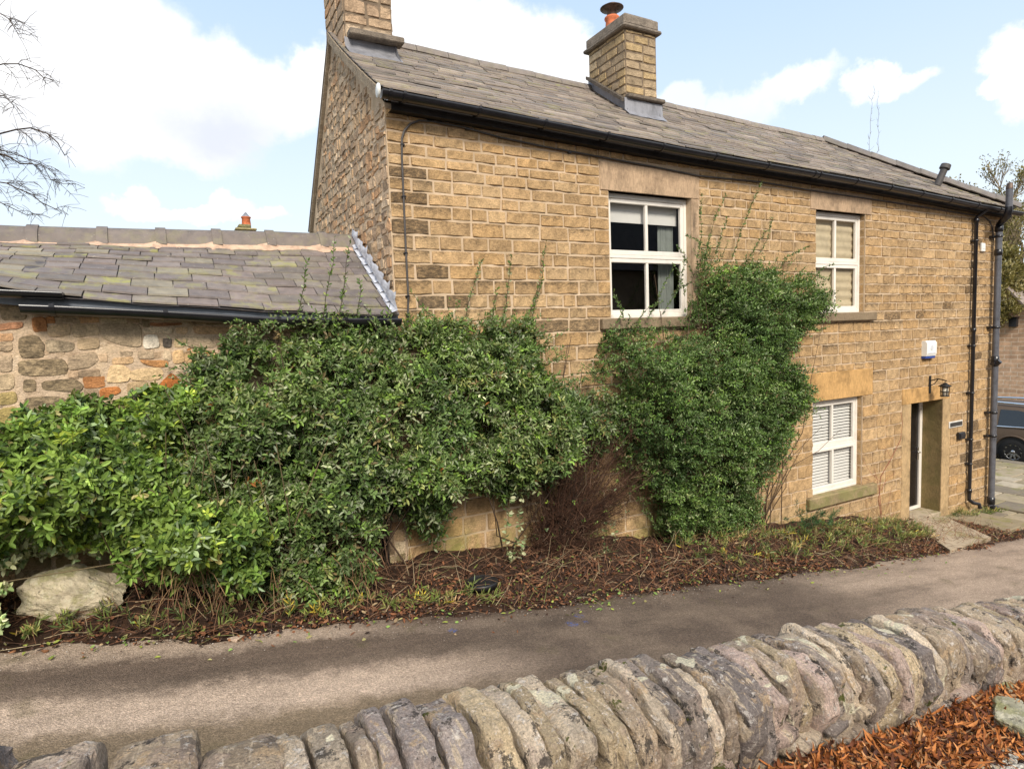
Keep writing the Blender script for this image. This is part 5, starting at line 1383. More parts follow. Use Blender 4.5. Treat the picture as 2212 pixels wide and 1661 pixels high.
# ------------------------------------------------------------------ foliage
def norm(v): return v / (np.linalg.norm(v, axis=-1, keepdims=True) + 1e-9)
class Fol:
    """leaves and stems gathered as arrays"""
    def __init__(s): s.V = []; s.Q = []; s.C = []; s.n = 0; s.sv = []; s.sq = []; s.scol = []; s.sn = 0
    def leaves(s, P, D, Nn, L, W, col, fold=.18, curl=.12):
        P = np.asarray(P, float); m = len(P)
        if m == 0: return
        D = norm(np.asarray(D, float)); Nn = np.asarray(Nn, float); Nn = norm(Nn - D * (D * Nn).sum(1, keepdims=True)); B = np.cross(Nn, D)
        L = np.broadcast_to(L, (m,))[:, None]; W = np.broadcast_to(W, (m,))[:, None]
        v = [P, P + D * L * .34 + B * W * .46 + Nn * W * fold, P + D * L * .72 + B * W * .40 + Nn * (W * fold - L * curl * .5), P + D * L - Nn * L * curl,
             P + D * L * .72 - B * W * .40 + Nn * (W * fold - L * curl * .5), P + D * L * .34 - B * W * .46 + Nn * W * fold]
        V = np.stack(v, 1).reshape(-1, 3); b = np.arange(m) * 6 + s.n
        Q = np.concatenate([np.stack([b, b + 1, b + 2, b + 3], 1), np.stack([b, b + 3, b + 4, b + 5], 1)])
        s.V.append(V); s.Q.append(Q); c = np.zeros((m, 6, 4)); c[:, :, :3] = np.asarray(col, float)[:, None, :] if np.ndim(col) == 2 else np.asarray(col, float)
        s.C.append(c.reshape(-1, 4)); s.n += m * 6
    def stems(s, pts, r0, r1, col):
        """pts (m,k,3) polylines -> 3-sided tubes"""
        pts = np.asarray(pts, float); m, k, _ = pts.shape
        if m == 0: return
        T = norm(np.gradient(pts, axis=1)); ref = np.where(np.abs(T[..., 2:3]) < .9, np.array([0, 0, 1.0]), np.array([0, 1.0, 0]))
        A = norm(np.cross(T, ref)); B = np.cross(T, A)
        r = (np.linspace(0, 1, k)[None, :] * (np.broadcast_to(r1, (m,)) - np.broadcast_to(r0, (m,)))[:, None] + np.broadcast_to(r0, (m,))[:, None])[..., None]
        ring = [pts + (A * cos(a) + B * sin(a)) * r for a in (0, 2.094, 4.189)]
        V = np.stack(ring, 2).reshape(-1, 3); base = (np.arange(m) * k * 3)[:, None, None]
        i = np.arange(k - 1)[None, :, None] * 3; j = np.arange(3)[None, None, :]; jn = (j + 1) % 3
        Q = np.stack([base + i + j, base + i + jn, base + i + 3 + jn, base + i + 3 + j], -1).reshape(-1, 4) + s.sn
        s.sv.append(V); s.sq.append(Q); c = np.zeros((len(V), 4)); cc = np.asarray(col, float)
        c[:, :3] = np.repeat(cc, k * 3, axis=0) if cc.ndim == 2 else cc
        s.scol.append(c); s.sn += len(V)
    def build(s, parent, lmat, leafname='foliage', stemname='vine'):
        o = []
        if s.V: o.append(mesh_np(leafname, np.concatenate(s.V), [np.concatenate(s.Q)], lmat, parent, np.concatenate(s.C), smooth=False))
        if s.sv: o.append(mesh_np(stemname, np.concatenate(s.sv), [np.concatenate(s.sq)], M['twig'], parent, np.concatenate(s.scol)))
        return o

def pick(r, pal, n):
    cols = np.array([p[:3] for p in pal]); wts = np.array([p[3] for p in pal], float)
    return cols[r.choice(len(pal), n, p=wts / wts.sum())]

def shoots(f, r, A, Dr, Ls, nl, ll, lw, pal, out, spread=.75, droop=.12, stemcol=(.10, .06, .035), stem_r=.0022, keepstem=.5, tipbright=0.0, whorl=1, updir=.35, cvar=.16, curl=.12):
    """A anchors, Dr directions, Ls lengths; nl leaves per shoot"""
    n = len(A); Dr = norm(Dr); k = 5
    side = norm(np.cross(Dr, r.normal(size=(n, 3)))); up = np.cross(side, Dr)
    t = np.linspace(0, 1, k)[None, :, None]
    bend = side[:, None, :] * (r.uniform(-.18, .18, (n, 1, 1)) * t * t) + np.array([0, 0, -1.0]) * droop * t * t
    path = A[:, None, :] + (Dr[:, None, :] * t + bend) * Ls[:, None, None]
    sel = r.random(n) < keepstem
    f.stems(path[sel], stem_r, stem_r * .5, stemcol)
    tt = (np.arange(nl) + .5) / nl * (1.0) + .04
    tt = np.clip(tt[None, :] + r.uniform(-.04, .04, (n, nl)), .05, 1)
    P = A[:, None, :] + Dr[:, None, :] * (tt * Ls[:, None])[..., None] + (side[:, None, :] * 0 + np.array([0, 0, -1.0]) * droop) * (tt ** 2 * Ls[:, None])[..., None]
    az = (np.arange(nl) * 2.4 / whorl)[None, :] + r.uniform(0, 6.28, (n, 1)) + r.uniform(-.4, .4, (n, nl))
    R_ = side[:, None, :] * np.cos(az)[..., None] + up[:, None, :] * np.sin(az)[..., None]
    D = Dr[:, None, :] * (1 - spread) + R_ * spread + out * .18 + np.array([0, 0, updir]) + r.normal(size=(n, nl, 3)) * .18
    Nn = np.broadcast_to(out * .75 + np.array([0, 0, .65]), D.shape) + r.normal(size=D.shape) * .55
    drift = fbm(A[:, 0] * 2.3, A[:, 2] * 2.3, A[:, 1] * 2, 3, 40)[:, None, None]; base = pick(r, pal, n)[:, None, :] * np.exp(r.normal(0, .30, (n, 1, 1))) * np.exp(drift * np.array([.55, .42, .30]))
    alt = pick(r, pal, n * nl).reshape(n, nl, 3) * np.exp(drift * .4); mixr = (r.random((n, nl, 1)) < .35)
    c = np.where(mixr, alt, base) * r.uniform(1 - cvar, 1 + cvar, (n, nl, 1))
    if tipbright: c = c * (1 + tipbright * tt[..., None] ** 3)
    l = ll * r.uniform(.65, 1.25, n * nl); w_ = lw * r.uniform(.75, 1.2, n * nl)
    f.leaves(P.reshape(-1, 3), D.reshape(-1, 3), Nn.reshape(-1, 3), l, w_, c.reshape(-1, 3), curl=curl)

def inpoly(x, z, poly):
    c = np.zeros(len(x), bool); n = len(poly)
    for i in range(n):
        (x0, z0), (x1, z1) = poly[i], poly[(i + 1) % n]
        hit = ((z0 > z) != (z1 > z)) & (x < (x1 - x0) * (z - z0) / (z1 - z0 + 1e-12) + x0); c ^= hit
    return c
def edist(x, z, poly):
    d = np.full(len(x), 9.0); n = len(poly)
    for i in range(n):
        a = np.array(poly[i]); b = np.array(poly[(i + 1) % n]); ab = b - a
        t = np.clip(((x - a[0]) * ab[0] + (z - a[1]) * ab[1]) / (ab @ ab + 1e-9), 0, 1)
        d = np.minimum(d, np.hypot(x - a[0] - t * ab[0], z - a[1] - t * ab[1]))
    return d
def wpoly(pts, y): return [(float(at(a, b, y)[0]), float(at(a, b, y)[2])) for a, b in pts]

def hedge(f, r, poly, n, T, edge_w, seed, ywall=6.10, base_fr=.12, clump=.26, rag=.16, bfx=99, gapk=6.2, **kw):
    """anchors and outward directions filling the mass between the wall and a surface of leafy clumps"""
    xs = [p[0] for p in poly]; zs = [p[1] for p in poly]
    x = r.uniform(min(xs) - .1, max(xs) + .1, n * 5); z = r.uniform(min(zs) - .1, max(zs) + .1, n * 5)
    ins = inpoly(x, z, poly); d = np.where(ins, 1, -1) * edist(x, z, poly)
    keep = (d + rag * fbm(x * 4.2, z * 4.2, 1.0, 3, seed + 3)) > 0.02
    x, z, d = x[keep], z[keep], np.maximum(d[keep], 0)
    area = (max(xs) - min(xs)) * (max(zs) - min(zs)); nc = int(area / (clump * clump * 1.1))
    cx = r.uniform(min(xs), max(xs), nc); cz = r.uniform(min(zs), max(zs), nc); cr = clump * r.uniform(.75, 1.5, nc); ch = r.uniform(.55, 1.0, nc)
    q = ((x[:, None] - cx) ** 2 + (z[:, None] - cz) ** 2) / cr ** 2
    hgt = ch[None, :] * np.sqrt(np.clip(1 - q, 0, 1)); b = hgt.argmax(1); bump = hgt[np.arange(len(x)), b]
    lump = fbm(x * 1.5, z * 1.5, 0, 3, seed)
    hh = (z - min(zs)) / (max(zs) - min(zs)); bf = base_fr + (.80 - base_fr) * (1 - sstep(.12, .42, hh)) * (x < bfx)
    th = T(x, z) * (bf + (1 - bf) * sstep(0, edge_w, d)) * (.34 + .74 * bump + .34 * lump)
    fr = np.where(r.random(len(x)) < .76, r.uniform(.80, 1.06, len(x)), r.uniform(.08, .60, len(x)))
    pit = (bump < .22) & (fr > .3) & (r.random(len(x)) < .80)
    hole = (fbm(x * 3.4, z * 3.0, .7, 3, seed + 5) < -.26) & (fr > .25) & (r.random(len(x)) < .9)
    gap = (fbm(x * gapk, z * gapk * .8, .3, 3, seed + 11) < -.03) & (fr > .5) & (r.random(len(x)) < .90)
    m = ~(hole | pit | gap); x, z, th, fr, d, b, bump = [v[m][:n] for v in (x, z, th, fr, d, b, bump)]
    A = np.stack([x, ywall - th * fr, z], 1); global HDARK; HDARK = np.where(fr < .6, .55, 1.0)
    o = np.stack([(x - cx[b]) / cr[b], -.35 - .9 * bump, (z - cz[b]) / cr[b]], 1)
    return A, norm(o), fr

OUT = np.array([-.05, -1.0, 0.0])
lfn = {}
# --- large grey-green shrub (middle)
r = np.random.default_rng(21)
P_MID = wpoly([(392, 905), (425, 845), (440, 790), (485, 752), (545, 722), (600, 704), (680, 697), (760, 700), (830, 708), (875, 735), (930, 706), (1000, 700), (1080, 703), (1150, 708), (1190, 735), (1190, 775), (1215, 812), (1262, 838), (1300, 858),
               (1335, 870), (1345, 920), (1335, 965), (1280, 985), (1235, 1010), (1190, 1040), (1150, 1062), (1090, 1068), (1030, 1085), (985, 1078), (968, 1120), (955, 1165), (915, 1170), (880, 1120), (812, 1118), (792, 1180), (778, 1240), (735, 1275), (650, 1285), (560, 1275), (470, 1260), (380, 1170), (350, 1030)], 5.72)
GREY = [(.105, .165, .045, 4), (.14, .20, .065, 4), (.07, .12, .03, 3), (.20, .25, .11, 2.4), (.31, .34, .21, 1.6), (.17, .27, .05, 1.8), (.27, .30, .10, .7), (.20, .15, .07, .5), (.34, .14, .04, .04)]
f = Fol()
A, d, fr = hedge(f, r, P_MID, 8600, lambda x, z: np.interp(z, [-2.3, -1.4, -.4, .2], [.72, .78, .60, .34]) * np.interp(x, [.0, .8, 3.5, 4.6, 5.2], [1.0, 1.0, .9, .6, .35]), .40, 3, bfx=1.55, rag=.24)
n = len(A); Dr = d * .8 + np.stack([r.normal(0, .45, n), -.15 + r.normal(0, .3, n), r.normal(-.05, .5, n)], 1)
shoots(f, r, A, Dr, r.uniform(.10, .22, n), 12, .060, .022, GREY, OUT, spread=.62, droop=.18, updir=.10, keepstem=.45)
bushm = root('cotoneaster_shrub', (2.4, 5.75, -2.4), 'wide grey-green small-leaved shrub sprawling over the outbuilding corner and cottage wall', 'shrub')
# upright whips above the mass
def whip(f, r, pts, y0, ll=.03, lw=.012, sp=.022, col=None, pal=None, rs=.0035, side=.5, stem=(.06, .05, .03)):
    P = np.array([at(a, b, y0) for a, b in pts]); seg = np.linalg.norm(np.diff(P, axis=0), axis=1); tot = seg.sum(); m = max(6, int(tot / .05)); cum = np.concatenate([[0], np.cumsum(seg)]) / tot
    t = np.linspace(0, 1, m); Q = np.stack([np.interp(t, cum, P[:, i]) for i in range(3)], 1)
    Q += np.stack([.012 * vnoise(t * 7, seed_ := r.uniform(0, 99)), .012 * vnoise(t * 6, seed_ + 5), 0 * t], 1)
    f.stems(Q[None], rs, rs * .35, stem)
    k = int(tot / sp); tt = np.sort(r.uniform(.02, 1, k)); X = np.stack([np.interp(tt, t, Q[:, i]) for i in range(3)], 1)
    T = norm(np.stack([np.interp(tt, t, np.gradient(Q[:, i])) for i in range(3)], 1)); S_ = norm(np.cross(T, r.normal(size=(k, 3))))
    D = T * (1 - side) + S_ * side * 1.2
    f.leaves(X, D, OUT + r.normal(size=(k, 3)) * .6, ll * r.uniform(.5, 1.2, k), lw * r.uniform(.7, 1.2, k), pick(r, pal, k) * r.uniform(.8, 1.2, (k, 1)))
for pts in ([(640, 700), (652, 640), (660, 590), (668, 555)], [(697, 695), (705, 640), (716, 580), (725, 515)], [(732, 695), (742, 620), (750, 560), (757, 515)], [(770, 700), (778, 640), (776, 600)], [(600, 715), (610, 690)],
            [(1003, 700), (1012, 650), (1030, 600), (1042, 560)], [(1088, 702), (1092, 650), (1098, 600), (1106, 550)], [(1142, 705), (1158, 650), (1172, 590), (1180, 520)], [(1130, 705), (1150, 660), (1168, 600)],
            [(960, 705), (930, 680), (905, 655), (888, 630)], [(1180, 735), (1200, 725), (1222, 722)], [(440, 770), (420, 755), (400, 745), (385, 742)], [(445, 825), (410, 805), (385, 795), (358, 792)], [(1060, 700), (1066, 660), (1075, 620)], [(820, 705), (835, 690), (842, 660)]):
    yy = 6.02 if pts[0][0] > 850 else (5.93 if pts[0][0] > 590 else 6.05)
    whip(f, r, pts, yy, pal=GREY, ll=.042, lw=.017, sp=.013, rs=.0055)
for _ in range(46):
    a0 = r.uniform(500, 1180); b0 = np.interp(a0, [500, 600, 850, 1180], [745, 706, 712, 708]); L_ = r.uniform(12, 38)
    whip(f, r, [(a0, b0 + 8), (a0 + r.uniform(-6, 8), b0 - L_ * .5), (a0 + r.uniform(-12, 18), b0 - L_)], 5.95, pal=GREY, ll=.036, lw=.014, sp=.016, rs=.0018)
for _ in range(150):
    k_ = r.integers(1, 20); a_, b_ = np.array(P_MID[k_ - 1]), np.array(P_MID[k_]); s_ = a_ + (b_ - a_) * r.random()
    L_ = r.uniform(.10, .30); o_ = norm(s_ - np.array([2.2, -1.3])); p0 = np.array([s_[0], r.uniform(5.75, 5.98), s_[1] - .03]); p1 = p0 + np.array([o_[0] * L_ + r.normal(0, .07), r.normal(-.03, .05), max(o_[1], .2) * L_ * r.uniform(.4, 1.1)])
    q = np.stack([p0, (p0 + p1) / 2 + r.normal(0, .015, 3), p1]); f.stems(q[None], .002, .001, (.08, .06, .035)); kk = 13; tt = r.uniform(.1, 1, kk)[:, None]; X = p0 * (1 - tt) + p1 * tt
    f.leaves(X, norm(p1 - p0) * .5 + r.normal(size=(kk, 3)) * .6, OUT + r.normal(size=(kk, 3)) * .6, .042 * r.uniform(.6, 1.2, kk), .016, pick(r, GREY, kk))
# trailing bare canes under the shrub
for _ in range(34):
    a0 = r.uniform(560, 830); b0 = r.uniform(1080, 1180)
    P = np.array([at(a0, b0, 5.8), at(a0 + r.uniform(-25, 25), b0 + 50, 5.65), at(a0 + r.uniform(-45, 45), b0 + r.uniform(70, 110), 5.6)])
    f.stems(P[None], .004, .002, (.16, .09, .055))
br = []
for _ in range(46):
    x0 = r.uniform(.3, 1.7) if _ < 34 else r.uniform(3.2, 3.9); p0 = np.array([x0 + r.normal(0, .2), 6.02, -2.5]); tgt = np.array([x0 + r.normal(0, .7), r.uniform(5.5, 6.0), r.uniform(-1.6, .1)])
    mid = (p0 + tgt) / 2 + r.normal(0, .12, 3); br.append(np.stack([p0, p0 * .5 + mid * .5 + r.normal(0, .03, 3), mid, mid * .5 + tgt * .5 + r.normal(0, .03, 3), tgt]))
f.stems(np.array(br), .012, .004, (.09, .06, .04))
f.build(bushm, M['leaf'])

# --- taller dark shrub against the cottage (right)
r = np.random.default_rng(33)
P_R = wpoly([(1305, 765), (1345, 742), (1400, 730), (1460, 722), (1505, 700), (1530, 655), (1534, 600), (1528, 565), (1560, 556), (1615, 572), (1655, 588), (1700, 575), (1745, 592), (1772, 635), (1764, 672), (1745, 712), (1718, 742), (1672, 762), (1690, 800), (1726, 838), (1722, 880), (1694, 915), (1665, 955),
             (1658, 1000), (1645, 1045), (1620, 1085), (1606, 1135), (1570, 1160), (1500, 1178), (1448, 1178), (1425, 1125), (1405, 1065), (1385, 1015), (1345, 985), (1325, 940), (1325, 895), (1345, 862), (1320, 825), (1298, 805)], 5.80)
DARK = [(.075, .135, .032, 4), (.105, .175, .045, 4), (.05, .09, .024, 3), (.15, .22, .07, 2.4), (.24, .29, .14, 1.3), (.14, .235, .045, 1.5), (.16, .12, .06, .3)]
f = Fol()
A, d, fr = hedge(f, r, P_R, 9500, lambda x, z: np.interp(z, [-3.0, -2.2, -1.0, .0, .9], [.45, .62, .72, .62, .50]), .34, 8, rag=.26, clump=.22)
n = len(A); Dr = d * .6 + np.stack([.40 + r.normal(0, .35, n), -.15 + r.normal(0, .25, n), r.normal(.20, .32, n)], 1)
shoots(f, r, A, Dr, r.uniform(.11, .28, n), 14, .042, .0185, DARK, OUT, spread=.66, droop=.10, updir=.18, keepstem=.4)
bushr = root('climbing_shrub', (7.0, 5.85, -2.9), 'tall dark green small-leaved shrub climbing the cottage wall between the upper windows', 'shrub')
for pts in ([(1580, 560), (1600, 500), (1618, 455), (1632, 420), (1645, 395)], [(1520, 560), (1530, 520), (1545, 470), (1568, 420)], [(1512, 600), (1505, 560), (1515, 505), (1512, 455), (1515, 420)], [(1640, 550), (1660, 510), (1668, 470)],
            [(1535, 540), (1510, 520), (1480, 505)], [(1500, 600), (1475, 545), (1460, 530)], [(1480, 640), (1470, 600), (1480, 560)], [(1400, 690), (1420, 650), (1440, 610), (1455, 570)], [(1350, 695), (1335, 660), (1325, 625)], [(1430, 680), (1455, 640), (1470, 612), (1465, 580)],
            [(1330, 700), (1345, 670), (1330, 640)], [(1380, 690), (1400, 665), (1430, 650)], [(1690, 560), (1720, 545), (1748, 532)], [(1700, 600), (1750, 590), (1790, 605)], [(1745, 640), (1780, 640), (1800, 628)], [(1740, 700), (1765, 715), (1790, 705)], [(1705, 830), (1735, 835), (1750, 832)], [(1690, 900), (1720, 905), (1740, 915)],
            [(1620, 555), (1640, 520), (1655, 500)], [(1545, 550), (1560, 500), (1572, 470)], [(1760, 600), (1775, 580), (1800, 570)], [(1495, 610), (1470, 620), (1450, 640)], [(1660, 980), (1690, 990), (1700, 1010)]):
    whip(f, r, pts, 5.98, pal=DARK, ll=.038, lw=.016, sp=.0095, rs=.0045)
for _ in range(330):
    k_ = r.integers(2, len(P_R)); a_, b_ = np.array(P_R[k_ - 1]), np.array(P_R[k_ % len(P_R)]); s_ = a_ + (b_ - a_) * r.random()
    cen = np.array([6.9, -.9]); o_ = norm(s_ - cen); L_ = r.uniform(.12, .42)
    if s_[1] < -2.6: continue
    p0 = np.array([s_[0], 5.9, s_[1]]); p1 = p0 + np.array([o_[0] * L_ + r.normal(.05, .05), r.normal(-.03, .05), abs(o_[1]) * L_ * .5 + r.uniform(-.02, .12)])
    q = np.stack([p0, (p0 + p1) / 2 + r.normal(0, .01, 3), p1]); f.stems(q[None], .002, .001, (.08, .06, .035))
    kk = 14; tt = r.uniform(.1, 1, kk)[:, None]; X = p0 * (1 - tt) + p1 * tt
    f.leaves(X, norm(p1 - p0) * .5 + r.normal(size=(kk, 3)) * .6, OUT + r.normal(size=(kk, 3)) * .6, .030 * r.uniform(.6, 1.2, kk), .013, pick(r, DARK, kk))
br = []
for _ in range(80):
    x0 = r.uniform(5.6, 7.4); p0 = np.array([x0 + r.normal(0, .15), 6.0, -3.0]); tgt = np.array([x0 + r.normal(.1, .7), r.uniform(5.6, 6.05), r.uniform(-2.2, .9)])
    mid = (p0 + tgt) / 2 + r.normal(0, .10, 3); br.append(np.stack([p0, p0 * .5 + mid * .5 + r.normal(0, .03, 3), mid, mid * .5 + tgt * .5 + r.normal(0, .03, 3), tgt]))
f.stems(np.array(br), .010, .003, (.10, .065, .04))
f.build(bushr, M['leaf'])

# --- bright glossy bush (left), leaves in rosettes of threes
r = np.random.default_rng(5)
P_L = wpoly([(-260, 960), (-120, 940), (-20, 955), (40, 915), (110, 890), (190, 878), (270, 884), (350, 872), (405, 860), (428, 885), (420, 960), (430, 1020), (500, 1045), (590, 1040), (625, 1100), (600, 1180), (560, 1245), (480, 1275), (390, 1285), (300, 1280), (265, 1245), (180, 1225), (110, 1232), (40, 1235), (-60, 1260), (-240, 1270)], 5.40)
BR = [(.14, .21, .040, 4), (.19, .265, .06, 3), (.085, .135, .028, 3), (.20, .31, .06, 1.3), (.055, .10, .028, 1.5), (.36, .44, .07, .6), (.19, .25, .12, .9), (.30, .27, .11, .4)]
f = Fol()
A, d, fr = hedge(f, r, P_L, 4300, lambda x, z: np.interp(z, [-2.2, -1.7, -.9, -.4], [.85, 1.0, .95, .65]) * np.interp(x, [-1.3, -.3], [.85, 1.0]), .42, 14, gapk=4.5, clump=.22)
n = len(A); Dr = d * .8 + np.stack([r.normal(0, .35, n), -.15 + r.normal(0, .3, n), r.uniform(-.15, .6, n)], 1)
shoots(f, r, A, Dr, r.uniform(.06, .13, n), 9, .070, .031, BR, OUT, spread=.72, droop=.02, updir=.12, keepstem=.4, stemcol=(.12, .16, .05), tipbright=.15, cvar=.2, curl=.16)
# a few taller shoots
for a0, b0 in ((155, 900), (300, 890), (420, 862), (150, 950), (60, 935), (395, 880)):
    p = at(a0, b0, 5.42); A2 = p + r.normal(0, .03, (5, 3)); shoots(f, r, A2, np.tile([0, -.3, 1.0], (5, 1)) + r.normal(0, .2, (5, 3)), np.full(5, .09), 10, .062, .026, BR[3:4] + BR[5:6], OUT, spread=.7, updir=.15, keepstem=1)
bushl = root('glossy_bush', (-1.0, 5.4, -2.1), 'bright green glossy-leaved bush behind the pale boulder', 'shrub')
br = []
for _ in range(70):
    x0 = r.uniform(-.40, .9); p0 = np.array([x0, 5.8, float(ground_z(x0, 5.8))]); tgt = np.array([x0 + r.normal(0, .4), r.uniform(5.1, 5.7), r.uniform(-1.7, -.6)]); mid = (p0 + tgt) / 2 + r.normal(0, .08, 3)
    br.append(np.stack([p0, mid, tgt]))
f.stems(np.array(br), .009, .004, (.17, .13, .07))
f.build(bushl, M['leaf_bright'])

# --- brown bare twiggy shrub between the two
r = np.random.default_rng(77); f = Fol()
bt = root('bare_twiggy_shrub', (4.3, 5.8, -2.8), 'leafless red-brown twiggy shrub in the gap between the two green shrubs', 'shrub')
c0 = at(1185, 1195, 5.85)
lim = wpoly([(1120, 1190), (1110, 1060), (1180, 985), (1235, 930), (1290, 880), (1345, 880), (1390, 960), (1420, 1050), (1380, 1100), (1300, 1150), (1230, 1215)], 5.8)
lines = []; sec = []
for _ in range(330):
    while True:
        tx, tz = r.uniform(3.3, 6.0), r.uniform(-2.9, -.4)
        if inpoly(np.array([tx]), np.array([tz]), lim)[0]: break
    p0 = np.array([c0[0] + r.normal(0, .10), c0[1] + r.normal(0, .06), c0[2] + r.normal(0, .02)]); tg = np.array([tx, r.uniform(5.55, 6.05), tz]); mid = p0 + (tg - p0) * .5 + np.array([r.normal(0, .10), r.normal(-.05, .06), r.uniform(-.02, .10)])
    t = np.linspace(0, 1, 7)[:, None]; q = (1 - t) ** 2 * p0 + 2 * t * (1 - t) * mid + t * t * tg + r.normal(0, .012, (7, 3)); lines.append(q)
    for _k in range(11):
        j = r.integers(1, 7); b = q[j]; dd = norm(q[j] - q[j - 1]) * .5 + r.normal(0, .6, 3); L_ = r.uniform(.06, .24); s_ = b + norm(dd) * L_
        sec.append(np.stack([b, (b + s_) / 2 + r.normal(0, .015, 3), s_]))
        for _q in range(2):
            e = s_ * .5 + b * .5; g_ = e + norm(r.normal(0, 1, 3)) * r.uniform(.03, .10); sec.append(np.stack([e, (e + g_) / 2 + r.normal(0, .006, 3), g_]))
f.stems(np.array(lines), .0045, .0018, pick(r, [(.055, .028, .018, 3), (.085, .042, .026, 2), (.035, .02, .014, 3), (.20, .12, .08, .6)], len(lines)))
f.stems(np.array(sec), .0020, .0011, pick(r, [(.075, .034, .02, 3), (.11, .052, .03, 2), (.045, .024, .016, 3), (.28, .18, .12, .4)], len(sec)))
k = 420; x = r.uniform(3.3, 6.0, k); z = r.uniform(-2.6, -.4, k); m = inpoly(x, z, lim); A = np.stack([x[m], r.uniform(5.6, 5.95, m.sum()), z[m]], 1); A = A[:120]
shoots(f, r, A, r.normal(size=A.shape), r.uniform(.05, .1, len(A)), 5, .032, .016, BR, OUT, keepstem=1)
f.build(bt, M['leaf'], 'foliage', 'twigs')

# --- variegated ivy trails
VAR = [(.42, .44, .26, 3), (.30, .36, .18, 2), (.18, .27, .11, 2), (.55, .55, .36, 1)]
r = np.random.default_rng(90)
def var_plant(trails, loc, label, ll=.055):
    f = Fol(); o = root('variegated_ivy', loc, label, 'ivy', 'trailing plants with cream-edged leaves')
    for pts, y in trails: whip(f, r, pts, y, pal=VAR, ll=ll, lw=ll * .62, sp=.022, rs=.0035, side=.75, stem=(.14, .13, .06))
    f.build(o, M['leaf']); return o
var_plant([([(1100, 1215), (1092, 1160), (1098, 1110), (1105, 1060)], 5.62), ([(1105, 1200), (1125, 1150), (1120, 1105), (1128, 1070)], 5.60), ([(1150, 1070), (1135, 1055), (1160, 1040)], 5.6), ([(1100, 1215), (1130, 1190), (1140, 1150)], 5.6)], at(1100, 1215, 5.62), 'cream-edged ivy climbing left of the bare twiggy shrub')
var_plant([([(1310, 1205), (1305, 1165), (1312, 1130)], 5.7), ([(1312, 1200), (1330, 1160), (1322, 1125)], 5.7)], at(1310, 1205, 5.7), 'small cream-edged ivy between the bare twigs and the dark shrub')
var_plant([([(690, 1110), (715, 1085), (745, 1075)], 5.3), ([(700, 1090), (725, 1065), (740, 1060)], 5.3), ([(705, 1130), (720, 1100), (700, 1080)], 5.3)], at(700, 1120, 5.3), 'cream-edged ivy spray on the face of the grey-green shrub')
f = Fol(); o = root('variegated_ivy', atroad(20, 1290, -2.1), 'broad patch of cream-edged ivy left of the pale boulder', 'ivy', 'trailing plants with cream-edged leaves')
k = 620; A = np.stack([r.uniform(-2.6, -1.22, k), r.uniform(5.30, 5.75, k), np.zeros(k)], 1); A[380:, 0] = r.uniform(-1.5, -.55, 240); A[380:, 1] = r.uniform(5.85, 6.02, 240); A[:, 2] = -2.02 + (A[:, 1] - 5.3) * .6 + r.uniform(0, .26, k)
shoots(f, r, A, np.stack([r.normal(0, .5, k), -.5 + r.normal(0, .3, k), r.uniform(0, .6, k)], 1), r.uniform(.06, .14, k), 6, .055, .036, VAR, OUT, spread=.7, updir=.05, keepstem=.6, stemcol=(.16, .14, .07)); f.build(o, M['leaf'])

# --- thin red-stemmed climber by the door
r = np.random.default_rng(55); f = Fol(); o = root('red_stemmed_plant', at(1905, 1128, 5.95), 'bare red-stemmed plant against the wall between ground floor window and door', 'plant')
for pts, rr in ([(1905, 1128), (1898, 1080), (1902, 1030), (1925, 990), (1945, 950), (1950, 915), (1946, 890)], .007), ([(1904, 1110), (1900, 1060), (1893, 1030), (1888, 1010)], .005), ([(1903, 1060), (1915, 1035), (1935, 1020)], .004), ([(1902, 1040), (1880, 1020), (1862, 990)], .0045), ([(1862, 1030), (1875, 1035), (1895, 1045)], .004), ([(1905, 1128), (1920, 1085), (1926, 1050)], .004), ([(1925, 990), (1915, 970), (1908, 962)], .003), ([(1862, 1045), (1855, 1020), (1848, 1000)], .003):
    P = np.array([at(a, b, 5.98) for a, b in pts]); f.stems(P[None], rr, rr * .4, (.26, .07, .05))
k = 24; X = np.array([at(*q, 5.96) for q in [(r.uniform(1850, 1950), r.uniform(960, 1110)) for _ in range(k)]]); f.leaves(X, r.normal(size=(k, 3)), OUT + r.normal(size=(k, 3)) * .5, .025, .012, pick(r, [(.25, .08, .04, 1), (.15, .12, .04, 1)], k))
f.build(o, M['leaf'], 'foliage', 'vine')
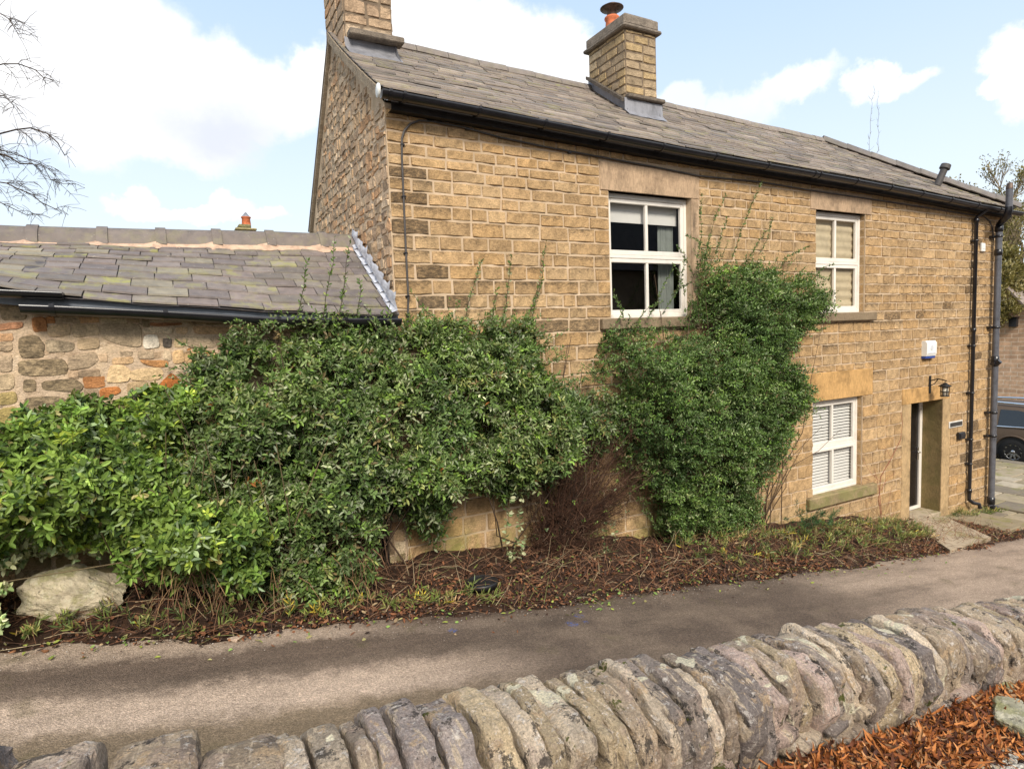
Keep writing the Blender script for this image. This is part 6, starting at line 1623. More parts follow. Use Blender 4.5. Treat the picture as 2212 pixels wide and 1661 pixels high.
# ------------------------------------------------------------------ litter, grasses, gravel
def curled(P, yaw, pitch, roll, L, W, curl, col, segs=4):
    """long curled leaves: ribbon of segs quads with a pinched tip and base"""
    m = len(P); t = np.linspace(0, 1, segs + 1)
    wid = np.sin(np.pi * np.clip(t, .04, .97)) ** .75
    a = (t[None, :] - .5) * curl[:, None]
    lx = np.sin(a) / np.where(np.abs(curl) < .05, .05, curl)[:, None] * L[:, None]; lz = (1 - np.cos(a)) / np.where(np.abs(curl) < .05, .05, curl)[:, None] * L[:, None]
    vs = []
    for sd in (-1, 1):
        y = sd * .5 * W[:, None] * wid[None, :]; vs.append(np.stack([lx, y, lz + np.abs(y) * .5], -1))
    mid = np.stack([lx, 0 * lx, lz - 0 * lx], -1); V = np.stack([vs[0], mid, vs[1]], 2)             # m,segs+1,3,3
    cy, sy = np.cos(yaw), np.sin(yaw); cp, sp = np.cos(pitch), np.sin(pitch); cr, sr = np.cos(roll), np.sin(roll)
    z0 = np.zeros(m); o1 = np.ones(m)
    Rz = np.stack([np.stack([cy, -sy, z0], -1), np.stack([sy, cy, z0], -1), np.stack([z0, z0, o1], -1)], 1)
    Ry = np.stack([np.stack([cp, z0, sp], -1), np.stack([z0, o1, z0], -1), np.stack([-sp, z0, cp], -1)], 1)
    Rx = np.stack([np.stack([o1, z0, z0], -1), np.stack([z0, cr, -sr], -1), np.stack([z0, sr, cr], -1)], 1)
    Rm = Rz @ Ry @ Rx; V = np.einsum('mij,mabj->mabi', Rm, V) + P[:, None, None, :]
    n = (segs + 1) * 3; b = (np.arange(m) * n)[:, None, None]; i = np.arange(segs)[None, :, None] * 3; j = np.arange(2)[None, None, :]
    Q = np.stack([b + i + j, b + i + j + 1, b + i + 3 + j + 1, b + i + 3 + j], -1).reshape(-1, 4)
    C = np.zeros((m, n, 4)); C[:, :, :3] = col[:, None, :]; C[:, ::3, :3] *= .85
    return V.reshape(-1, 3), Q, C.reshape(-1, 4)
def litter(name, r, P, Lr, Wr, curlr, pal, label, cat, pitch=.35, mat=None):
    m = len(P)
    V, Q, C = curled(P, r.uniform(0, 2 * pi, m), r.normal(0, pitch, m), r.normal(0, .6, m), r.uniform(*Lr, m), r.uniform(*Wr, m), r.uniform(*curlr, m) * r.choice([-1, 1], m), pick(r, pal, m) * r.uniform(.7, 1.3, (m, 1)))
    o = mesh_np(name, V, [Q], mat or M['dead_leaf'], None, C, smooth=True); tag(o, label, cat, kind='stuff'); return o
r = np.random.default_rng(300)
# brown litter on the verge
n = 21000; x = r.uniform(-3.2, 13.2, n); e = verge_edge(x); y = e - .16 + np.abs(r.normal(0, .55, n)); m = (y < 6.08) & ~((x > 2.0) & (x < 3.1) & (y > 5.6) & (r.random(n) < .7)) & ~inpoly(x, y, [(q[0], q[1]) for q in STEP])
m &= (r.random(n) < np.where(y < e, .25, 1)) & ~((np.hypot(x - mc[0], y - mc[1]) < .2)) & ~((x < -1.0) & (x > -2.05) & (y > 5.35) & (y < 5.8)) & ((x < 12.3) | (r.random(n) < .4))
m &= ~((vnoise(x * 2.1, y * 2.8, 0, 31) > .22) & (r.random(n) < .72))
x, y = x[m], y[m]; P = np.stack([x, y, ground_z(x, y) + r.uniform(.004, .045, len(x))], 1)
LIT = [(.16, .068, .035, 4), (.25, .105, .05, 3), (.07, .038, .028, 4), (.29, .14, .07, 1.6), (.36, .26, .15, .8), (.19, .22, .06, .6), (.045, .028, .022, 4)]
litter('brown_leaf_litter', r, P, (.018, .075), (.008, .032), (.3, 3.2), LIT, 'brown and russet dead leaves strewn along the foot of the cottage wall', 'leaf litter')
n = 420; x = r.uniform(-2.8, 10.5, n); y = verge_edge(x) - np.abs(r.normal(0, .16, n)) + .03; P = np.stack([x, y, ground_z(x, np.clip(y, 2, 6.1)) + .022], 1)
litter('strayed_leaf_litter', r, P, (.02, .055), (.008, .022), (.2, 1.6), LIT, 'small dead leaves and scraps strayed from the bed on to the tarmac', 'leaf litter', .12)
# yellow-green fallen leaves near the edge
n = 420; x = r.uniform(-2.6, 9, n); y = verge_edge(x) + r.normal(.0, .20, n); P = np.stack([x, y, ground_z(x, np.clip(y, 2, 6.1)) + .022], 1)
litter('fallen_green_leaves', r, P, (.03, .055), (.014, .026), (.2, 1.0), [(.30, .34, .07, 2), (.20, .30, .08, 2), (.40, .36, .16, 1)], 'scattered yellow-green fallen leaves along the edge of the lane', 'leaf litter', .15)
# dead straw, twigs and creeping stems
f = Fol(); k = 3000
x = r.uniform(-2.4, 12.0, k); y = verge_edge(x) + r.uniform(-.06, 1.0, k); y = np.minimum(y, 6.0); p0 = np.stack([x, y, ground_z(x, y) + .02], 1)
dd = norm(np.stack([r.normal(0, 1, k), r.normal(0, .8, k), np.abs(r.normal(0, .55, k))], 1)); L_ = r.uniform(.06, .42, k)[:, None]
p1 = p0 + dd * L_ * .5 + np.array([0, 0, .02]); p2 = p0 + dd * L_ + r.normal(0, .03, (k, 3)); p2[:, 2] = np.maximum(p2[:, 2], p0[:, 2] - .01)
f.stems(np.stack([p0, p1, p2], 1), .0026, .0012, pick(r, [(.36, .21, .12, 2), (.24, .12, .07, 3), (.12, .065, .04, 3), (.52, .42, .26, 1), (.20, .22, .08, .5)], k))
# broad straw blades hanging out of the left shrubs
k = 150; cxs = r.choice([-.1, .15, .6, 1.25], k, p=[.35, .3, .1, .25]); x = cxs + r.normal(0, .13, k); p0 = np.stack([x, r.uniform(5.3, 5.6, k), -2.12 - .12 * x + r.uniform(.10, .42, k)], 1)
ang = r.uniform(-.9, .9, k); L_ = r.uniform(.16, .36, k)
p2 = p0 + np.stack([np.sin(ang) * L_ * .6, -r.uniform(.10, .36, k), -L_ * .5], 1); g2 = ground_z(p2[:, 0], p2[:, 1]) + .02; p2[:, 2] = np.maximum(p2[:, 2], g2); p1 = (p0 + p2) / 2 + np.array([0, -.03, .06])
f.stems(np.stack([p0, p1, p2], 1), .0038, .0015, pick(r, [(.40, .25, .13, 2), (.26, .14, .08, 2), (.14, .08, .05, 2)], k))
o = mesh_np('straw_and_twigs', np.concatenate(f.sv), [np.concatenate(f.sq)], M['twig'], None, np.concatenate(f.scol)); tag(o, 'dead straw and thin twigs tangled over the leaf litter by the lane', 'twigs', kind='stuff')
# green weeds and grass on the right hand verge
f = Fol(); k = 650; x = np.concatenate([r.normal(9.4, .9, 230), r.uniform(5.2, 8.6, 230), r.uniform(12.6, 14.3, 70), r.uniform(-2, 2.6, 120)]); y = np.where(x > 12.4, r.uniform(5.9, 6.08, k), np.where(x < 3, verge_edge(x) + .08 + .2 * r.random(k), verge_edge(x) + r.uniform(.25, 1.1, k))); y = np.minimum(y, 6.05)
m = ~inpoly(x, y, [(q[0], q[1]) for q in STEP]) & ~((x > DR[0] - .05) & (x < DR[1] + .1)); x, y = x[m], y[m]; k = len(x); A = np.stack([x, y, ground_z(x, y) + .02], 1)
WEED = [(.15, .19, .05, 3), (.22, .26, .08, 2), (.34, .33, .12, 1.4), (.10, .14, .05, 2), (.50, .40, .06, .3), (.38, .27, .14, 1.2)]
shoots(f, r, A, np.stack([r.normal(0, .5, k), -.4 + r.normal(0, .4, k), r.uniform(.3, 1, k)], 1), r.uniform(.06, .22, k), 9, .075, .012, WEED, OUT, spread=.55, updir=.3, keepstem=.5, droop=.3, stemcol=(.2, .22, .07))
o = f.build(None, M['leaf'], 'green_weeds', 'weed_stems')
tag(o[0], 'low green weeds and grass in the leaf litter below the ground floor window', 'weeds', kind='stuff'); tag(o[1], 'thin stems of the low weeds below the ground floor window', 'weeds', kind='stuff')
# spiky evergreen tuft left of the window
f = Fol(); k = 60; c0 = at(1752, 1128, 5.6); A = c0 + r.normal(0, 1, (k, 3)) * np.array([.22, .12, .05]); shoots(f, r, A, np.stack([r.normal(0, .5, k), -.3 + r.normal(0, .3, k), r.uniform(.2, 1, k)], 1), r.uniform(.08, .18, k), 16, .05, .008, [(.045, .10, .04, 2), (.07, .14, .05, 1)], OUT, spread=.6, updir=.2, keepstem=1)
o = root('spiky_evergreen', (c0[0], c0[1], float(ground_z(c0[0], c0[1]))), 'small dark spiky evergreen below the left end of the green window sill', 'plant'); f.build(o, M['leaf'])

# orange willow leaves heaped in the garden
r = np.random.default_rng(401)
def heap(x, y): return .09 * np.exp(-((y - 1.42) / .28) ** 2) * (.7 + .5 * vnoise(x * 2.4, y * 3, 0, 4))
n = 9500; x = r.uniform(.9, 6.2, n); y = 1.56 - np.abs(r.normal(0, .36, n)); bare = (vnoise(x * 1.7, y * 2.6, 0, 12) > -.25) & (y < 1.27) ; m = (y > -.2) & ~(bare & (r.random(n) < .88)) & (y < 1.60)
x, y = x[m], y[m]; P = np.stack([x, y, ground_z(x, y) + heap(x, y) * r.uniform(.5, 1.0, len(x)) + r.uniform(.0, .03, len(x))], 1)
ORG = [(.40, .145, .042, 4), (.54, .22, .07, 2.8), (.27, .09, .03, 3.4), (.14, .05, .025, 3), (.52, .27, .12, 1.2), (.08, .035, .022, 2.6), (.32, .19, .10, 1.4)]
litter('orange_fallen_leaves', r, P, (.06, .135), (.008, .019), (.8, 4.2), ORG, 'heap of bright orange-brown willow leaves at the foot of the dry stone wall', 'leaf litter', .5)
n = 26; x = r.uniform(1.6, 5.0, n); P = np.stack([x, 1.55 + 0 * x, ground_z(x, 1.5 + 0 * x) + .13], 1)
# gravel
def gravel(r, n, xr, yr, smin, smax, name, label):
    x = r.uniform(*xr, n); y = r.uniform(*yr, n); z = ground_z(x, y) + .004
    u = np.array([[0, 0, 1], [.89, 0, .45], [.28, .85, .45], [-.72, .53, .45], [-.72, -.53, .45], [.28, -.85, .45], [.72, .53, -.45], [-.28, .85, -.45], [-.89, 0, -.45], [-.28, -.85, -.45], [.72, -.53, -.45], [0, 0, -1.0]])
    T = np.array([[0, 1, 2], [0, 2, 3], [0, 3, 4], [0, 4, 5], [0, 5, 1], [1, 6, 2], [2, 7, 3], [3, 8, 4], [4, 9, 5], [5, 10, 1], [6, 7, 2], [7, 8, 3], [8, 9, 4], [9, 10, 5], [10, 6, 1], [11, 7, 6], [11, 8, 7], [11, 9, 8], [11, 10, 9], [11, 6, 10]])
    s = r.uniform(smin, smax, (n, 1, 1)) * r.uniform(.6, 1.2, (n, 1, 3)); V = u[None] * (1 + r.uniform(-.22, .22, (n, 12, 1))) * s
    a = r.uniform(0, 6.28, n); ca, sa = np.cos(a)[:, None], np.sin(a)[:, None]; V = np.stack([V[..., 0] * ca - V[..., 1] * sa, V[..., 0] * sa + V[..., 1] * ca, V[..., 2] * .7], -1) + np.stack([x, y, z], 1)[:, None, :]
    F = (T[None] + (np.arange(n) * 12)[:, None, None]).reshape(-1, 3); C = np.zeros((n, 12, 4)); C[..., :3] = (pick(r, [(.38, .36, .31, 3), (.50, .48, .42, 2), (.27, .25, .22, 2), (.42, .34, .24, 1)], n) * r.uniform(.8, 1.2, (n, 1)))[:, None, :]
    o = mesh_np(name, V.reshape(-1, 3), [F], M['pebble'], None, C.reshape(-1, 4), smooth=False); tag(o, label, 'gravel', kind='stuff')
gravel(r, 16000, (1.0, 5.2), (.0, 1.5), .006, .016, 'gravel', 'pale grey gravel of the garden showing between the orange leaves')
def grit(r, n):
    x = r.uniform(-3, 9, n); y = verge_edge(x) + r.normal(-.12, .16, n); return x, y
gx2, gy2 = grit(r, 1500)
x = gx2; s_ = r
u = None
gk = np.random.default_rng(5); n = 1500
V = []; 
def grit_mesh():
    x, y = gx2, gy2; z = ground_z(x, np.clip(y, 2, 6.1)) + .016; n = len(x)
    u = np.array([[0, 0, 1], [1, 0, 0], [0, 1, 0], [-1, 0, 0], [0, -1, 0]]); T = np.array([[0, 1, 2], [0, 2, 3], [0, 3, 4], [0, 4, 1]])
    s = gk.uniform(.002, .0065, (n, 1, 1)); Vv = u[None] * s * gk.uniform(.6, 1.3, (n, 5, 1)) + np.stack([x, y, z], 1)[:, None, :]
    F = (T[None] + (np.arange(n) * 5)[:, None, None]).reshape(-1, 3); C = np.zeros((n, 5, 4)); C[..., :3] = (pick(gk, [(.38, .33, .28, 2), (.26, .21, .17, 2), (.5, .45, .4, .6)], n))[:, None, :]
    o = mesh_np('grit', Vv.reshape(-1, 3), [F], M['pebble'], None, C.reshape(-1, 4), smooth=False); tag(o, 'loose pale grit along the far edge of the lane', 'gravel', kind='stuff')
grit_mesh()
q = atroad(510, 1370, -2.20); st = rock('stone', (q[0], q[1], float(ground_z(q[0], q[1])) + .02), (.055, .035, .022), 12, M['boulder'], res=14, cols=(.55, .42, .32), cut=[((0, 0, 1), .5)]); tag(st, 'small flat pinkish stone lying at the edge of the lane', 'stone')

# ------------------------------------------------------------------ trees
def tree(name, loc, height, label, seed, spread=.55, levels=5, droop=.0, r0=.16, col=(.10, .075, .055), leafpal=None, leafn=0, ll=.05, lean=(0, 0), nb=(3, 5), ratio=.68, twigs=3, trunk_frac=.28, group=None, minr=.004, twig_r=None):
    r = np.random.default_rng(seed); o = root(name, loc, label, 'tree', group)
    segs = {}; tips = []
    def grow(p, d, L, rad, lev):
        k = 5; pts = [p]; dd = d.copy()
        for i in range(k - 1):
            dd = norm(dd + r.normal(0, .10, 3) + np.array([0, 0, (-droop * (levels - 1 if lev == 0 else 1) * (1 - lev / levels) if lev < levels else .08)]))
            pts.append(pts[-1] + dd * L / (k - 1))
        segs.setdefault(lev, []).append((np.array(pts), rad))
        if lev == 0: tips.append((pts[-1], dd)); return
        n = r.integers(*nb) + (twigs if lev <= 2 else 0)
        for i in range(n):
            t = r.uniform(.35, 1) if i else 1.0
            j = min(k - 1, max(1, int(round(t * (k - 1))))); b = pts[j]; a = norm(np.cross(dd, r.normal(size=3)))
            nd = norm(dd * (1 - spread * r.uniform(.5, 1.1)) + a * spread * r.uniform(.6, 1.2) + np.array([0, 0, .10 - droop * .5]))
            grow(b, nd, L * ratio * r.uniform(.75, 1.15), rad * .60, lev - 1)
    P0 = np.array(loc, float); d0 = norm(np.array([lean[0], lean[1], 1.0]))
    grow(P0, d0, height * trunk_frac, r0, levels)
    tk = Fol(); bc_ = Fol()
    for lev, L_ in segs.items():
        pts = np.array([q[0] for q in L_]); rd = np.array([max(q[1], minr) for q in L_]); f_ = tk if lev == levels else bc_
        f_.stems(pts, rd, np.maximum(rd * .62, minr * .7), np.array([col]) * r.uniform(.8, 1.2, (len(pts), 1)))
    mesh_np('trunk', np.concatenate(tk.sv), [np.concatenate(tk.sq)], M['bark'], o, np.concatenate(tk.scol))
    mesh_np('crown', np.concatenate(bc_.sv), [np.concatenate(bc_.sq)], M['bark'], o, np.concatenate(bc_.scol))
    if leafn:
        T = np.array([t[0] for t in tips]); D_ = np.array([t[1] for t in tips]); idx = r.integers(0, len(T), leafn)
        f = Fol(); f.leaves(T[idx] + r.normal(0, .12, (leafn, 3)), D_[idx] + r.normal(0, .6, (leafn, 3)), r.normal(0, 1, (leafn, 3)) + np.array([0, 0, .6]), ll * r.uniform(.6, 1.3, leafn), ll * .5, pick(r, leafpal, leafn))
        mesh_np('foliage', np.concatenate(f.V), [np.concatenate(f.Q)], M['leaf'], o, np.concatenate(f.C), smooth=False)
    return o, tips
# weeping bare tree beyond the left edge, behind the outbuilding
def limb_tree():
    r = np.random.default_rng(17); YT = 15.0
    base = at(-420, 760, YT + 1); o = root('bare_tree', (base[0], base[1], -2.6), 'leafless tree whose thin drooping twigs reach in from the left edge', 'tree')
    f = Fol(); col = (.075, .052, .038)
    tr = np.array([[base[0], base[1], -2.6], [base[0] + .05, base[1], -.5], at(-430, 430, YT + .8), at(-400, 150, YT + .6), at(-380, -200, YT + .4), at(-350, -600, YT)])
    t2 = Fol(); t2.stems(tr[None], .24, .07, col); mesh_np('trunk', np.concatenate(t2.sv), [np.concatenate(t2.sq)], M['bark'], o, np.concatenate(t2.scol))
    limbs = [([(-425, 330), (-250, 200), (-90, 150), (0, 138), (20, 133), (62, 137), (80, 150), (98, 170)], .035), ([(-420, 380), (-200, 230), (-60, 190), (0, 205), (30, 227)], .028), ([(-425, 420), (-240, 320), (-80, 290), (0, 281), (22, 270), (68, 274), (118, 294), (138, 335)], .040),
             ([(-425, 460), (-200, 350), (-60, 315), (0, 328), (38, 349), (72, 356)], .045), ([(-425, 500), (-200, 400), (-60, 380), (0, 388), (68, 420), (120, 452)], .030), ([(-420, 520), (-220, 440), (-80, 420), (0, 432), (60, 465)], .026), ([(-400, 200), (-200, 40), (-40, 10), (10, 30), (30, 60)], .030), ([(-425, 440), (-180, 330), (-30, 300), (25, 325), (82, 352), (108, 382), (140, 396)], .022)]
    twl = []
    for pts, rd in limbs:
        P = np.array([at(a, b, YT + r.uniform(-.5, .5) * 0) for a, b in pts]); k = 18; cum = np.concatenate([[0], np.cumsum(np.linalg.norm(np.diff(P, axis=0), axis=1))]); tt = np.linspace(0, cum[-1], k)
        Q = np.stack([np.interp(tt, cum, P[:, i]) for i in range(3)], 1); Q += r.normal(0, .025, Q.shape); Q[:, 1] += np.linspace(1, 0, k) * .8
        f.stems(Q[None], rd * .85, rd * .3, col)
        for _ in range(28):
            j = r.integers(5, k); b = Q[j]; L_ = r.uniform(.25, 1.0) * (1.2 - .85 * j / k); d = np.array([r.uniform(.1, .8), r.normal(0, .35), r.uniform(-.3, .35)]); pth = [b]; dd = norm(d)
            for i in range(5):
                dd = norm(dd + np.array([.02, 0, -.22]) + r.normal(0, .06, 3)); pth.append(pth[-1] + dd * L_ / 5)
            pth = np.array(pth); f.stems(pth[None], .006, .0035, col)
            for _2 in range(5):
                j2 = r.integers(1, 6); b2 = pth[j2]; d2 = norm(pth[j2] - pth[j2 - 1] + r.normal(0, .35, 3)); L2 = r.uniform(.10, .38); e1 = b2 + d2 * L2 * .5; e2 = e1 + norm(d2 + np.array([0, 0, -.25])) * L2 * .5; twl.append(np.stack([b2, e1, e2]))
    f.stems(np.array(twl), .0045, .003, col)
    mesh_np('crown', np.concatenate(f.sv), [np.concatenate(f.sq)], M['bark'], o, np.concatenate(f.scol))
limb_tree()
# slender tree seen over the roof: two wavering stems with short side twigs
def wisp():
    r = np.random.default_rng(3); Y_ = 34.0; b = at(1886, 560, Y_); o = root('slender_tree', (b[0], b[1], -3.6), 'very thin bare treetop rising above the cottage roof ridge', 'tree')
    f = Fol(); col = (.20, .19, .19); t2 = Fol()
    t2.stems(np.array([[[b[0], b[1], -3.6], at(1887, 600, Y_), at(1888, 420, Y_), at(1887, 345, Y_)]]), .09, .04, col); mesh_np('trunk', np.concatenate(t2.sv), [np.concatenate(t2.sq)], M['bark'], o, np.concatenate(t2.scol))
    for pts in ([(1887, 345), (1876, 325), (1879, 290), (1881, 250), (1885, 215), (1891, 198)], [(1887, 345), (1898, 325), (1896, 290), (1897, 250), (1895, 220), (1896, 208)]):
        P = np.array([at(a, b_, Y_) for a, b_ in pts]); t = np.linspace(0, 1, 16); Q = np.stack([np.interp(t, np.linspace(0, 1, len(P)), P[:, i]) for i in range(3)], 1) + r.normal(0, .035, (16, 3)); f.stems(Q[None], .022, .014, col)
        tw = []
        for _ in range(18):
            q = Q[r.integers(0, 16)]; d_ = np.array([r.normal(0, .28), 0, abs(r.normal(.25, .15))]); tw.append(np.stack([q, q + d_ * .5 + r.normal(0, .02, 3), q + d_]))
        f.stems(np.array(tw), .013, .009, col)
    mesh_np('crown', np.concatenate(f.sv), [np.concatenate(f.sq)], M['bark'], o, np.concatenate(f.scol))
wisp()
# belt of trees on the right beyond the neighbouring houses
OLV = [(.20, .17, .055, 3), (.26, .22, .08, 2), (.14, .13, .05, 2), (.32, .26, .12, 1)]
for k, (pxx_, yy_, hh, sd, lf_, lab) in enumerate([(2125, 17, 17.5, 31, 9000, 'bushy olive tree with sparse yellow-green leaves just right of the cottage roof'), (2205, 15, 18.5, 32, 12000, 'taller olive-brown tree at the right edge behind the neighbouring gables'),
                                                   (2190, 24, 22.0, 33, 9000, 'upright twiggy tree with bare tips, farther back at the right'), (2330, 20, 22.0, 34, 9000, 'tall twiggy tree beyond the right edge'), (2080, 30, 20.0, 35, 5000, 'distant bare-topped tree low behind the right end of the roof'),
                                                   (2168, 12.5, 11.5, 36, 9000, 'lower bushy olive tree seen just behind the soil pipe'), (2245, 13.5, 12.0, 37, 9000, 'lower bushy olive tree above the right hand gable')]):
    d = raydir(pxx_, 500); b = d * (yy_ / d[1])
    tree('tree', (b[0], b[1], -3.8), hh, lab, sd, spread=.42, levels=5, droop=-.05, r0=.20, col=(.30, .235, .15), nb=(3, 5), ratio=.68, twigs=3, leafpal=OLV, leafn=lf_ * (1 if k < 5 else 4), ll=.13, minr=.014, group='trees beyond the right end of the cottage')

# ------------------------------------------------------------------ neighbours
def brick_mat(name, c1, c2, mo, sc_, rot=(0, 0, 0)):
    g = G(name, .9, .2); t = g.n('ShaderNodeTexBrick'); t.inputs['Scale'].default_value = 1.0; t.inputs['Mortar Size'].default_value = .012; t.inputs['Mortar Smooth'].default_value = .3
    t.inputs['Brick Width'].default_value = .42; t.inputs['Row Height'].default_value = .16; t.inputs['Bias'].default_value = -.1
    t.inputs['Color1'].default_value = (*c1, 1); t.inputs['Color2'].default_value = (*c2, 1); t.inputs['Mortar'].default_value = (*mo, 1)
    mpn = g.n('ShaderNodeMapping'); mpn.inputs['Rotation'].default_value = rot; g.link(g.pos, mpn.inputs['Vector']); g.link(mpn.outputs[0], t.inputs['Vector'])
    c = g.mix(1.0, t.outputs['Color'], g.ramp(g.noise(5, 5, .7), [(.3, .75), (.7, 1.2)]), 'MULTIPLY'); g.color(c); g.bump(t.outputs['Fac'], -.4, .01); return g.m
def rect_coords_mat(name, c1, c2, mo, axis):
    g = G(name, .9, .2); X, Y, Z = g.xyz(); cb = g.n('ShaderNodeCombineXYZ'); g.link(Y if axis == 'x' else X, cb.inputs[0]); g.link(Z, cb.inputs[1])
    t = g.n('ShaderNodeTexBrick'); t.inputs['Scale'].default_value = 1.0; t.inputs['Mortar Size'].default_value = .010; t.inputs['Mortar Smooth'].default_value = .4
    t.inputs['Brick Width'].default_value = .46; t.inputs['Row Height'].default_value = .17
    t.inputs['Color1'].default_value = (*c1, 1); t.inputs['Color2'].default_value = (*c2, 1); t.inputs['Mortar'].default_value = (*mo, 1)
    ds = g.n('ShaderNodeVectorMath', operation='ADD'); nn = g.n('ShaderNodeTexNoise'); nn.inputs['Scale'].default_value = 2.5; g.link(g.pos, nn.inputs['Vector'])
    sc2 = g.n('ShaderNodeVectorMath', operation='SCALE'); sc2.inputs['Scale'].default_value = .06; g.link(nn.outputs['Color'], sc2.inputs[0]); g.link(cb.outputs[0], ds.inputs[0]); g.link(sc2.outputs[0], ds.inputs[1]); g.link(ds.outputs[0], t.inputs['Vector'])
    c = g.mix(1.0, t.outputs['Color'], g.ramp(g.noise(5, 5, .7), [(.3, .72), (.7, 1.25)]), 'MULTIPLY'); g.color(c); g.bump(t.outputs['Fac'], -.5, .015); return g.m
M['brick'] = rect_coords_mat('pinkish_stone_courses', (.66, .42, .27), (.46, .29, .19), (.74, .62, .48), 'x')
def nhouse(name, X, apex, e, depth, zg, label, wallmat, group):
    """gable facing the camera side (-x) at plane X; apex/eave given as points on that plane (y,z)"""
    (ya, za), (ye, ze) = apex, e; yl = 2 * ya - ye
    o = root(name, (X + depth / 2, ya, zg), label, 'house', group)
    mb = MB(); P = [(X, ye, zg), (X, ye, ze), (X, ya, za), (X, yl, ze), (X, yl, zg)]
    mb.poly(P); mb.poly([(X + depth, p[1], p[2]) for p in P][::-1]); mb.poly([(X, ye, zg), (X + depth, ye, zg), (X + depth, ye, ze), (X, ye, ze)]); mb.poly([(X, yl, zg), (X, yl, ze), (X + depth, yl, ze), (X + depth, yl, zg)])
    mb.build('wall', wallmat, o)
    mb = MB(); s = (za - ze) / (ya - ye) if ya != ye else 1; ov = .18 * (1 if ye < ya else -1)
    for (yy, ) in ((ye,), (yl,)):
        sg = 1 if yy == ye else -1
        y2 = yy - ov * sg; z2 = ze - abs(s) * abs(ov)
        mb.prism([(X - .12, y2, z2 + .02), (X - .12, ya, za + .02), (X - .12, ya, za + .12), (X - .12, y2, z2 + .12)], (depth + .24, 0, 0), (.26, .21, .18, .1))
    mb.build('roof', M['slate'], o); return o
X1 = 29.0; v1 = atx(2165, 609, X1); v2 = atx(2212, 658, X1); sl = (v1[2] - v2[2]) / (v1[1] - v2[1])
ap = (v1[1] + 1.0, v1[2] + sl * 1.0 * .9); ev = (v2[1] - 1.4, v2[2] - 1.4 * sl)
nh = nhouse('neighbour_house', X1, ap, ev, 1.6, -4.3, 'pinkish stone gable house behind the parked car', M['brick'], 'neighbouring houses at the right')
vb0 = atx(2183, 706, X1); vb1 = atx(2200, 686, X1)
mb = MB(); yl_, yh_ = min(vb0[1], vb1[1]), max(vb0[1], vb1[1]); zl_, zh_ = vb0[2], vb1[2]
mb.prism([(X1 - .003, yl_, zl_ + .02), (X1 - .17, yl_, zl_), (X1 - .14, yl_, zh_), (X1 - .003, yl_, zh_)], (0, yh_ - yl_, 0)); mb.box((X1 - .16, yl_ - .03, zh_), (X1 - .003, yh_ + .03, zh_ + .03))
vb = mb.build('wall_vent', M['pvc_black'], nh)
X2 = 36.0; u1 = atx(2188, 634, X2); u2 = atx(2212, 619, X2); sl2 = (u2[2] - u1[2]) / (u2[1] - u1[1])
nhouse('neighbour_house', X2, (u2[1] - 1.8, u2[2] + 1.8 * abs(sl2)), (u1[1] + 1.2, u1[2] - 1.2 * abs(sl2)), 7.0, -4.3, 'second stone gable partly hidden farther back at the right edge', M['brick'], 'neighbouring houses at the right')
# far house whose chimney shows over the outbuilding ridge
Yf = 26.0; cA = at(507, 500, Yf); cB = at(553, 500, Yf); ct = at(530, 490, Yf); pt = at(531, 478, Yf)
fh = root('distant_house', (cA[0] + .6, Yf + 1, -3.4), 'distant house of which only the chimney stack and orange pot show above the outbuilding ridge', 'house', 'far houses')
mb = MB(); zz = cA[2] - .9; hw = 4.0; cxm = (cA[0] + cB[0]) / 2
mb.box((cxm - hw, Yf - 2.6, -3.4), (cxm + hw, Yf + 3, zz - 2.0)); mb.build('wall', M['brick'], fh)
mb = MB(); mb.prism([(cxm - hw - .2, Yf - 3.0, zz - 2.2), (cxm - hw - .2, Yf + .2, zz), (cxm - hw - .2, Yf + 3.4, zz - 2.2)], (2 * hw + .4, 0, 0), (.22, .19, .17, .2)); mb.build('roof', M['slate'], fh)
mb = MB(); mb.box((cA[0] + .10, Yf - .25, zz - .3), (cB[0] - .10, Yf + .55, cA[2] + .02), (.40, .31, .17, .5)); mb.box((cA[0] - .0, Yf - .35, cA[2] + .02), (cB[0] + .0, Yf + .65, cA[2] + .10), (.36, .30, .15, .5), bev=.03); mb.box((cA[0] + .12, Yf - .2, cA[2] + .10), (cB[0] - .18, Yf + .5, ct[2] + .07), (.30, .28, .13, .8), bev=.05)
cs = mb.build('chimney', M['old_stone'], fh)
mb = MB(); mb.lathe([(.17, 0), (.15, .28), (.18, .30), (.18, .34)], ((cA[0] + cB[0]) / 2 + .06, Yf + .1, ct[2] + .05), 14); mb.build('chimney_pot', M['terracotta'], cs)
mb = MB(); mb.lathe([(.16, .34), (.02, .52), (0, .52)], ((cA[0] + cB[0]) / 2 + .06, Yf + .1, ct[2] + .05), 12); mb.build('cowl', M['lead'], cs)

# ------------------------------------------------------------------ parked car (right edge)
Xc = 20.9; hub = atx(2188, 975, Xc); zg = -4.30; wr = .37
car = root('parked_car', (Xc + .95, hub[1] + 1.4, zg), 'dark bronze estate-type car with silver roof rails parked beyond the flagged path', 'car')
M['paint'] = plain('bronze_grey_paint', (.105, .075, .052), .45, .3, .0, var=.04); M['tyre'] = plain('tyre_rubber', (.015, .015, .015), .8, .3); M['rim'] = plain('alloy', (.55, .55, .55), .25, .5, .9, var=.03)
M['carglass'] = plain('tinted_glass', (.012, .014, .014), .04, .8, var=.02); M['lamp_red'] = plain('red_lamp', (.35, .01, .01), .2, .6, var=.02); M['trim'] = plain('black_trim', (.02, .02, .02), .6, .3)
yr_ = hub[1]; wb = 2.70
Yr = lambda s: yr_ - .98 + s          # s metres forward from the rear bumper (car points +y, away)
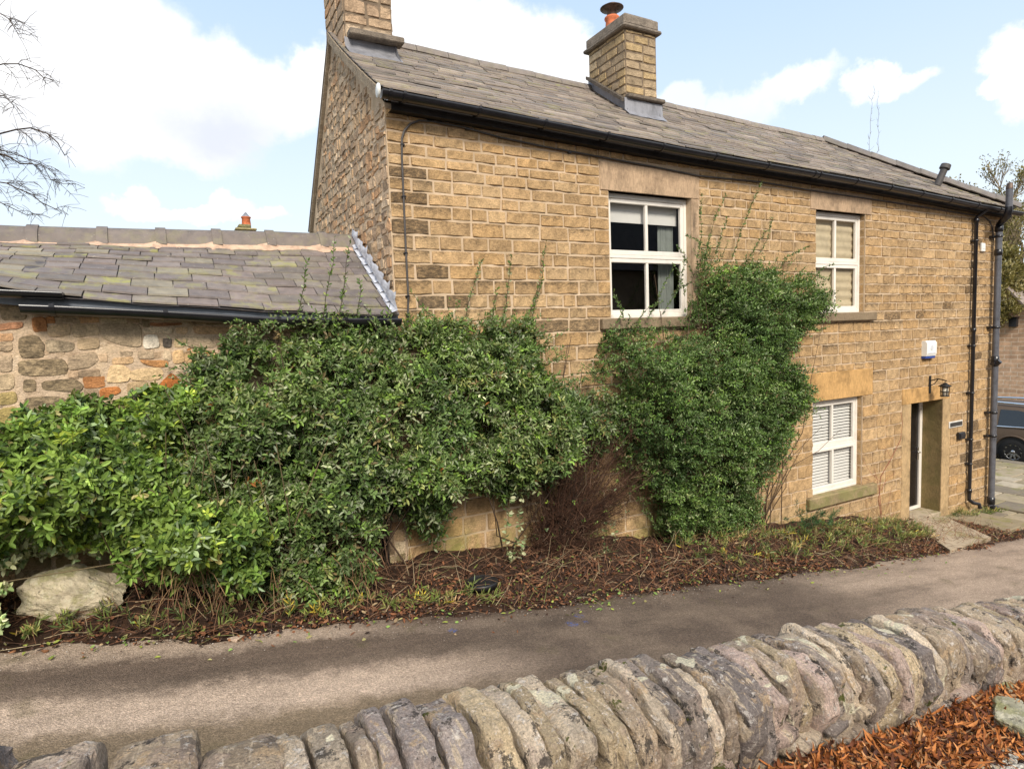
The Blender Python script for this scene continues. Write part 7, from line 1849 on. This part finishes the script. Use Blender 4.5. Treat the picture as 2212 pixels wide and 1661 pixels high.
# side outline: (s, z) lower body then roof; half widths per section
S_ = np.array([0, .06, .25, .55, .98, 1.5, 2.2, 3.0, 3.4, 3.9, 4.35, 4.60, 4.68])
zb = np.array([.42, .30, .26, .24, .24, .22, .22, .22, .23, .24, .26, .32, .45])
zbelt = np.array([.95, 1.02, 1.08, 1.08, 1.07, 1.06, 1.04, 1.02, 1.0, .98, .93, .84, .70])
ztop = np.array([.98, 1.30, 1.58, 1.67, 1.70, 1.71, 1.70, 1.55, 1.30, 1.03, .96, .86, .72])
hw_ = np.array([.72, .82, .89, .92, .93, .94, .94, .94, .93, .92, .88, .80, .66])
vs = []; ring = []
for s_, a, b, c, h in zip(S_, zb, zbelt, ztop, hw_):
    th_ = max(0.0, c - b); tw = h - .30 * min(th_, .65) - .02
    half = [(h * .90, a), (h * .985, a + .10), (h, (a + b) * .5), (h * .985, b - .05), (h * .96, b), (tw if th_ > .1 else h * .85, c - .06 if th_ > .1 else c - .01), (max(tw - .12, h * .6) if th_ > .1 else h * .6, c), (0, c + .012)]
    full = [(-q[0], q[1]) for q in half] + [(q[0], q[1]) for q in half[-2::-1]] 
    ring.append([(Xc + .94 + q[0], Yr(s_), zg + q[1]) for q in full])
m = len(ring[0]); mb = MB(); vs = [p for q in ring for p in q]
mb.add(vs, [[i * m + j, (i + 1) * m + j, (i + 1) * m + (j + 1) % m, i * m + (j + 1) % m] for i in range(len(ring) - 1) for j in range(m)] , smooth=True)
mb.add(ring[0], [list(range(m))]); mb.add(ring[-1], [list(range(m))[::-1]])
mb.build('body', M['paint'], car)
def sidept(s_, z_, off=.012):
    b = np.interp(s_, S_, zbelt); c = np.interp(s_, S_, ztop); h = np.interp(s_, S_, hw_); th_ = c - b
    if z_ > b and th_ > .1: tw = h - .30 * min(th_, .65) - .02; xx = h * .96 + (tw - h * .96) * (z_ - b) / (th_ - .06)
    else: xx = h
    return xx + off
def side_poly(pts, off=.012, side=-1): return [(Xc + .94 + side * sidept(s_, z_, off), Yr(s_), zg + z_) for s_, z_ in pts]
for side in (-1, 1):
    for pts in ([(.52, 1.15), (.95, 1.10), (1.38, 1.09), (1.38, 1.56), (.95, 1.56), (.62, 1.50)], [(1.46, 1.09), (2.28, 1.07), (2.28, 1.58), (1.46, 1.57)], [(2.36, 1.07), (3.28, 1.04), (2.95, 1.40), (2.60, 1.54), (2.36, 1.57)]):
        mb = MB(); mb.poly(side_poly(pts, .012, side)); mb.build('side_window', M['carglass'], car)
    mb = MB(); mb.tube(side_poly([(.45, 1.17), (.60, 1.10), (1.4, 1.075), (2.3, 1.05), (3.3, 1.02)], .018, side), .026, 6); mb.tube(side_poly([(.45, 1.17), (.55, 1.42), (.70, 1.53)], .016, side), .010, 6); mb.build('chrome_trim', M['chrome'], car)
    mb = MB(); xr_ = Xc + .94 + side * .70; mb.tube([(xr_, Yr(.45), zg + 1.66), (xr_, Yr(.6), zg + 1.735), (xr_, Yr(1.5), zg + 1.765), (xr_, Yr(2.5), zg + 1.73), (xr_, Yr(2.75), zg + 1.66)], .032, 8); mb.build('roof_rail', M['chrome'], car)
    for wy in (yr_, yr_ + wb):
        xw = Xc + .94 + side * .85; mb = MB()
        mb.lathe([(wr * .62, -.11), (wr * .95, -.11), (wr, -.07), (wr, .07), (wr * .95, .11), (wr * .62, .11)], (xw, wy, zg + wr), 32, axis='x'); tw_ = mb.build('wheel', M['tyre'], car)
        mb = MB(); sx = side; mb.lathe([(wr * .64, .06 * sx), (wr * .60, .10 * sx), (wr * .56, .06 * sx)], (xw, wy, zg + wr), 28, axis='x')
        for q in range(10):
            a = 2 * pi * q / 10; c0_, c1_ = a - .10, a + .10
            mb.add([(xw + sx * .085, wy + .05 * cos(a - .6), zg + wr + .05 * sin(a - .6)), (xw + sx * .085, wy + .05 * cos(a + .6), zg + wr + .05 * sin(a + .6)), (xw + sx * .10, wy + wr * .6 * cos(c1_), zg + wr + wr * .6 * sin(c1_)), (xw + sx * .10, wy + wr * .6 * cos(c0_), zg + wr + wr * .6 * sin(c0_))], [[0, 1, 2, 3]])
        mb.lathe([(0, .10 * sx), (.055, .098 * sx), (.06, .08 * sx)], (xw, wy, zg + wr), 16, axis='x')
        mb.build('rim', M['rim'], tw_)
        # dark arch with a lighter lip
        xa_ = Xc + .94 + side * (.945); mb = MB(); n_ = 16; vs = [(xa_, wy, zg + wr)]
        for q in range(n_ + 1): a = -.25 + (pi + .5) * q / n_; vs.append((xa_, wy + (wr + .065) * cos(a), zg + wr + (wr + .065) * sin(a)))
        mb.add([(xa_ + side * .002, *v[1:]) for v in vs], [[0, q + 1, q + 2] for q in range(n_)]); mb.build('wheel_arch', M['trim'], car)
        mb = MB(); mb.tube([(xa_ + side * .012, wy + (wr + .10) * cos(a), zg + wr + (wr + .10) * sin(a)) for a in np.linspace(-.2, pi + .2, 18)], .028, 6); mb.build('arch_trim', M['paint'], car)
    mb = MB(); mb.box((Xc + .94 + side * .62, Yr(.0), zg + .85), (Xc + .94 + side * .84, Yr(.10), zg + 1.20), bev=.02); mb.build('tail_lamp', M['lamp_red'], car)
    mb = MB(); mb.box((Xc + .94 + side * .96, Yr(3.15), zg + 1.0), (Xc + .94 + side * 1.12, Yr(3.30), zg + 1.14), bev=.03); mb.build('door_mirror', M['paint'], car)
mb = MB(); mb.poly([(Xc + .94 - .62, Yr(.055), zg + 1.12), (Xc + .94 + .62, Yr(.055), zg + 1.12), (Xc + .94 + .55, Yr(.20), zg + 1.52), (Xc + .94 - .55, Yr(.20), zg + 1.52)]); mb.build('rear_window', M['carglass'], car)

# ------------------------------------------------------------------ the house across the garden, seen mirrored in the upper window
op = root('opposite_house', (24, -14, -3.2), 'dark-roofed stone house across the lane, mirrored in the panes of the larger upper window', 'house')
M['brick_y'] = rect_coords_mat('dull_stone_courses', (.30, .22, .14), (.24, .17, .11), (.28, .23, .17), 'y')  # dull brown stone courses, darker than the neighbouring gables
mb = MB(); mb.box((5, -18, -5), (46, -11, 3.0)); mb.build('wall', M['brick_y'], op)
mb = MB(); mb.prism([(4.6, -10.6, 2.8), (4.6, -14.5, 7.2), (4.6, -18.4, 2.8)], (41.8, 0, 0), (.12, .11, .11, .1)); mb.build('roof', M['slate'], op)
